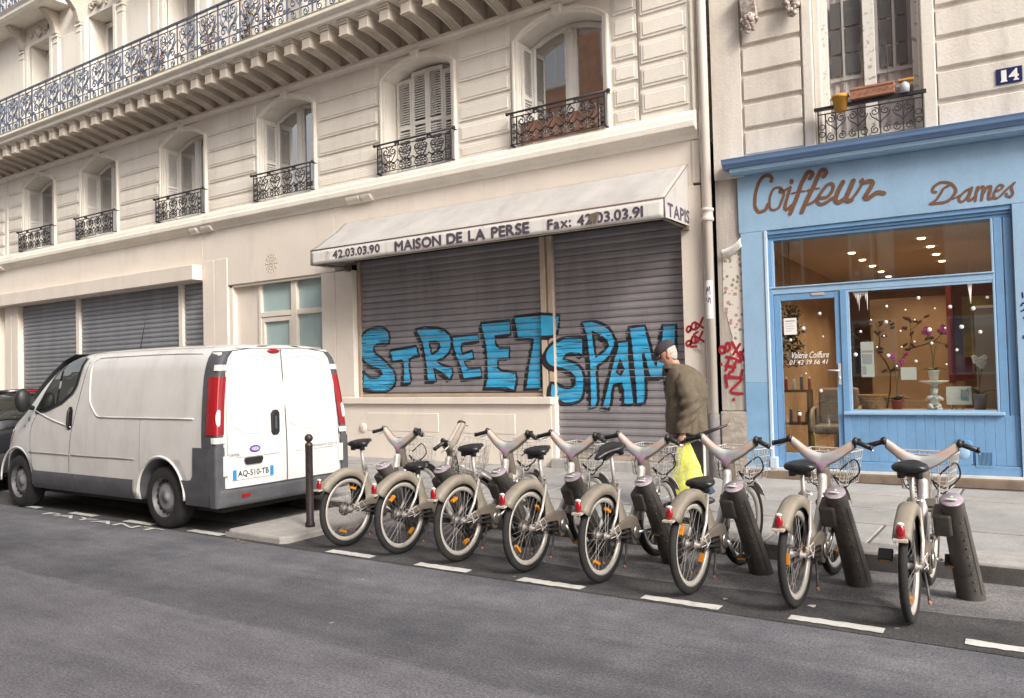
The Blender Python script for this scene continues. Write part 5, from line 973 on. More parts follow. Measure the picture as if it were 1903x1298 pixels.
MB().tube([(.12, 0, .15), (.14, 0, .4), (.11, 0, .6), (.15, 0, .75)], [.004, .004, .003, .002], 5).tube([(.40, 0, .15), (.42, 0, .45), (.40, 0, .62)], [.004, .003, .002], 5).tube([(.42, 0, .45), (.50, 0, .58)], .003, 5).build('dry_stalks', twig, tr)
jp = T('small_jar', 'small glass jar beside the terracotta trough on the window guard', 'jar', 2.08, -.15, 4.69); MB().lathe([(0, 0), (.05, 0), (.055, .09), (.04, .11), (.04, .13), (.03, .13), (0, .12)], (0, 0, 0), 'z', 16).build('glass', mat('jar_glass', (.45, .47, .5), .1, spec=.8), jp); MB().box(-.06, .10, -.05, .05, .13, .15).build('lid', ochre, jp)
# ---------------------------------------------------------------- vehicles (lofted bodies)
def loft_body(stations, prof, zb, n_side=None):
    """stations: (s, roof z, half width factor); prof: (q, half width). returns verts/faces in (s, t, z)"""
    vs_ = []; K = len(prof)
    for s_, zr, wf in stations:
        row = [(s_, -w_*wf, zb+(zr-zb)*q) for q, w_ in prof]; row += [(a, -b, c) for a, b, c in reversed(row[:-1])]; vs_ += row
    m_ = 2*K-1; n_ = len(stations); fs = [(i*m_+j, (i+1)*m_+j, (i+1)*m_+j+1, i*m_+j+1) for i in range(n_-1) for j in range(m_-1)]
    fs += [(i*m_+m_-1, (i+1)*m_+m_-1, (i+1)*m_, i*m_) for i in range(n_-1)]
    fs += [tuple(range(m_)), tuple(range((n_-1)*m_+m_-1, (n_-1)*m_-1, -1))]
    return vs_, fs
def apply_bool(o, cutter):
    d = o.modifiers.new('b', 'BOOLEAN'); d.object = cutter; d.operation = 'DIFFERENCE'; d.solver = 'EXACT'
    dg = bpy.context.evaluated_depsgraph_get(); me = bpy.data.meshes.new_from_object(o.evaluated_get(dg)); o.modifiers.clear(); old = o.data; o.data = me; me.name = old.name
    bpy.data.objects.remove(cutter)
def wheel(parent, c, r, w_, out, holes=16, capm=steel_w, tyrem=tyre, hub=True):      # axis along y, outer side towards out (-1 / +1)
    R_ = .62*r
    tp = [(R_, -w_/2), (R_+.02, -w_/2-.004), (r-.05, -w_/2-.004), (r-.02, -w_/2+.012), (r, -w_/2+.04), (r, w_/2-.04), (r-.02, w_/2-.012), (r-.05, w_/2+.004), (R_+.02, w_/2+.004), (R_, w_/2)]
    t = MB().lathe(tp, c, 'y', 40).build('tyre', tyrem, parent)
    f = out
    rim = MB().lathe([(0, f*(w_*.5-.055)), (.07, f*(w_*.5-.055)), (.085, f*(w_*.5-.07)), (.11, f*(w_*.5-.045)), (.15, f*(w_*.5-.035)), (.165, f*(w_*.5-.06)), (R_-.012, f*(w_*.5-.05)), (R_-.004, f*(w_*.5-.01)), (R_+.004, f*(w_*.5-.004))], c, 'y', 40).build('rim', capm, t)
    if holes:
        hh = MB()
        for k in range(holes): a = 2*PI*k/holes; hh.ell((c[0]+.178*math.sin(a), c[1]+f*(w_*.5-.050), c[2]+.178*math.cos(a)), (.017, .010, .021), 8, 6)
        tag(hh.build('rim_slots', dark_m, t), kind='stuff')
        MB().lathe([(0, f*(w_*.5-.02)), (.045, f*(w_*.5-.025)), (.05, f*(w_*.5-.045)), (.12, f*(w_*.5-.03)), (.135, f*(w_*.5-.036)), (.14, f*(w_*.5-.06))], c, 'y', 32).build('hub_cap', mat('dusty_hubcap', (.20, .205, .215), .6, var=.2, scale=12), t)
# ---- white panel van.  local: +x towards its rear, -y the near side, z up; origin under the centre of its rear edge
VX, VY = -6.92, 5.862
V = thing('white_panel_van', 'dirty white panel van with grey bumpers parked at the kerb, rear doors facing right', 'van', (VX, VY, 0))
VP = [(q, w_*.945) for q, w_ in [(0, .905), (.06, .925), (.14, .938), (.28, .94), (.42, .938), (.50, .928), (.60, .912), (.72, .885), (.84, .85), (.90, .825), (.945, .78), (.97, .72), (.987, .62), (.996, .45), (1, .2), (1, 0)]]
VZ = [(0, 1.915), (.06, 1.935), (.3, 1.95), (1.2, 1.962), (2.2, 1.962), (2.65, 1.95), (2.95, 1.925), (3.25, 1.835), (3.55, 1.675), (3.85, 1.47), (4.08, 1.30), (4.28, 1.205), (4.5, 1.12), (4.66, 1.02), (4.77, .86), (4.83, .66), (4.85, .5)]
VF = [(0, .962), (.02, .985), (.06, .997), (.12, 1), (3.7, 1), (4.05, .985), (4.3, .955), (4.5, .90), (4.66, .82), (4.78, .70), (4.85, .52)]
ZBV = .29
def vlean(z): return .085*max(0, (z-.85)/1.05)**1.3
def vs_of(s_, z): return s_+max(0, 1-s_/1.2)*vlean(z)
def vside(s_, z):
    zr = interp(s_, VZ); q = min(max((z-ZBV)/(zr-ZBV), 0), 1); return interp(q, VP)*interp(s_, VF)
def VS(s_, z, off=.004): return (-vs_of(s_, z), -vside(s_, z)-off, z)           # point on the near side
def VR(t, z, off=.004): return (-vlean(z)+off, t, z)                            # point on the rear face
ss = sorted(set([0, .02, .06, .12, .25, .45]+[.6+.15*i for i in range(29) if .6+.15*i < 4.8]+[4.72, 4.78, 4.83, 4.85]))
vv, ff = loft_body([(s_, interp(s_, VZ), interp(s_, VF)) for s_ in ss], VP, ZBV)
body = MB().add([(-vs_of(s_, z), t, z) for s_, t, z in vv], ff, 0, True).build('body', [van_w, plast], V)
SRW, SFW, WR = .95, 4.10, .335
for s_ in (SRW, SFW):
    cut = MB().lathe([(0, -1.2), (.405, -1.2), (.405, 1.2), (0, 1.2)], (-s_, 0, .345), 'y', 40, mi=1).build('cut', [van_w, plast]); cut.location = (VX, VY, 0)
    bpy.context.view_layer.update(); apply_bool(body, cut)
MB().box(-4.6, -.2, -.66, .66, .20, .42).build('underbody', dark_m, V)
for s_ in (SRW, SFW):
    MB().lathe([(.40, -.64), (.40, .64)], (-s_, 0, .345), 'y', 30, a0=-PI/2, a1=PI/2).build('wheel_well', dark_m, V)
    for sd_ in (-1, 1):
        wheel(V, (-s_, sd_*.755, WR), WR, .20, sd_)
        lip = MB(); pts = [(-s_+.425*math.sin(a), sd_*(vside(s_, .6)+.004), .345+.425*math.cos(a)) for a in [R(-100+200*k/24) for k in range(25)] if .345+.425*math.cos(a) > .30]
        lip.tube(pts, .013, 8); lip.build('arch_lip', van_w, V)
for s0, s1 in ((1.46, 2.655), (2.661, 2.79), (2.796, 3.68)):       # sill cladding in three pieces, both sides
    for sd_ in (-1, 1):
        MB().grid(lambda u, v: (-(s0+(s1-s0)*u), sd_*(vside(s0, .3+.2*v)+.016*math.sin(min(v, 1)*PI)**.4+.003), .285+.215*v), 6, 6).build('sill_cladding', plast, V)
def side_poly(name, pts, m, off, cuts=None, par=None, both=False):
    o = None
    for sd_ in ((-1, 1) if both else (-1,)):
        bm = poly_cut(pts, None, [], cuts or [.5+.08*k for k in range(19)]); mb_ = MB()
        bm_into(mb_, bm, lambda s_, z: (lambda p: (p[0], p[1]*(-sd_), p[2]))(VS(s_, z, off)), 0, True); o = mb_.build(name, m, par or V)
    return o
win = side_poly('cab_window_frame', [(2.60, 1.86), (2.66, 1.93), (2.78, 1.93), (2.98, 1.875), (3.25, 1.72), (3.5, 1.47), (3.70, 1.23), (3.66, 1.19), (3.4, 1.22), (3.0, 1.32), (2.75, 1.45), (2.68, 1.54)], black_p, .009, both=True)
side_poly('cab_window_glass', [(2.65, 1.85), (2.70, 1.89), (2.78, 1.89), (2.96, 1.83), (3.06, 1.77), (3.08, 1.34), (2.98, 1.365), (2.79, 1.47), (2.73, 1.55)], auto_g, .013, both=True)
side_poly('quarter_window_glass', [(3.12, 1.745), (3.25, 1.65), (3.48, 1.43), (3.64, 1.245), (3.42, 1.265), (3.13, 1.33)], auto_g, .013, both=True)
def crease(name, pts, m, r_=.006, off=.001, flat=(1, .6)):
    return MB().tube([VS(s_, z, off) for s_, z in smooth_path(pts, 3)], r_, 6, flat=flat).build(name, m, V)
gap = mat('panel_gap', (.08, .078, .075), .8)
crease('panel_crease', [(.30, 1.845), (1.0, 1.86), (2.0, 1.86), (2.34, 1.855)], van_w, .009, .002); crease('panel_crease', [(2.34, 1.855), (2.42, 1.80), (2.44, 1.70), (2.40, 1.45), (2.36, 1.33), (2.22, 1.20), (2.14, 1.175)], van_w, .011, .003)
crease('panel_crease', [(2.14, 1.175), (1.4, 1.175), (.36, 1.175)], van_w, .012, .003)
crease('door_gap', [(2.50, 1.93), (2.55, 1.72), (2.60, 1.50), (2.68, 1.2), (2.76, .95), (2.80, .7), (2.80, .52)], gap, .006, 0); crease('door_gap', [(1.33, 1.16), (1.33, .9), (1.34, .6)], gap, .0025, 0); crease('door_gap', [(3.68, 1.16), (3.76, .98), (3.70, .62), (3.69, .5)], gap, .005, 0)
crease('swage_strip', [(1.43, .725), (2.2, .722), (2.74, .722)], mat('grey_strip', (.30, .29, .28), .6), .012, .0); crease('swage_strip', [(2.80, .722), (3.3, .722), (3.76, .725)], MATS['grey_strip'], .012, .0)
crease('shoulder_crease', [(2.75, 1.05), (3.2, 1.13), (3.6, 1.22), (3.85, 1.27)], van_w, .012, .002)
crease('roof_gutter', [(.25, 1.905), (1.2, 1.915), (2.3, 1.915), (2.6, 1.91)], gap, .004, .0)
hd = side_poly('door_handle', [(2.73, 1.25), (2.76, 1.29), (2.82, 1.29), (2.85, 1.25), (2.85, 1.06), (2.82, 1.02), (2.76, 1.02), (2.73, 1.06)], black_p, .006)
MB().tube([VS(2.79, 1.26, .008), VS(2.79, 1.23, .03), VS(2.79, 1.08, .03), VS(2.79, 1.05, .008)], .016, 8).build('grip', black_p, hd)
mr = MB().ell((0, 0, 0), (.07, .10, .15), 16, 12).build('wing_mirror', black_p, V); mr.location = (-3.72, -.97, 1.37); MB().tube([(.0, .02, -.08), (-.02, .13, -.10)], .03, 8).build('mirror_arm', black_p, mr)
mr2 = inst(mr, V, (-3.72, .97, 1.37))
side_poly('round_badge', [(3.86+.035*math.cos(a), 1.13+.03*math.sin(a)) for a in [2*PI*k/14 for k in range(14)]], mat('badge_violet', (.18, .15, .24), .4), .005); side_poly('side_repeater', [(3.98+.025*math.cos(a), 1.04+.018*math.sin(a)) for a in [2*PI*k/12 for k in range(12)]], red_l, .005)
MB().tube([(-1.92, -.5, 1.96), (-1.80, -.5, 2.34)], [.006, .002], 5).build('aerial', black_p, V)
# rear: doors, grey corner posts, lamps, bumper, lettering
def rear_poly(name, pts, m, off, par=None, sm=False):
    bm = poly_cut(pts, None, [-.8+.1*k for k in range(17)], [.5+.1*k for k in range(15)]); mb_ = MB(); bm_into(mb_, bm, lambda t, z: VR(t, z, off), 0, True); return mb_.build(name, m, par or V)
bow = lambda t: .0
for sd_, a, b in ((-1, -.765, -.008), (1, .008, .765)):
    pts = [(a, .46), (b, .46), (b, 1.895), (a+(.10 if sd_ < 0 else 0), 1.885 if sd_ < 0 else 1.895)] if sd_ < 0 else [(a, .46), (b, .46), (b-.03, 1.5), (b-.10, 1.885), (a, 1.895)]
    if sd_ < 0: pts = [(a, .46), (b, .46), (b, 1.895), (a+.10, 1.885), (a+.03, 1.5)]
    d_ = rear_poly('rear_door', pts, van_w, .010)
    q = [(a+.10, 1.08), (b-.06, 1.08), (b-.06, 1.74), (a+.16, 1.74)] if sd_ < 0 else [(a+.06, 1.08), (b-.10, 1.08), (b-.16, 1.74), (a+.06, 1.74)]
    MB().tube([VR(t, z, .010) for t, z in smooth_path(q, 4, True)], .006, 5, closed=True).build('door_crease', van_w, d_)
    MB().tube([VR(t, .775, .011) for t in (a+.12, b-.10)], .007, 5).build('door_swage', van_w, d_)
    if sd_ < 0:
        h_ = MB().prism([(-.205, 1.0), (-.18, .965), (-.12, .965), (-.095, 1.0), (-.095, 1.20), (-.12, 1.235), (-.18, 1.235), (-.205, 1.2)], 'x', 0, .022).build('rear_handle', black_p, d_, bevel=.01, seg=2); h_.location.x = -vlean(1.1)+.01
        MB().box(-.005, .03, -.16, -.135, 1.03, 1.17).build('lever', mat('handle_grey', (.08, .08, .085), .35), d_, bevel=.008).location.x = -vlean(1.1)+.01
        MB().prism([(-.565, .735), (-.54, .69), (-.35, .69), (-.325, .735), (-.335, .765), (-.555, .765)], 'x', 0.012, .032).build('plate_lamp_grip', black_p, d_, bevel=.01, seg=2)
        pl = MB().box(.012, .020, -.71, -.19, .545, .655).build('number_plate', plate_w, d_, bevel=.003); pm_ = MB().box(.0205, .0225, -.705, -.66, .549, .651).box(.0205, .0225, -.24, -.195, .549, .651).build('plate_band', eu_blue, pl)
        # plate text reads from the rear: left is the near side (-y)
        nt_ = MB(); text(nt_, 'AQ-510-TB', -.645, -.255, .563, .638, lambda x, z: (.0212, x, z), .03); nt_.build('plate_characters', black_p, pl)
        em = MB(); text(em, 'OPEL', -.76, -.60, .785, .815, lambda x, z: (.0125, x, z), .03); tag(em.build('maker_lettering', mat('pale_chrome_letters', (.42, .39, .38), .4, metal=.5), d_), kind='stuff')
        ob = MB().lathe([(0, .016), (.062, .014), (.07, .011)], (0, 0, 0), 'x', 24).build('oval_badge', mat('oval_blue', (.10, .05, .25), .35), d_); ob.location = (0, -.42, .845); ob.scale = (1, 1, .55)
        ob = MB().lathe([(0, .0185), (.050, .0175)], (0, 0, 0), 'x', 20).build('oval_badge_face', mat('oval_light', (.42, .36, .55), .4), d_); ob.location = (0, -.42, .845); ob.scale = (1, 1, .42)
    else:
        em = MB(); text(em, 'VIVARO CDTI', .34, .73, .79, .82, lambda x, z: (.0125, x, z), .03); tag(em.build('model_lettering', MATS['pale_chrome_letters'], d_), kind='stuff')
rear_poly('door_gap', [(-.006, .47), (.006, .47), (.006, 1.9), (-.006, 1.9)], gap, .006)
MB().ell((0, 0, 0), (.02, .085, .028), 14, 10).build('high_brake_light', red_l, V).location = (-vlean(1.86)+.012, -.10, 1.865)
MB().tube([VR(t, 1.90-.0*t, .012) for t in (-.58, 0, .58)], .009, 6).build('roof_edge', van_w, V)
for sd_ in (-1, 1):
    def corner(u, v, z0=.885, z1=1.925, wS=.20, wR=.075, off=.006):     # u 0..1 along the wrap (side -> rear), v height
        z = z0+(z1-z0)*v; top = max(0, (z-1.6)/.325); ws = wS*(1-.25*top)
        if u < .6:
            s_ = ws*(1-u/.6)+.02; p = VS(s_, z, off); return (p[0], p[1]*(-sd_)*1, p[2])
        w_ = (u-.6)/.4; y0 = vside(.02, z)+off; r = y0*(1-w_)+(vside(.03, z)-wR)*w_; return (-vlean(z)+.010+.006*math.sin(w_*PI), sd_*r, z)
    MB().grid(lambda u, v: corner(u, v), 15, 16).build('rear_corner_post', plast, V)
    MB().grid(lambda u, v: corner(.30+.70*u, v, 1.015, 1.60, .20, .085, .020), 12, 12).build('tail_lamp', red_l, V)
    MB().grid(lambda u, v: (lambda a, r_: corner(.74+.12*r_*math.cos(a), .5+.5*r_*math.sin(a), 1.10, 1.27, .20, .085, .0262))(2*PI*u, v), 18, 4).build('reversing_lens', clear_l, V)
    for z0 in (.93, 1.66): MB().grid(lambda u, v: corner(.52+.5*u, v, z0, z0+.06, .20, .095, .024), 10, 3).build('door_hinge', van_w, V)
    # bumper corner, side part
    bmq = poly_cut([(0.05, .29), (.50, .29), (.535, .34), (.56, .44), (.60, .545), (.47, .545), (.40, .555), (.37, .60), (.36, .885), (.05, .885)], None, [.1*k for k in range(7)], [.3+.06*k for k in range(11)]); m2 = MB()
    bm_into(m2, bmq, lambda s_, z: (lambda p: (p[0], p[1]*(-sd_), p[2]))(VS(s_, z, .014)), 0, True); m2.build('bumper_corner', plast, V)
    MB().grid(lambda u, v: ((-.09+.095*min(u/.3, 1) if u < .3 else .012+.004*math.sin(v*PI)), sd_*(vside(0.05, .48+.41*v)+.0145-(0 if u < .3 else .15*(u-.3))), .29+.60*v), 10, 8).build('bumper_riser', plast, V)
    MB().grid(lambda u, v: (.02, sd_*(.815-.065*u), .60+.20*v), 3, 3).build('fog_lamp', clear_l, V)
MB().prism([(-.05, .29), (.035, .295), (.055, .33), (.055, .43), (.03, .475), (-.05, .478)], 'y', -.905, .905) if False else None
bmp = MB().grid(lambda u, v: ((.05-.05*abs(2*u-1)**8)*(1 if .1 < v < .95 else .5)+.012, -.868+1.736*u, .29+.185*v), 40, 8); bmp.grid(lambda u, v: ((.062-.05*abs(2*u-1)**8)*(1-v), -.868+1.736*u, .472), 40, 2); bmp.build('rear_bumper', plast, V)
MB().box(.06, .072, -.63, -.53, .375, .405).build('bumper_reflector', red_l, V); MB().box(.06, .072, .53, .63, .375, .405).build('bumper_reflector', red_l, V)
# front bumper, lamps, windscreen
MB().grid(lambda u, v: (lambda s_, z: VS(s_, z, .012))(4.46+.36*u, .30+.40*v), 6, 6).build('front_bumper', plast, V)
wsn = MB().grid(lambda u, v: (-(2.98+1.06*v), (2*u-1)*(.70+.06*v), interp(2.98+1.06*v, VZ)+.006), 10, 12); wsn.build('windscreen', auto_g, V)
MB().grid(lambda u, v: VS(4.42+.24*u, .82+.16*v, .008), 5, 5).build('headlamp', clear_l, V)
# ---- black hatchback ahead of the van
CX, CY = -12.62, 6.05
Cc = thing('black_hatchback', 'black hatchback car parked in front of the white van at the left edge', 'car', (CX, CY, 0))
HP = [(0, .80), (.08, .84), (.3, .855), (.5, .85), (.58, .83), (.72, .75), (.86, .67), (.93, .62), (.97, .52), (1, .3), (1, 0)]
HZ = [(0, .95), (.03, 1.05), (.10, 1.20), (.25, 1.36), (.42, 1.445), (.8, 1.47), (1.6, 1.47), (2.1, 1.40), (2.6, 1.18), (2.9, 1.0), (3.3, .93), (3.65, .84), (3.8, .70), (3.85, .55)]
HF = [(0, .90), (.05, .96), (.2, 1), (3.0, 1), (3.5, .93), (3.75, .82), (3.85, .65)]
hs_ = sorted(set([.0, .03, .06, .10, .17, .25, .33, .42, .6]+[.8+.2*i for i in range(15)]+[3.7, 3.8, 3.85]))
vv, ff = loft_body([(s_, interp(s_, HZ), interp(s_, HF)) for s_ in hs_], HP, .24)
cbody = MB().add([(-s_, t, z) for s_, t, z in vv], ff, 0, True).build('body', black_c, Cc)
for s_ in (.62, 3.12):
    cut = MB().lathe([(0, -1.2), (.34, -1.2), (.34, 1.2), (0, 1.2)], (-s_, 0, .30), 'y', 32).build('cut', black_c); cut.location = (CX, CY, 0); bpy.context.view_layer.update(); apply_bool(cbody, cut)
    for sd_ in (-1, 1): wheel(Cc, (-s_, sd_*.72, .30), .30, .18, sd_, holes=0)
    MB().lathe([(.335, -.6), (.335, .6)], (-s_, 0, .30), 'y', 24, a0=-PI/2, a1=PI/2).build('wheel_well', dark_m, Cc)
MB().grid(lambda u, v: (-(.035+.30*v)+.012, (2*u-1)*(.66-.09*v), interp(.035+.30*v, HZ)-.012+.02), 10, 8).build('rear_window', auto_g, Cc)
MB().tube([(-.40, -.52, 1.455), (-.34, 0, 1.475), (-.40, .52, 1.455)], .03, 8).build('roof_spoiler', black_c, Cc)
MB().ell((-.315, 0, 1.465), (.02, .11, .018), 12, 8).build('high_brake_light', red_l, Cc)
for sd_ in (-1, 1):
    tl = MB().ell((-.02, sd_*.72, .92), (.05, .08, .20), 12, 10).build('tail_lamp', red_l, Cc); MB().ell((-.008, sd_*.725, .90), (.05, .05, .05), 10, 8).build('indicator', orange_l, tl)
    MB().grid(lambda u, v: (-(.55+1.9*u), sd_*(interp((.98+.36*v-.24)/(interp(.55+1.9*u, HZ)-.24), HP)+.006), .98+.36*v*min(1, (2.6-.55-1.9*u)/.5)), 10, 5).build('side_window', auto_g, Cc)
MB().grid(lambda u, v: (.03+.02*math.sin(v*PI), (2*u-1)*.80, .30+.28*v), 12, 5).build('rear_bumper', mat('dark_bumper', (.03, .03, .033), .5), Cc)
pl = MB().box(.045, .055, -.26, .26, .62, .73).build('number_plate', plate_w, Cc)
MB().grid(lambda u, v: (-(2.12+.72*v), (2*u-1)*.60, interp(2.12+.72*v, HZ)+.006), 8, 6).build('windscreen', auto_g, Cc)
# ---------------------------------------------------------------- hire bikes.  local: +y forwards, +x right, origin at the rear tyre's contact point
RW, WB = .335, .97
spoke_m = mat('spoke_steel', (.26, .245, .235), .5, metal=.3)
def bike_wheel(mb_t, mb_r, mb_s, mb_o, c, drum, a0):
    cy, cz = c
    mb_t.lathe([(RW-.052, -.017), (RW-.04, -.024), (RW-.018, -.024), (RW-.004, -.014), (RW, 0), (RW-.004, .014), (RW-.018, .024), (RW-.04, .024), (RW-.052, .017)], (0, cy, cz), 'x', 48)
    mb_r.lathe([(RW-.052, -.017), (RW-.066, -.016), (RW-.084, -.009), (RW-.088, 0), (RW-.084, .009), (RW-.066, .016), (RW-.052, .017), (RW-.050, 0), (RW-.052, -.017)], (0, cy, cz), 'x', 48)
    for k in range(28):
        a = 2*PI*k/28+a0; b = a+(.42 if k % 2 else -.42); s_ = .032 if k % 4 < 2 else -.032; h = .03
        mb_s.tube([(s_, cy+h*math.cos(b), cz+h*math.sin(b)), (0, cy+(RW-.086)*math.cos(a), cz+(RW-.086)*math.sin(a))], .0013, 4, cap=False)
    mb_s.lathe([(0, -.055), (.018, -.055), (.018, -.04), (.034, -.036), (.034, -.028), (.02, -.024), (.02, .024), (.034, .028), (.034, .036), (.016, .045), (.016, .065), (0, .065)], (0, cy, cz), 'x', 18)
    for a in (a0+.9, a0+.9+PI):
        d = Vector((0, math.cos(a), math.sin(a))); n_ = Vector((0, -d.z, d.y)); p = Vector((.0, cy, cz))+d*.20
        mb_o.append(MB()); mb_o[-1].add([p+n_*q*.034+d*w_*.010+Vector((x, 0, 0)) for x in (-.014, .014) for q in (-1, 1) for w_ in (-1, 1)], [(0, 1, 3, 2), (4, 6, 7, 5), (0, 4, 5, 1), (2, 3, 7, 6), (0, 2, 6, 4), (1, 5, 7, 3)])
def saddle_mesh():
    mb_ = MB(); L_ = []; nt_, nr = 14, 16
    W = [(0, .075), (.06, .098), (.2, .108), (.38, .098), (.55, .066), (.72, .040), (.88, .030), (1, .020)]
    for i in range(nt_+1):
        t = i/nt_; w_ = interp(t, W); top = .030-.018*t+.012*math.sin(t*PI)-.012*math.cos(min(t*3, PI)); th = .055-.022*t
        if i == 0: w_ *= .75; th *= .75
        if i == nt_: w_ *= .6; th *= .6
        for j in range(nr):
            a = 2*PI*j/nr; ca, sa = math.cos(a), math.sin(a); x = w_*math.copysign(abs(ca)**.7, ca); z = top-th*.45+th*.5*math.copysign(abs(sa)**.8, sa)
            if sa > 0: z -= .010*(1-min(1, abs(x)/.045))*(1-t)           # central dip
            L_.append((x, -.09+.275*t, z))
    fs = [(i*nr+j, i*nr+(j+1) % nr, (i+1)*nr+(j+1) % nr, (i+1)*nr+j) for i in range(nt_) for j in range(nr)]+[tuple(range(nr)), tuple(range(nt_*nr+nr-1, nt_*nr-1, -1))]
    return mb_.add(L_, fs, 0, True)
AX = Vector((0, -.30, .954)).normalized()           # steering axis direction
PIV = Vector((0, .80, .62))
def make_bike():
    t = thing('hire_bike', '', 'bicycle')
    # rear wheel
    ty, ri, sp, og = MB(), MB(), MB(), []; bike_wheel(ty, ri, sp, og, (0, RW), True, .35)
    o = ty.build('rear_wheel', tyre, t); ri.build('rim', rim_m, o); sp.build('spokes', spoke_m, o)['kind'] = 'stuff'; [q_.build('spoke_reflector', orange_l, o) for q_ in og]
    MB().lathe([(0, -.062), (.056, -.062), (.062, -.05), (.062, -.036), (0, -.036)], (0, 0, RW), 'x', 24).build('drum_brake', mat('grey_drum', (.07, .065, .06), .45, metal=.4), o)
    # rear mudguard shell with the skirt in front of it
    n_ = 26; outer = []; inner = []
    for i in range(n_+1):
        a = R(146-146*i/n_*.98); ro = .372+(.03*max(0, (a-R(120))/R(26)))
        y, z = ro*math.cos(a), RW+ro*math.sin(a); b = a; u = i/n_
        if u > .52: k = (u-.52)/.48; y, z = (.372*math.cos(R(70)))+(.385-.127)*k, RW+.372*math.sin(R(70))-(.35)*k*1.0+.02*math.sin(k*PI)
        outer.append((y, z))
    inner = smooth_path([(-.262, RW+.185), (-.225, RW+.235), (-.16, RW+.282), (-.07, RW+.310), (.02, RW+.308), (.095, RW+.280), (.15, RW+.228), (.180, RW+.155), (.185, RW+.08), (.165, RW+.02)], 8); q_ = len(inner)-1
    inner = [inner[round(q_*i/n_)] for i in range(n_+1)]
    m_ = MB()
    for x in (-.045, .045):
        m_.add([(x, y, z) for y, z in outer]+[(x*1.06, y, z) for y, z in inner], [(i, i+1, n_+2+i, n_+1+i) for i in range(n_)], 0, True)
    m_.add([(x, y, z+q) for y, z in outer for x, q in ((-.045, 0), (-.030, .010), (0, .014), (.030, .010), (.045, 0))], [(i*5+j, i*5+j+1, (i+1)*5+j+1, (i+1)*5+j) for i in range(n_) for j in range(4)], 0, True)
    m_.build('rear_mudguard', beige, t, solid=.004)
    il = MB()
    for x in (-.0405, .0405): il.add([(x, y, z-.004) for y, z in outer]+[(x*1.06, y, z+.002) for y, z in inner], [(i, i+1, n_+2+i, n_+1+i) for i in range(n_)], 0, True)
    il.add([(x, .96*y, RW+.96*(z-RW)) for y, z in outer[:n_-6] for x in (-.040, .040)], [(2*i, 2*i+1, 2*i+3, 2*i+2) for i in range(n_-7)], 0, True); il.build('mudguard_liner', black_p, t)
    gi = [(y-(.02+.085*min(1, i/n_*1.4)), z-.01) for i, (y, z) in enumerate(inner)]
    MB().add([(-.034, y*.985, z-.006) for y, z in outer]+[(-.034, y, z) for y, z in gi], [(i, i+1, n_+2+i, n_+1+i) for i in range(n_)], 0, True).build('inner_guard', black_p, t)
    rl = MB().ell((0, -.340, .604), (.026, .020, .046), 14, 10).build('rear_light', red_l, t); MB().ell((0, -.338, .646), (.022, .016, .012), 14, 8).build('light_cap', clear_l, rl)
    MB().prism([(-.372, .548), (-.28, .560), (-.28, .575), (-.372, .560)], 'x', -.038, .038).build('tail_lip', mat('pale_beige_lip', (.46, .41, .35), .5), t)
    # frame: stay, seat tube, swooping down tube with rounded tip, lock bar
    MB().tube([(.062, .01, RW), (.060, .12, .47), (.036, .225, .655)], .0115, 8).build('seat_stay', alu, t); MB().tube([(-.05, .01, RW), (-.048, .12, .47), (-.036, .225, .655)], .0115, 8).build('seat_stay', alu, t)
    MB().tube([(0, .40, .29), (0, .31, .48), (0, .24, .66), (0, .225, .70)], .021, 12).build('seat_tube', beige, t)
    dt = MB().tube(smooth_path([(0, .36, .30), (.004, .46, .36), (.008, .55, .455), (.012, .615, .58), (.012, .655, .70), (.012, .668, .765), (.012, .672, .785)], 4), [.036]*20+[.034, .031, .026, .02, .008], 14, flat=(.85, 1.1)); dt.build('down_tube', alu, t)
    MB().tube([(0, .62, .58), (0, .74, .60), (0, .80, .62)], .034, 12).build('head_link', beige, t)
    MB().tube([(.02, .635, .585), (.15, .635, .585)], .022, 14).lathe([(.028, .145), (.034, .15), (.034, .17), (.028, .175)], (0, .635, .585), 'x', 16).box(.03, .09, .60, .67, .61, .66).build('lock_bar', chrome, t)
    # chain case, cranks, pedals
    MB().prism([(-.02, .335), (.06, .385), (.22, .415), (.36, .43), (.45, .405), (.485, .34), (.47, .26), (.42, .205), (.375, .21), (.36, .29), (.33, .345), (.2, .355), (.05, .335)], 'x', .045, .075).build('chain_case', case_m, t, bevel=.008, seg=2)
    MB().box(.05, .056, .03, .34, .318, .330).tube([(.06, .0, .325), (.06, .40, .315)], .006, 6).tube([(.05, .0, RW), (.05, .37, .26)], .010, 8).tube([(-.05, .0, RW), (-.05, .37, .28)], .010, 8).build('chain_stay', mat('dark_steel', (.09, .085, .085), .5, metal=.5), t)
    MB().lathe([(0, .076), (.055, .078), (.062, .082), (.05, .09), (.02, .094), (0, .094)], (0, .42, .30), 'x', 20).build('chainring_cover', chrome, t)
    cr_ = MB()
    ca = R(-62)
    for s_, q in ((1, 1), (-1, -1)):
        e = (s_*.115, .42+q*.165*math.cos(ca), .30+q*.165*math.sin(ca)); cr_.tube([(s_*.09, .42, .30), (s_*.105, .42+q*.08*math.cos(ca), .30+q*.08*math.sin(ca)), e], [.014, .012, .011], 8)
    cr_.tube([(-.09, .42, .30), (.09, .42, .30)], .02, 10).build('crank', chrome, t)
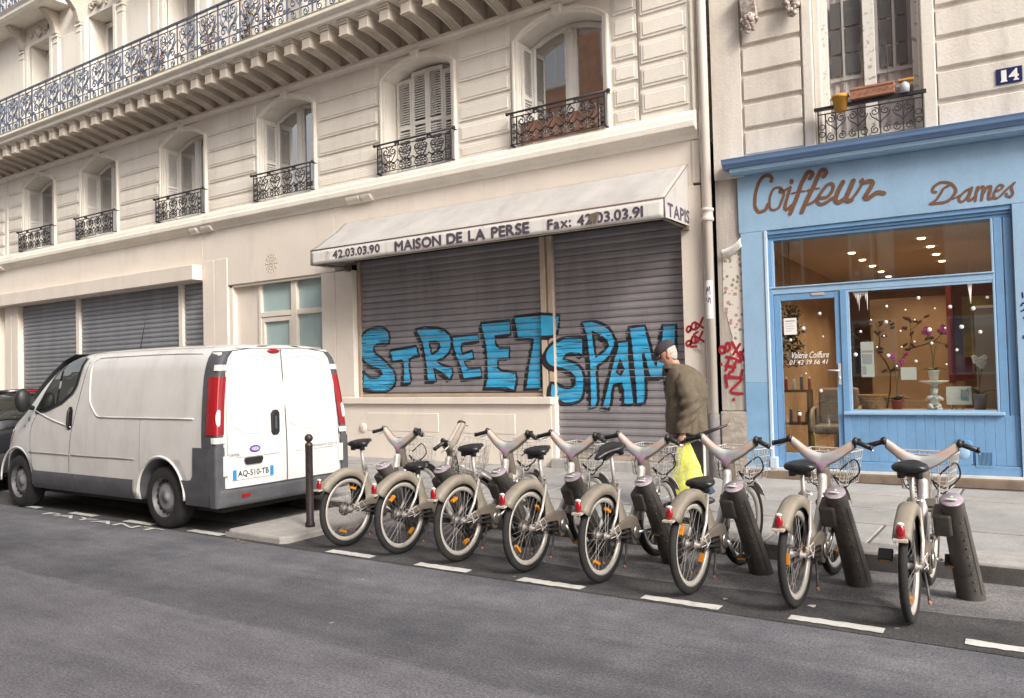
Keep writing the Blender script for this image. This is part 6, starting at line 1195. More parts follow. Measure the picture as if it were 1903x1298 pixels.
    for s_, q in ((1, 1), (-1, -1)):
        e = (s_*.115, .42+q*.165*math.cos(ca), .30+q*.165*math.sin(ca)); pd = MB().box(e[0]+(.015 if s_ > 0 else -.105), e[0]+(.105 if s_ > 0 else -.015), e[1]-.042, e[1]+.042, e[2]-.013, e[2]+.013).build('pedal', black_p, t, bevel=.007, seg=2); MB().box(e[0]+(.03 if s_ > 0 else -.09), e[0]+(.09 if s_ > 0 else -.03), e[1]-.045, e[1]-.041, e[2]-.007, e[2]+.007).build('pedal_reflector', orange_l, pd)
    # white guard wires by the hub, folded stand
    MB().tube([(.06, .02, RW+.02), (.085, .10, RW+.07), (.07, .17, RW+.005), (.09, .06, RW-.02)], .003, 5).tube([(.06, .01, RW+.05), (.09, .09, RW), (.075, .0, RW-.01)], .003, 5).tube([(.065, .06, RW+.08), (.088, .08, RW-.03)], .003, 5).build('hub_guard_wire', mat('white_wire', (.66, .62, .6), .5), t)
    st = MB().tube([(.03, .34, .26), (.06, .26, .15), (.075, .20, .085)], .009, 8).tube([(-.03, .34, .26), (-.06, .24, .16), (-.075, .16, .10)], .009, 8).box(-.05, .05, .31, .37, .235, .285).build('stand', mat('dark_steel'), t)
    MB().ell((.077, .195, .077), (.012, .012, .014), 8, 6).build('stand_foot', terra, st); MB().ell((-.077, .155, .095), (.012, .012, .014), 8, 6).build('stand_foot', terra, st)
    # steering group: an axis frame turns it, so handlebar, column, fork, basket and front wheel are separate parts
    sg = []
    bl_ = smooth_path([(0, .835, .50), (0, .80, .60), (0, .765, .70), (0, .735, .79), (0, .725, .84)], 3)
    sg.append(MB().tube(bl_, [.040, .040, .040, .041, .042, .043, .044, .045, .046, .047, .048, .046, .04], 14).build('steering_column', case_m, t))
    def hb(u, v):
        x = (2*u-1); ax_ = abs(x); zt_ = .925+.125*ax_**1.7*(1-.0*ax_)-.02*max(0, ax_-.8)*5*.5; zb2 = .775+.245*min(1, ax_*1.06)**.92-.01*max(0, ax_-.8)*5*.4
        zb2 = min(zb2, zt_-.100+.028*ax_); c_ = (zt_+zb2)/2; h = (zt_-zb2)/2; dpt = .048-.012*ax_; a = 2*PI*v
        return (x*.225, .722-.02*ax_-dpt*math.copysign(abs(math.cos(a))**.75, math.cos(a))+.035*ax_*ax_, c_+h*math.copysign(abs(math.sin(a))**.7, math.sin(a)))
    hbm = MB().grid(hb, 36, 18); hbm.ell((-.225, .735, 1.015), (.012, .03, .026), 10, 8).ell((.225, .735, 1.015), (.012, .03, .026), 10, 8)
    hbo = hbm.build('handlebar', beige, t); sg.append(hbo)
    def plate(u, v):
        u2 = .5+(u-.5)*.95; a_ = -.62+2.15*v; lo_a = a_/(2*PI); p0 = Vector(hb(u2, lo_a)); ax_ = abs(2*u2-1)
        return (p0.x, p0.y-.0035*math.cos(a_), p0.z+.0035*math.sin(a_))
    sg.append(MB().grid(plate, 26, 10).build('handlebar_plate', lilac_plate, t))
    for s_ in (-1, 1):
        gm = MB().tube([(s_*.228, .735, 1.015), (s_*.25, .725, 1.012), (s_*.34, .685, .985)], [.022, .0175, .0175], 12)
        gm.ell((s_*.232, .715, 1.022), (.020, .026, .030), 10, 8); gm.box(s_*.245-.012, s_*.245+.012, .72, .765, 1.0, 1.04)
        gm.lathe([(0, 0), (.020, 0), (.020, .012), (0, .012)], (s_*.34-(.012 if s_ < 0 else 0), .685, .985), 'x', 12); sg.append(gm.build('grip', black_p, t))
        sg.append(MB().tube([(s_*.235, .775, 1.015), (s_*.27, .785, .995), (s_*.345, .745, .955)], [.008, .006, .005], 6).tube([(s_*.228, .70, 1.035), (s_*.235, .775, 1.015)], [.012, .008], 6).build('brake_lever', chrome, t))
    bk = MB()
    def ring(z, k): 
        return [(-.17*k, .80+.02*(1-k), z), (.17*k, .80+.02*(1-k), z), (.19*k, 1.06*1, z), (-.19*k, 1.06, z)]
    def bw(a, b, r_=.0032): bk.tube([a, b], r_, 5, cap=False)
    levels = [(.69, .80), (.75, .86), (.81, .91), (.87, .96), (.93, 1.0)]
    for i, (z, k) in enumerate(levels):
        q = ring(z, k)
        for j in range(4): bw(q[j], q[(j+1) % 4], .0055 if i == 4 else .0032)
    qa, qb = ring(.69, .80), ring(.93, 1.0)
    for j in range(4):
        for k in range(6):
            f_ = k/6; bw([qa[j][m_2]+(qa[(j+1) % 4][m_2]-qa[j][m_2])*f_ for m_2 in range(3)], [qb[j][m_2]+(qb[(j+1) % 4][m_2]-qb[j][m_2])*f_ for m_2 in range(3)])
    for k in range(1, 6): f_ = k/6; bw([qa[0][m_2]+(qa[1][m_2]-qa[0][m_2])*f_ for m_2 in range(3)], [qa[3][m_2]+(qa[2][m_2]-qa[3][m_2])*f_ for m_2 in range(3)])
    sg.append(bk.build('basket', wire_m, t))
    sg.append(MB().tube([(-.09, .84, .69), (-.05, .90, .50)], .006, 6).tube([(.09, .84, .69), (.05, .90, .50)], .006, 6).tube([(0, .76, .70), (0, .90, .69)], .010, 8).build('basket_stay', alu, t))
    cb_ = MB().tube(smooth_path([(.10, .80, .80), (.19, .84, .88), (.21, .88, .78), (.12, .84, .70), (.05, .80, .76), (.10, .86, .66), (.16, .86, .72)], 4), .006, 6).tube(smooth_path([(-.06, .78, .86), (-.14, .84, .82), (-.12, .82, .70), (-.03, .80, .66)], 4), .004, 6)
    sg.append(cb_.build('lock_cable', black_p, t))
    fk = MB()
    for s_ in (-1, 1): fk.tube(smooth_path([(s_*.035, .835, .56), (s_*.055, .86, .50), (s_*.058, .92, .40), (s_*.055, WB, RW)], 3), [.022]*4+[.019]*3+[.014]*3, 10)
    fk.box(-.05, .05, .80, .87, .53, .60); sg.append(fk.build('fork', beige, t, bevel=.0))
    fm = MB(); n2 = 20; oo = [(WB+.362*math.cos(R(28+150*i/n2)), RW+.362*math.sin(R(28+150*i/n2))) for i in range(n2+1)]
    fm.add([(x, y, z+q) for y, z in oo for x, q in ((-.042, -.030), (-.034, .0), (0, .008), (.034, 0), (.042, -.030))], [(i*5+j, i*5+j+1, (i+1)*5+j+1, (i+1)*5+j) for i in range(n2) for j in range(4)], 0, True)
    for s_ in (-1, 1):
        fm.add([(s_*.042, y, z-.03) for y, z in oo[6:]]+[(s_*.045, WB+.86*(y-WB), RW+.80*(z-RW)) for y, z in oo[6:]], [(i, i+1, len(oo)-6+i+1, len(oo)-6+i) for i in range(len(oo)-7)], 0, True)
    sg.append(fm.build('front_mudguard', alu, t, solid=.003))
    sg.append(MB().prism([(oo[-1][0]-.005, oo[-1][1]+.01), (oo[-1][0]+.01, oo[-1][1]-.09), (oo[-1][0]+.018, oo[-1][1]-.09), (oo[-1][0]+.012, oo[-1][1]+.01)], 'x', -.05, .05).build('mudflap', black_p, t))
    ty, ri, sp, og = MB(), MB(), MB(), []; bike_wheel(ty, ri, sp, og, (WB, RW), False, 1.2)
    o = ty.build('front_wheel', tyre, t); ri.build('rim', rim_m, o); sp.build('spokes', spoke_m, o)['kind'] = 'stuff'; [q_.build('spoke_reflector', orange_l, o) for q_ in og]; sg.append(o)
    for o in sg: o['steer'] = 1
    # saddle group
    s1 = saddle_mesh().build('saddle', saddle_m, t); s1.location = (0, .165, .94)
    MB().tube([(-.05, -.045, 0), (-.05, -.045, -.065)], [.026, .022], 10).tube([(.05, -.045, 0), (.05, -.045, -.065)], [.026, .022], 10).box(-.055, .055, -.06, -.03, -.055, -.035).box(-.02, .02, -.04, .10, -.045, -.02).build('springs', black_p, s1)
    p1 = MB().tube([(0, .235, .60), (0, .175, .93)], .0145, 10).build('seat_post', alu, t)
    MB().tube([(-.035, .222, .70), (.04, .222, .70), (.055, .20, .705)], .008, 6).lathe([(.026, -.018), (.026, .018)], (0, .222, .70), 'z', 12).build('seat_clamp', chrome, t)
    return t
def lilac_nodes():
    m = bpy.data.materials.new('handlebar_print'); m.use_nodes = True; n = m.node_tree.nodes; L = m.node_tree.links; b = n['Principled BSDF']; b.inputs['Roughness'].default_value = .3; b.inputs['Coat Weight'].default_value = .4
    tc = n.new('ShaderNodeTexCoord'); sp_ = n.new('ShaderNodeSeparateXYZ'); L.new(tc.outputs['Object'], sp_.inputs[0])
    t = n.new('ShaderNodeTexNoise'); t.inputs['Scale'].default_value = 28; L.new(tc.outputs['Object'], t.inputs['Vector'])
    ad = n.new('ShaderNodeMath'); ad.operation = 'MULTIPLY_ADD'; L.new(t.outputs[0], ad.inputs[0]); ad.inputs[1].default_value = .05; L.new(sp_.outputs['Z'], ad.inputs[2])
    r = n.new('ShaderNodeValToRGB'); mr = n.new('ShaderNodeMapRange'); mr.inputs['From Min'].default_value = .84; mr.inputs['From Max'].default_value = 1.02; L.new(ad.outputs[0], mr.inputs[0]); L.new(mr.outputs[0], r.inputs[0])
    e = r.color_ramp.elements; e[0].position = 0; e[0].color = (.40, .24, .40, 1); e[1].position = 1; e[1].color = (.46, .41, .38, 1)
    for p_, c_ in ((.30, (.52, .40, .50, 1)), (.42, (.40, .41, .42, 1)), (.62, (.44, .46, .46, 1)), (.74, (.52, .36, .31, 1))): q = e.new(p_); q.color = c_
    L.new(r.outputs[0], b.inputs['Base Color']); return m
lilac_plate = lilac_nodes()
BIKES = [  # x, y of rear contact, heading, steer angle, saddle height, saddle turn, crank extra, label
 (-5.465, 5.335, 1, -4, .935, 14, 'beige-grey hire bike docked nearest the bollard and the white van'),
 (-4.804, 5.338, 0, -74, .742, 4, 'hire bike with its handlebar turned sideways and its saddle set low'),
 (-4.162, 5.350, .5, -3, .925, 6, 'third hire bike from the van, saddle raised, between the sideways one and the next'),
 (-3.475, 5.335, 1, -4, .930, 4, 'fourth hire bike from the van, in front of the end of the cream stall riser'),
 (-2.817, 5.330, 1, -5, .965, 168, 'hire bike with its saddle twisted backwards, in front of the walking man'),
 (-2.130, 5.355, 2.5, -6, .742, 2, 'hire bike with a low saddle, right of the yellow bag'),
 (-1.427, 5.385, 1.5, -3, .893, 4, 'second hire bike from the right, in front of the salon door'),
 (-.755, 5.390, -.5, -2, .915, 0, 'rightmost hire bike seen straight from behind')]
proto = make_bike()
def set_bike(t, spec):
    x, y, hd_, stg, zs, srot, lab = spec
    t.location = (x, y, .005); t.rotation_euler.z = -R(hd_); t['label'] = lab; t['group'] = 'hire bikes in the docking row'
    M = Matrix.Translation(PIV) @ Matrix.Rotation(R(stg), 4, AX) @ Matrix.Translation(-PIV)
    for c_ in t.children:
        if c_.get('steer'): c_.matrix_local = M
        nm = c_.name.split('.')[0]
        if nm == 'saddle':
            c_.location = (0, .235-(zs-.60)*.18, zs); c_.rotation_euler = (R(0 if srot < 100 else -24), 0, R(srot))
        if nm == 'seat_post': c_.location = (0, -(zs-.03-.93)*.18, zs-.03-.93)
bikes = [proto]+[copy_tree(proto) for _ in BIKES[1:]]
for t, sp_ in zip(bikes, BIKES): set_bike(t, sp_)
# crank positions differ from bike to bike
for k, (t, ang_) in enumerate(zip(bikes, (20, 35, 95, 0, 60, 8, 120, 50))):
    M = Matrix.Translation((0, .42, .30)) @ Matrix.Rotation(R(ang_), 4, 'X') @ Matrix.Translation((0, -.42, -.30))
    for c_ in t.children:
        if c_.name.split('.')[0] in ('crank', 'pedal'): c_.matrix_local = M
# ---------------------------------------------------------------- docking posts
def make_dock():
    d = thing('docking_post', '', 'docking post')
    def sec(t, r0=1.): # centre line leaning towards the road
        return Vector((-.055*t, -.36*t-.05*t*t, .70*t))
    vs_ = []; n_ = 22; rows_ = 9
    for i in range(rows_+1):
        t = i/rows_; c_ = sec(t); w_ = .088-.020*t; dpt = .098-.020*t
        for j in range(n_):
            a = 2*PI*j/n_; p = Vector((w_*math.cos(a), dpt*math.sin(a), 0)); q = c_+p
            if i == rows_: q.z += .36*p.y
            q.z = max(q.z, 0); vs_.append(q)
    MB().add(vs_, [(i*n_+j, i*n_+(j+1) % n_, (i+1)*n_+(j+1) % n_, (i+1)*n_+j) for i in range(rows_) for j in range(n_)], 0, True).build('post', dock_m, d)
    top = vs_[rows_*n_:]; cen = sum((Vector(p) for p in top), Vector())/n_
    cp = MB().add([p+Vector((0, 0, .001)) for p in top]+[cen+(Vector(p)-cen)*.93+Vector((0, 0, .012)) for p in top]+[cen+Vector((0, 0, .014))], [(j, (j+1) % n_, n_+(j+1) % n_, n_+j) for j in range(n_)]+[(n_+j, n_+(j+1) % n_, 2*n_) for j in range(n_)], 0, True).build('cap', lilac, d)
    MB().ell(cen+Vector((0, .02, .018)), (.010, .008, .006), 8, 6).build('green_light', mat('green_led', (.25, .7, .25), .4, emit=.6), cp)
    MB().ell(cen+Vector((0, -.045, .012)), (.040, .014, .006), 12, 6).build('badge', clear_l, cp)
    lk = MB().prism([(-.44, .60), (-.32, .66), (-.16, .62), (-.10, .46), (-.16, .42), (-.36, .46)], 'x', -.165, -.06).build('lock_head', dock_m, d, bevel=.015, seg=2)
    MB().lathe([(.032, -.185), (.040, -.18), (.040, -.16)], (0, -.155, .575), 'x', 16).build('lock_socket', chrome, lk)
    sd_ = MB()
    for k in range(9):
        t = .12+.085*k; c_ = sec(t); sd_.ell(c_+Vector((.068*math.cos(R(-62)), (.098-.02*t)*math.sin(R(-62)), 0))+Vector((.014-.012*t, 0, 0)), (.007, .007, .007), 6, 5)
    tag(sd_.build('studs', dock_m, d), kind='stuff')
    pn = MB(); a0_ = R(-25)
    for q0, q1 in ((R(-38), R(-33)), (R(8), R(13))):
        pn.add([sec(t)+Vector(((.0895-.020*t)*math.cos(a), (.0995-.020*t)*math.sin(a), 0)) for t in [.06+.8*i/8 for i in range(9)] for a in (q0, q1)], [(2*i, 2*i+1, 2*i+3, 2*i+2) for i in range(8)], 0)
    tag(pn.build('panel_seam', dark_m, d), kind='stuff')
    return d
d0 = make_dock(); ords = ['first', 'second', 'third', 'fourth', 'fifth', 'sixth', 'seventh', 'eighth']
for k, b_ in enumerate(BIKES):
    d = d0 if k == 0 else copy_tree(d0)
    d.location = ((-5.315, -4.595, -3.965, -3.225, -2.595, -1.885, -1.19, -.497)[k], 6.13, .004); d['label'] = 'slanted taupe docking post with lilac cap, %s of the row counted from the van' % ords[k]; d['group'] = 'docking posts'

for k, t in enumerate(bikes):
    for c_ in t.children:
        if c_.name.split('.')[0] == 'rear_wheel': c_.matrix_local = Matrix.Translation((0, 0, RW)) @ Matrix.Rotation(R((0, 55, 40, -30, -10, 70, 105, 20)[k]), 4, 'X') @ Matrix.Translation((0, 0, -RW))
# ---------------------------------------------------------------- the walking man
from mathutils import noise as mnoise
MX, MY, MZ = -3.06, 7.70, .152
man = thing('person', 'man in dark flat cap and olive-brown jacket walking left past the shutter, head bowed', 'person', (MX, MY, MZ), PI+R(19))
# after the half turn: local +x is the way he faces (left in the picture), local +y is his left side, towards the camera
skin = mat('skin', (.48, .26, .185), .55, var=.08, scale=25)
wool = mat('olive_brown_cloth', (.115, .092, .064), .85, var=.14, scale=30, bump=.25, bscale=260)
denim = mat('blue_denim', (.045, .065, .115), .85, var=.15, scale=30); capm = mat('dark_cap_wool', (.045, .036, .043), .9, var=.2, scale=60, bump=.3, bscale=300); hairm = mat('grey_hair', (.42, .39, .36), .7, var=.25, scale=80, bump=.5, bscale=200)
HT = R(27)
HC = Vector((.185, 0, 1.560))
def HM(p): v = Vector(p); c, s = math.cos(HT), math.sin(HT); return Vector((v.x*c+v.z*s, v.y, -v.x*s+v.z*c))+HC
bd = MB()
H_ = [(-.120, .035, .02, .030), (-.112, .062, .03, .042), (-.098, .076, .045, .052), (-.082, .079, .058, .060), (-.066, .076, .068, .065), (-.055, .083, .073, .067), (-.045, .082, .078, .069), (-.03, .083, .084, .071), (-.012, .084, .090, .073), (.006, .081, .095, .074), (.022, .086, .098, .0745), (.04, .088, .099, .074), (.06, .084, .097, .072), (.08, .074, .088, .065), (.098, .055, .068, .052), (.110, .03, .04, .03), (.115, .004, .004, .004)]
n_ = 28; vs_ = []
for h, df, db, w_ in H_:
    for j in range(n_):
        a = 2*PI*j/n_; ca, sa = math.cos(a), math.sin(a); x = (df if ca > 0 else db)*math.copysign(abs(ca)**.9, ca); y = w_*math.copysign(abs(sa)**.85, sa)
        if ca > 0:
            g_ = math.exp(-(y/.013)**2); x += g_*(.030*math.exp(-((h+.030)/.016)**2)+.014*math.exp(-((h+.005)/.022)**2))
            x -= .010*math.exp(-((abs(y)-.032)/.014)**2-((h-.010)/.012)**2); x -= .007*math.exp(-((h+.060)/.006)**2)*math.exp(-(y/.025)**2)
        vs_.append(HM((x, y, h)))
k_ = len(H_)
bd.add(vs_, [(i*n_+j, i*n_+(j+1) % n_, (i+1)*n_+(j+1) % n_, (i+1)*n_+j) for i in range(k_-1) for j in range(n_)]+[tuple(range(n_-1, -1, -1)), tuple(range((k_-1)*n_, k_*n_))], 0, True)
for s_ in (-1, 1):
    bd.ell(HM((-.012, s_*.078, -.012)), (.020, .010, .034), 12, 8); bd.ell(HM((-.004, s_*.074, -.038)), (.010, .008, .012), 8, 6)
bd.tube([HM((-.015, 0, -.09)), (.105, 0, 1.42), (.05, 0, 1.34)], [.056, .058, .07], 16)
bd.tube([(.0, 0, .80), (.0, 0, .95), (.0, 0, 1.1), (.0, 0, 1.25), (.02, 0, 1.36)], [.12, .13, .13, .13, .08], 16)
legs = {1: [(.0, .09, .82), (.08, .095, .46), (.06, .10, .09)], -1: [(.0, -.09, .82), (-.02, -.095, .47), (-.17, -.10, .13)]}
for s_, l in legs.items(): bd.tube(smooth_path(l, 3), [.085, .08, .072, .060, .056, .050, .042], 12); bd.tube([l[2], (l[2][0]+.10, l[2][1], l[2][2]-.035)], [.042, .03], 10)
arms = {1: [(.03, .15, 1.33), (-.03, .215, 1.08), (.03, .222, .83), (.04, .222, .77)], -1: [(.03, -.15, 1.33), (.0, -.215, 1.08), (.12, -.222, .86), (.15, -.22, .80)]}
for s_, l in arms.items():
    bd.tube(smooth_path(l, 3), [.055, .05, .047, .045, .042, .038, .034, .03, .028, .028], 12)
    hx, hy, hz = l[3]; bd.ell((hx+.008, hy, hz-.045), (.042, .020, .050), 12, 8)
    for q, (fx, ln) in enumerate(((-.026, .9), (-.008, 1.02), (.012, 1.0), (.030, .85))):       # curled fingers
        b0 = Vector((hx+.008+fx, hy+s_*.006, hz-.085)); bd.tube(smooth_path([b0, b0+Vector((.003, s_*.010, -.030*ln)), b0+Vector((.004, -s_*.010, -.052*ln)), b0+Vector((.002, -s_*.034, -.044*ln)), b0+Vector((0, -s_*.038, -.022*ln))], 2), .0088, 8)
    t0 = Vector((hx+.040, hy-s_*.004, hz-.035)); bd.tube(smooth_path([t0, t0+Vector((.018, -s_*.014, -.022)), t0+Vector((.010, -s_*.030, -.048)), t0+Vector((-.006, -s_*.036, -.062))], 2), .0100, 8)
bo_ = bd.build('body', skin, man); d = bo_.modifiers.new('fuse', 'REMESH'); d.mode = 'VOXEL'; d.voxel_size = .0065; d.use_smooth_shade = True
ey = MB()
for s_ in (-1, 1): ey.ell(HM((.074, s_*.032, .008)), (.009, .011, .006), 8, 6)
ey.build('eyes', dark_m, man); eb = MB()
for s_ in (-1, 1): eb.tube([HM((.083, s_*.018, .024)), HM((.080, s_*.036, .028)), HM((.070, s_*.050, .022))], .006, 6)
eb.build('eyebrows', hairm, man)
# grey hair round the sides and back, under the cap
hr = MB(); nh = 26
def hair(u, v):
    a = R(98)+R(164)*u; h = -.085+.135*v; ca, sa = math.cos(a), math.sin(a); db = interp(h, [(q[0], q[2]) for q in H_]); df = interp(h, [(q[0], q[1]) for q in H_]); w_ = interp(h, [(q[0], q[3]) for q in H_])
    e = .007+.006*mnoise.noise(Vector((u*22, v*9, 2))); x = (df if ca > 0 else db)*ca; x += math.copysign(e, ca)*abs(ca); y = w_*math.copysign(abs(sa)**.85, sa)+sa*e
    low = max(0, abs(u-.5)*2-.55)*.10 if v < .5 else 0
    return HM((x, y, h+low))
hr.grid(hair, 40, 10); hr.build('hair', hairm, man, solid=.006)
# flat cap: soft crown pulled forward to a short peak
cp = MB(); nc = 30
for_pts = []
for i, (t, zz) in enumerate(((1.0, .030), (1.10, .042), (1.13, .058), (1.08, .080), (.95, .100), (.70, .116), (.40, .124), (.02, .126))):
    for j in range(nc):
        a = 2*PI*j/nc; ca, sa = math.cos(a), math.sin(a); fx = .100 if ca > 0 else .104; x = fx*t*ca+(.010*(1-t) if t < 1 else 0); y = .082*t*sa
        dz = -.016*max(0, ca)*(t)+.010; wob = .003*mnoise.noise(Vector((x*30, y*30, zz*30)))
        for_pts.append(HM((x+.004, y, zz+dz+wob+.012*max(0, -ca)*(1 if .3 < t < 1.12 else .4))))
cp.add(for_pts, [(i*nc+j, i*nc+(j+1) % nc, (i+1)*nc+(j+1) % nc, (i+1)*nc+j) for i in range(7) for j in range(nc)]+[tuple(range(7*nc, 8*nc))], 0, True); cp.build('cap', capm, man, solid=.004)
cap_o = man.children[-1]
MB().grid(lambda u, v: HM(((.092+.058*v)*math.cos((u-.5)*1.7)+.004, (.076+.006*v)*math.sin((u-.5)*1.7*1.12), .034-.020*v-.012*abs(2*u-1)**2*v)), 14, 4).build('cap_peak', capm, man, solid=.007)
# jacket
JK = [(z, fc+.045*max(0, (z-1.15)/.35), hf*.88, hl*.82) for z, fc, hf, hl in [(.765, .005, .225, .262), (.80, .005, .228, .265), (.90, .010, .226, .262), (1.0, .014, .224, .258), (1.10, .012, .224, .256), (1.20, .005, .222, .254), (1.28, .000, .212, .246), (1.34, .000, .195, .230), (1.38, .008, .172, .202), (1.415, .022, .142, .165), (1.44, .040, .112, .125), (1.455, .055, .100, .105), (1.475, .066, .097, .100), (1.50, .078, .094, .098), (1.515, .085, .092, .096), (1.505, .082, .080, .085)]]
def jring(z): return [interp(z, [(q[0], q[k]) for q in JK[:-1]]) for k in (1, 2, 3)]
jk = MB(); na, nz = 56, 44; jv = []
for i in range(nz+1):
    z = .765+(1.465-.765)*i/nz; fc, hf, hl = jring(z)
    for j in range(na):
        a = 2*PI*j/na; ca, sa = math.cos(a), math.sin(a); wr = .024*mnoise.noise(Vector((ca*2.2, sa*2.2, z*3.5)))+.018*mnoise.noise(Vector((ca*5, sa*5, z*9+4)))
        wr *= min(1, (1.46-z)*4) if z < 1.46 else 0; fl = .012*math.sin(a*7+z*3)*max(0, (.95-z)/.2) if z < .95 else 0
        jv.append((fc+(hf+wr+fl)*math.copysign(abs(ca)**.92, ca)*(1.04 if ca < 0 and 1.1 < z < 1.34 else 1), (hl+wr+fl)*math.copysign(abs(sa)**.92, sa), z-.02*max(0, -ca)*(1 if z > 1.46 else 0)+(.012*ca if z < .8 else 0)))
jk.add(jv, [(i*na+j, i*na+(j+1) % na, (i+1)*na+(j+1) % na, (i+1)*na+j) for i in range(nz) for j in range(na)], 0, True)
J_ = jk.build('jacket', wool, man, solid=.010)
for s_, l in arms.items():
    pth = smooth_path([(.02, s_*.145, 1.365), (.005, s_*.185, 1.28), (-.03, s_*.222, 1.10), (-.01, s_*.225, .96), (l[2][0], s_*.225, .845), (l[3][0], s_*.222, .785)], 6); sv = MB(); ns = 24; pv_ = []
    rad = [.06, .085, .080, .072, .064, .058]; nr = len(pth)
    for i, p in enumerate(pth):
        t = i/(nr-1)*5; r_ = rad[min(int(t), 4)]+(rad[min(int(t)+1, 5)]-rad[min(int(t), 4)])*(t-int(t))
        for j in range(ns):
            a = 2*PI*j/ns; ca, sa = math.cos(a), math.sin(a); fold = .018*math.sin(p[2]*58+ca*2.2+sa*1.3)*math.exp(-((p[2]-1.05)/.16)**2)+.016*mnoise.noise(Vector((ca*1.6+s_, sa*1.6, p[2]*9)))
            pv_.append((p[0]+(r_+fold)*ca*1.05, p[1]+(r_+fold)*sa*.92, p[2]))
    sv.add(pv_, [(i*ns+j, i*ns+(j+1) % ns, (i+1)*ns+(j+1) % ns, (i+1)*ns+j) for i in range(nr-1) for j in range(ns)]+[tuple(range(ns))], 0, True); sv.build('sleeve', wool, J_, solid=.008)
MB().grid(lambda u, v: (jring(1.50)[0]+(.080+.030*(1-v))*math.cos(2*PI*u)+.004, (.080+.026*(1-v))*math.sin(2*PI*u), 1.415+.045*v), 30, 4).build('collar', wool, J_, solid=.010)
MB().ell((.175, .0, 1.405), (.05, .055, .04), 12, 8).build('dark_scarf', mat('dark_scarf_wool', (.02, .018, .018), .95), man)
tr_ = MB()
for s_, l in legs.items(): tr_.tube(smooth_path([(0, s_*.085, .86)]+l, 3), [.118, .115, .112, .105, .098, .092, .086, .080, .080, .082], 18)
tr_.ell((0, 0, .84), (.135, .17, .10), 16, 8); tr_.build('trousers', denim, man)
for s_, l in legs.items():
    MB().ell((l[2][0]+.07, l[2][1], max(.045, l[2][2]-.055)), (.14, .05, .048), 16, 10).build('shoe', black_p, man)
# what he carries
yb = thing('yellow_bag', 'bright yellow-green plastic carrier bag hanging from the man\'s hand', 'bag', (MX+.040, MY-.222, MZ), PI+R(19))
ym = mat('yellow_plastic', (.56, .58, .12), .42, var=.1, scale=14, bump=.4, bscale=28)
yv = []; nb, nzb = 30, 18
for i in range(nzb+1):
    t = i/nzb; z = .70-.55*t; hw = .028+.145*min(1, (t*1.5))**.8; hd = .012+.060*min(1, t*1.3)*(1-.35*max(0, t-.75)*4)
    for j in range(nb):
        a = 2*PI*j/nb; wr = .022*mnoise.noise(Vector((math.cos(a)*2, math.sin(a)*2, z*9)))*min(1, t*3); yv.append((-.01-.015*t+(hw+wr)*math.copysign(abs(math.cos(a))**.8, math.cos(a)), (hd+wr*.7)*math.sin(a), z))
MB().add(yv, [(i*nb+j, i*nb+(j+1) % nb, (i+1)*nb+(j+1) % nb, (i+1)*nb+j) for i in range(nzb) for j in range(nb)]+[tuple(range(nzb*nb, (nzb+1)*nb))], 0, True).build('bag_body', ym, yb, solid=.002)
for s_ in (-1, 1): MB().tube(smooth_path([(-.09, s_*.012, .56), (-.05, s_*.010, .66), (.0, 0, .715), (.04, s_*.010, .66), (.07, s_*.012, .56)], 4), [.016]*17, 8, flat=(1, .35)).build('bag_handle', ym, yb)
sg_ = MB(); strokes(sg_, [[(-.09, .42), (-.03, .44), (.03, .41), (.09, .43)], [(-.04, .50), (-.02, .36), (-.03, .28)], [(.02, .36), (.06, .38), (.05, .33), (.01, .34)]], lambda x, z, i: (x, .080+.001*i, z), width=.006); sg_.build('printed_scrawl', spray_g, yb)
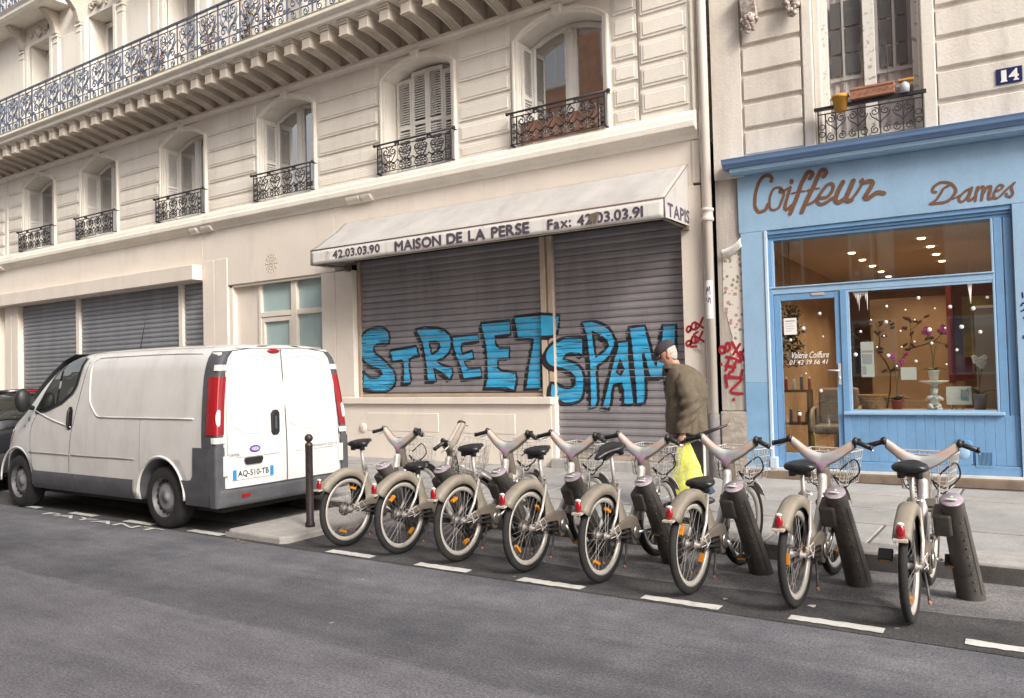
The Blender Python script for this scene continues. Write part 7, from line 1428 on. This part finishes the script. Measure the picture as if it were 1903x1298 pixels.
cs = thing('black_case', 'flat black folder case with a white edge held beside the yellow bag', 'case', (MX+.045, MY-.125, MZ), PI+R(19)); MB().box(-.14, .02, .03, .055, .33, .70).build('cover', black_p, cs, bevel=.008); MB().box(-.165, -.142, .025, .06, .32, .70).build('white_edge', plate_w, cs, bevel=.004); MB().tube([(-.10, .04, .70), (-.09, .04, .74), (-.02, .04, .74), (-.01, .04, .70)], .008, 8).build('grip', black_p, cs)
um_ = thing('folded_umbrella', 'black folded umbrella pointing backwards from the man\'s hand', 'umbrella', (MX+.065, MY-.19, MZ), PI+R(5))
MB().tube([(.06, .07, .685), (-.02, .06, .715), (-.20, .05, .79), (-.40, .04, .865)], [.012, .022, .020, .012], 10).build('furled_canopy', black_p, um_); MB().tube([(-.40, .04, .865), (-.43, .04, .876)], .006, 6).build('tip', chrome, um_); MB().tube(smooth_path([(.06, .07, .685), (.13, .07, .66), (.16, .07, .68), (.15, .07, .72)], 3), .011, 8).build('handle', twig, um_)
# ---------------------------------------------------------------- brick block across the street (seen only in the window reflections)
OB = thing('brick_block_opposite', 'tall brown brick block across the street mirrored in the upper windows', 'building', (0, -8.0, 0))
MB().box(-19, 14, -8, 0, 0, 17).build('wall', mat('brown_brick', (.46, .25, .165), .9, var=.2, scale=3, bump=.3, bscale=30), OB)
o1 = MB().box(0, 1.2, .0, .06, 0, 1.7).build('window', win_g, OB, loc=(-17.5, 0, 1.2)); f1 = MB().box(-.08, 0, 0, .10, -.08, 1.78).box(1.2, 1.28, 0, .10, -.08, 1.78).box(0, 1.2, 0, .10, 1.7, 1.78).box(0, 1.2, 0, .10, -.08, 0).box(.57, .63, .02, .09, 0, 1.7).build('frame', white_p, o1)
for i in range(11):
    for j in range(5):
        if i or j:
            c = inst(o1, OB, (-17.5+2.8*i, 0, 1.2+3.1*j)); inst(f1, c)
OC = thing('pale_house_opposite', 'lower pale rendered house across the street beyond the brick block', 'building', (0, -8.0, 0))
MB().box(-60, -19.3, -8, 0, 0, 9.5).build('wall', mat('pale_render', (.50, .46, .40), .9, var=.06, scale=2), OC)
for i in range(12):
    for j in range(3):
        c = inst(o1, OC, (-58+3.2*i, 0, 1.2+2.9*j)); inst(f1, c)
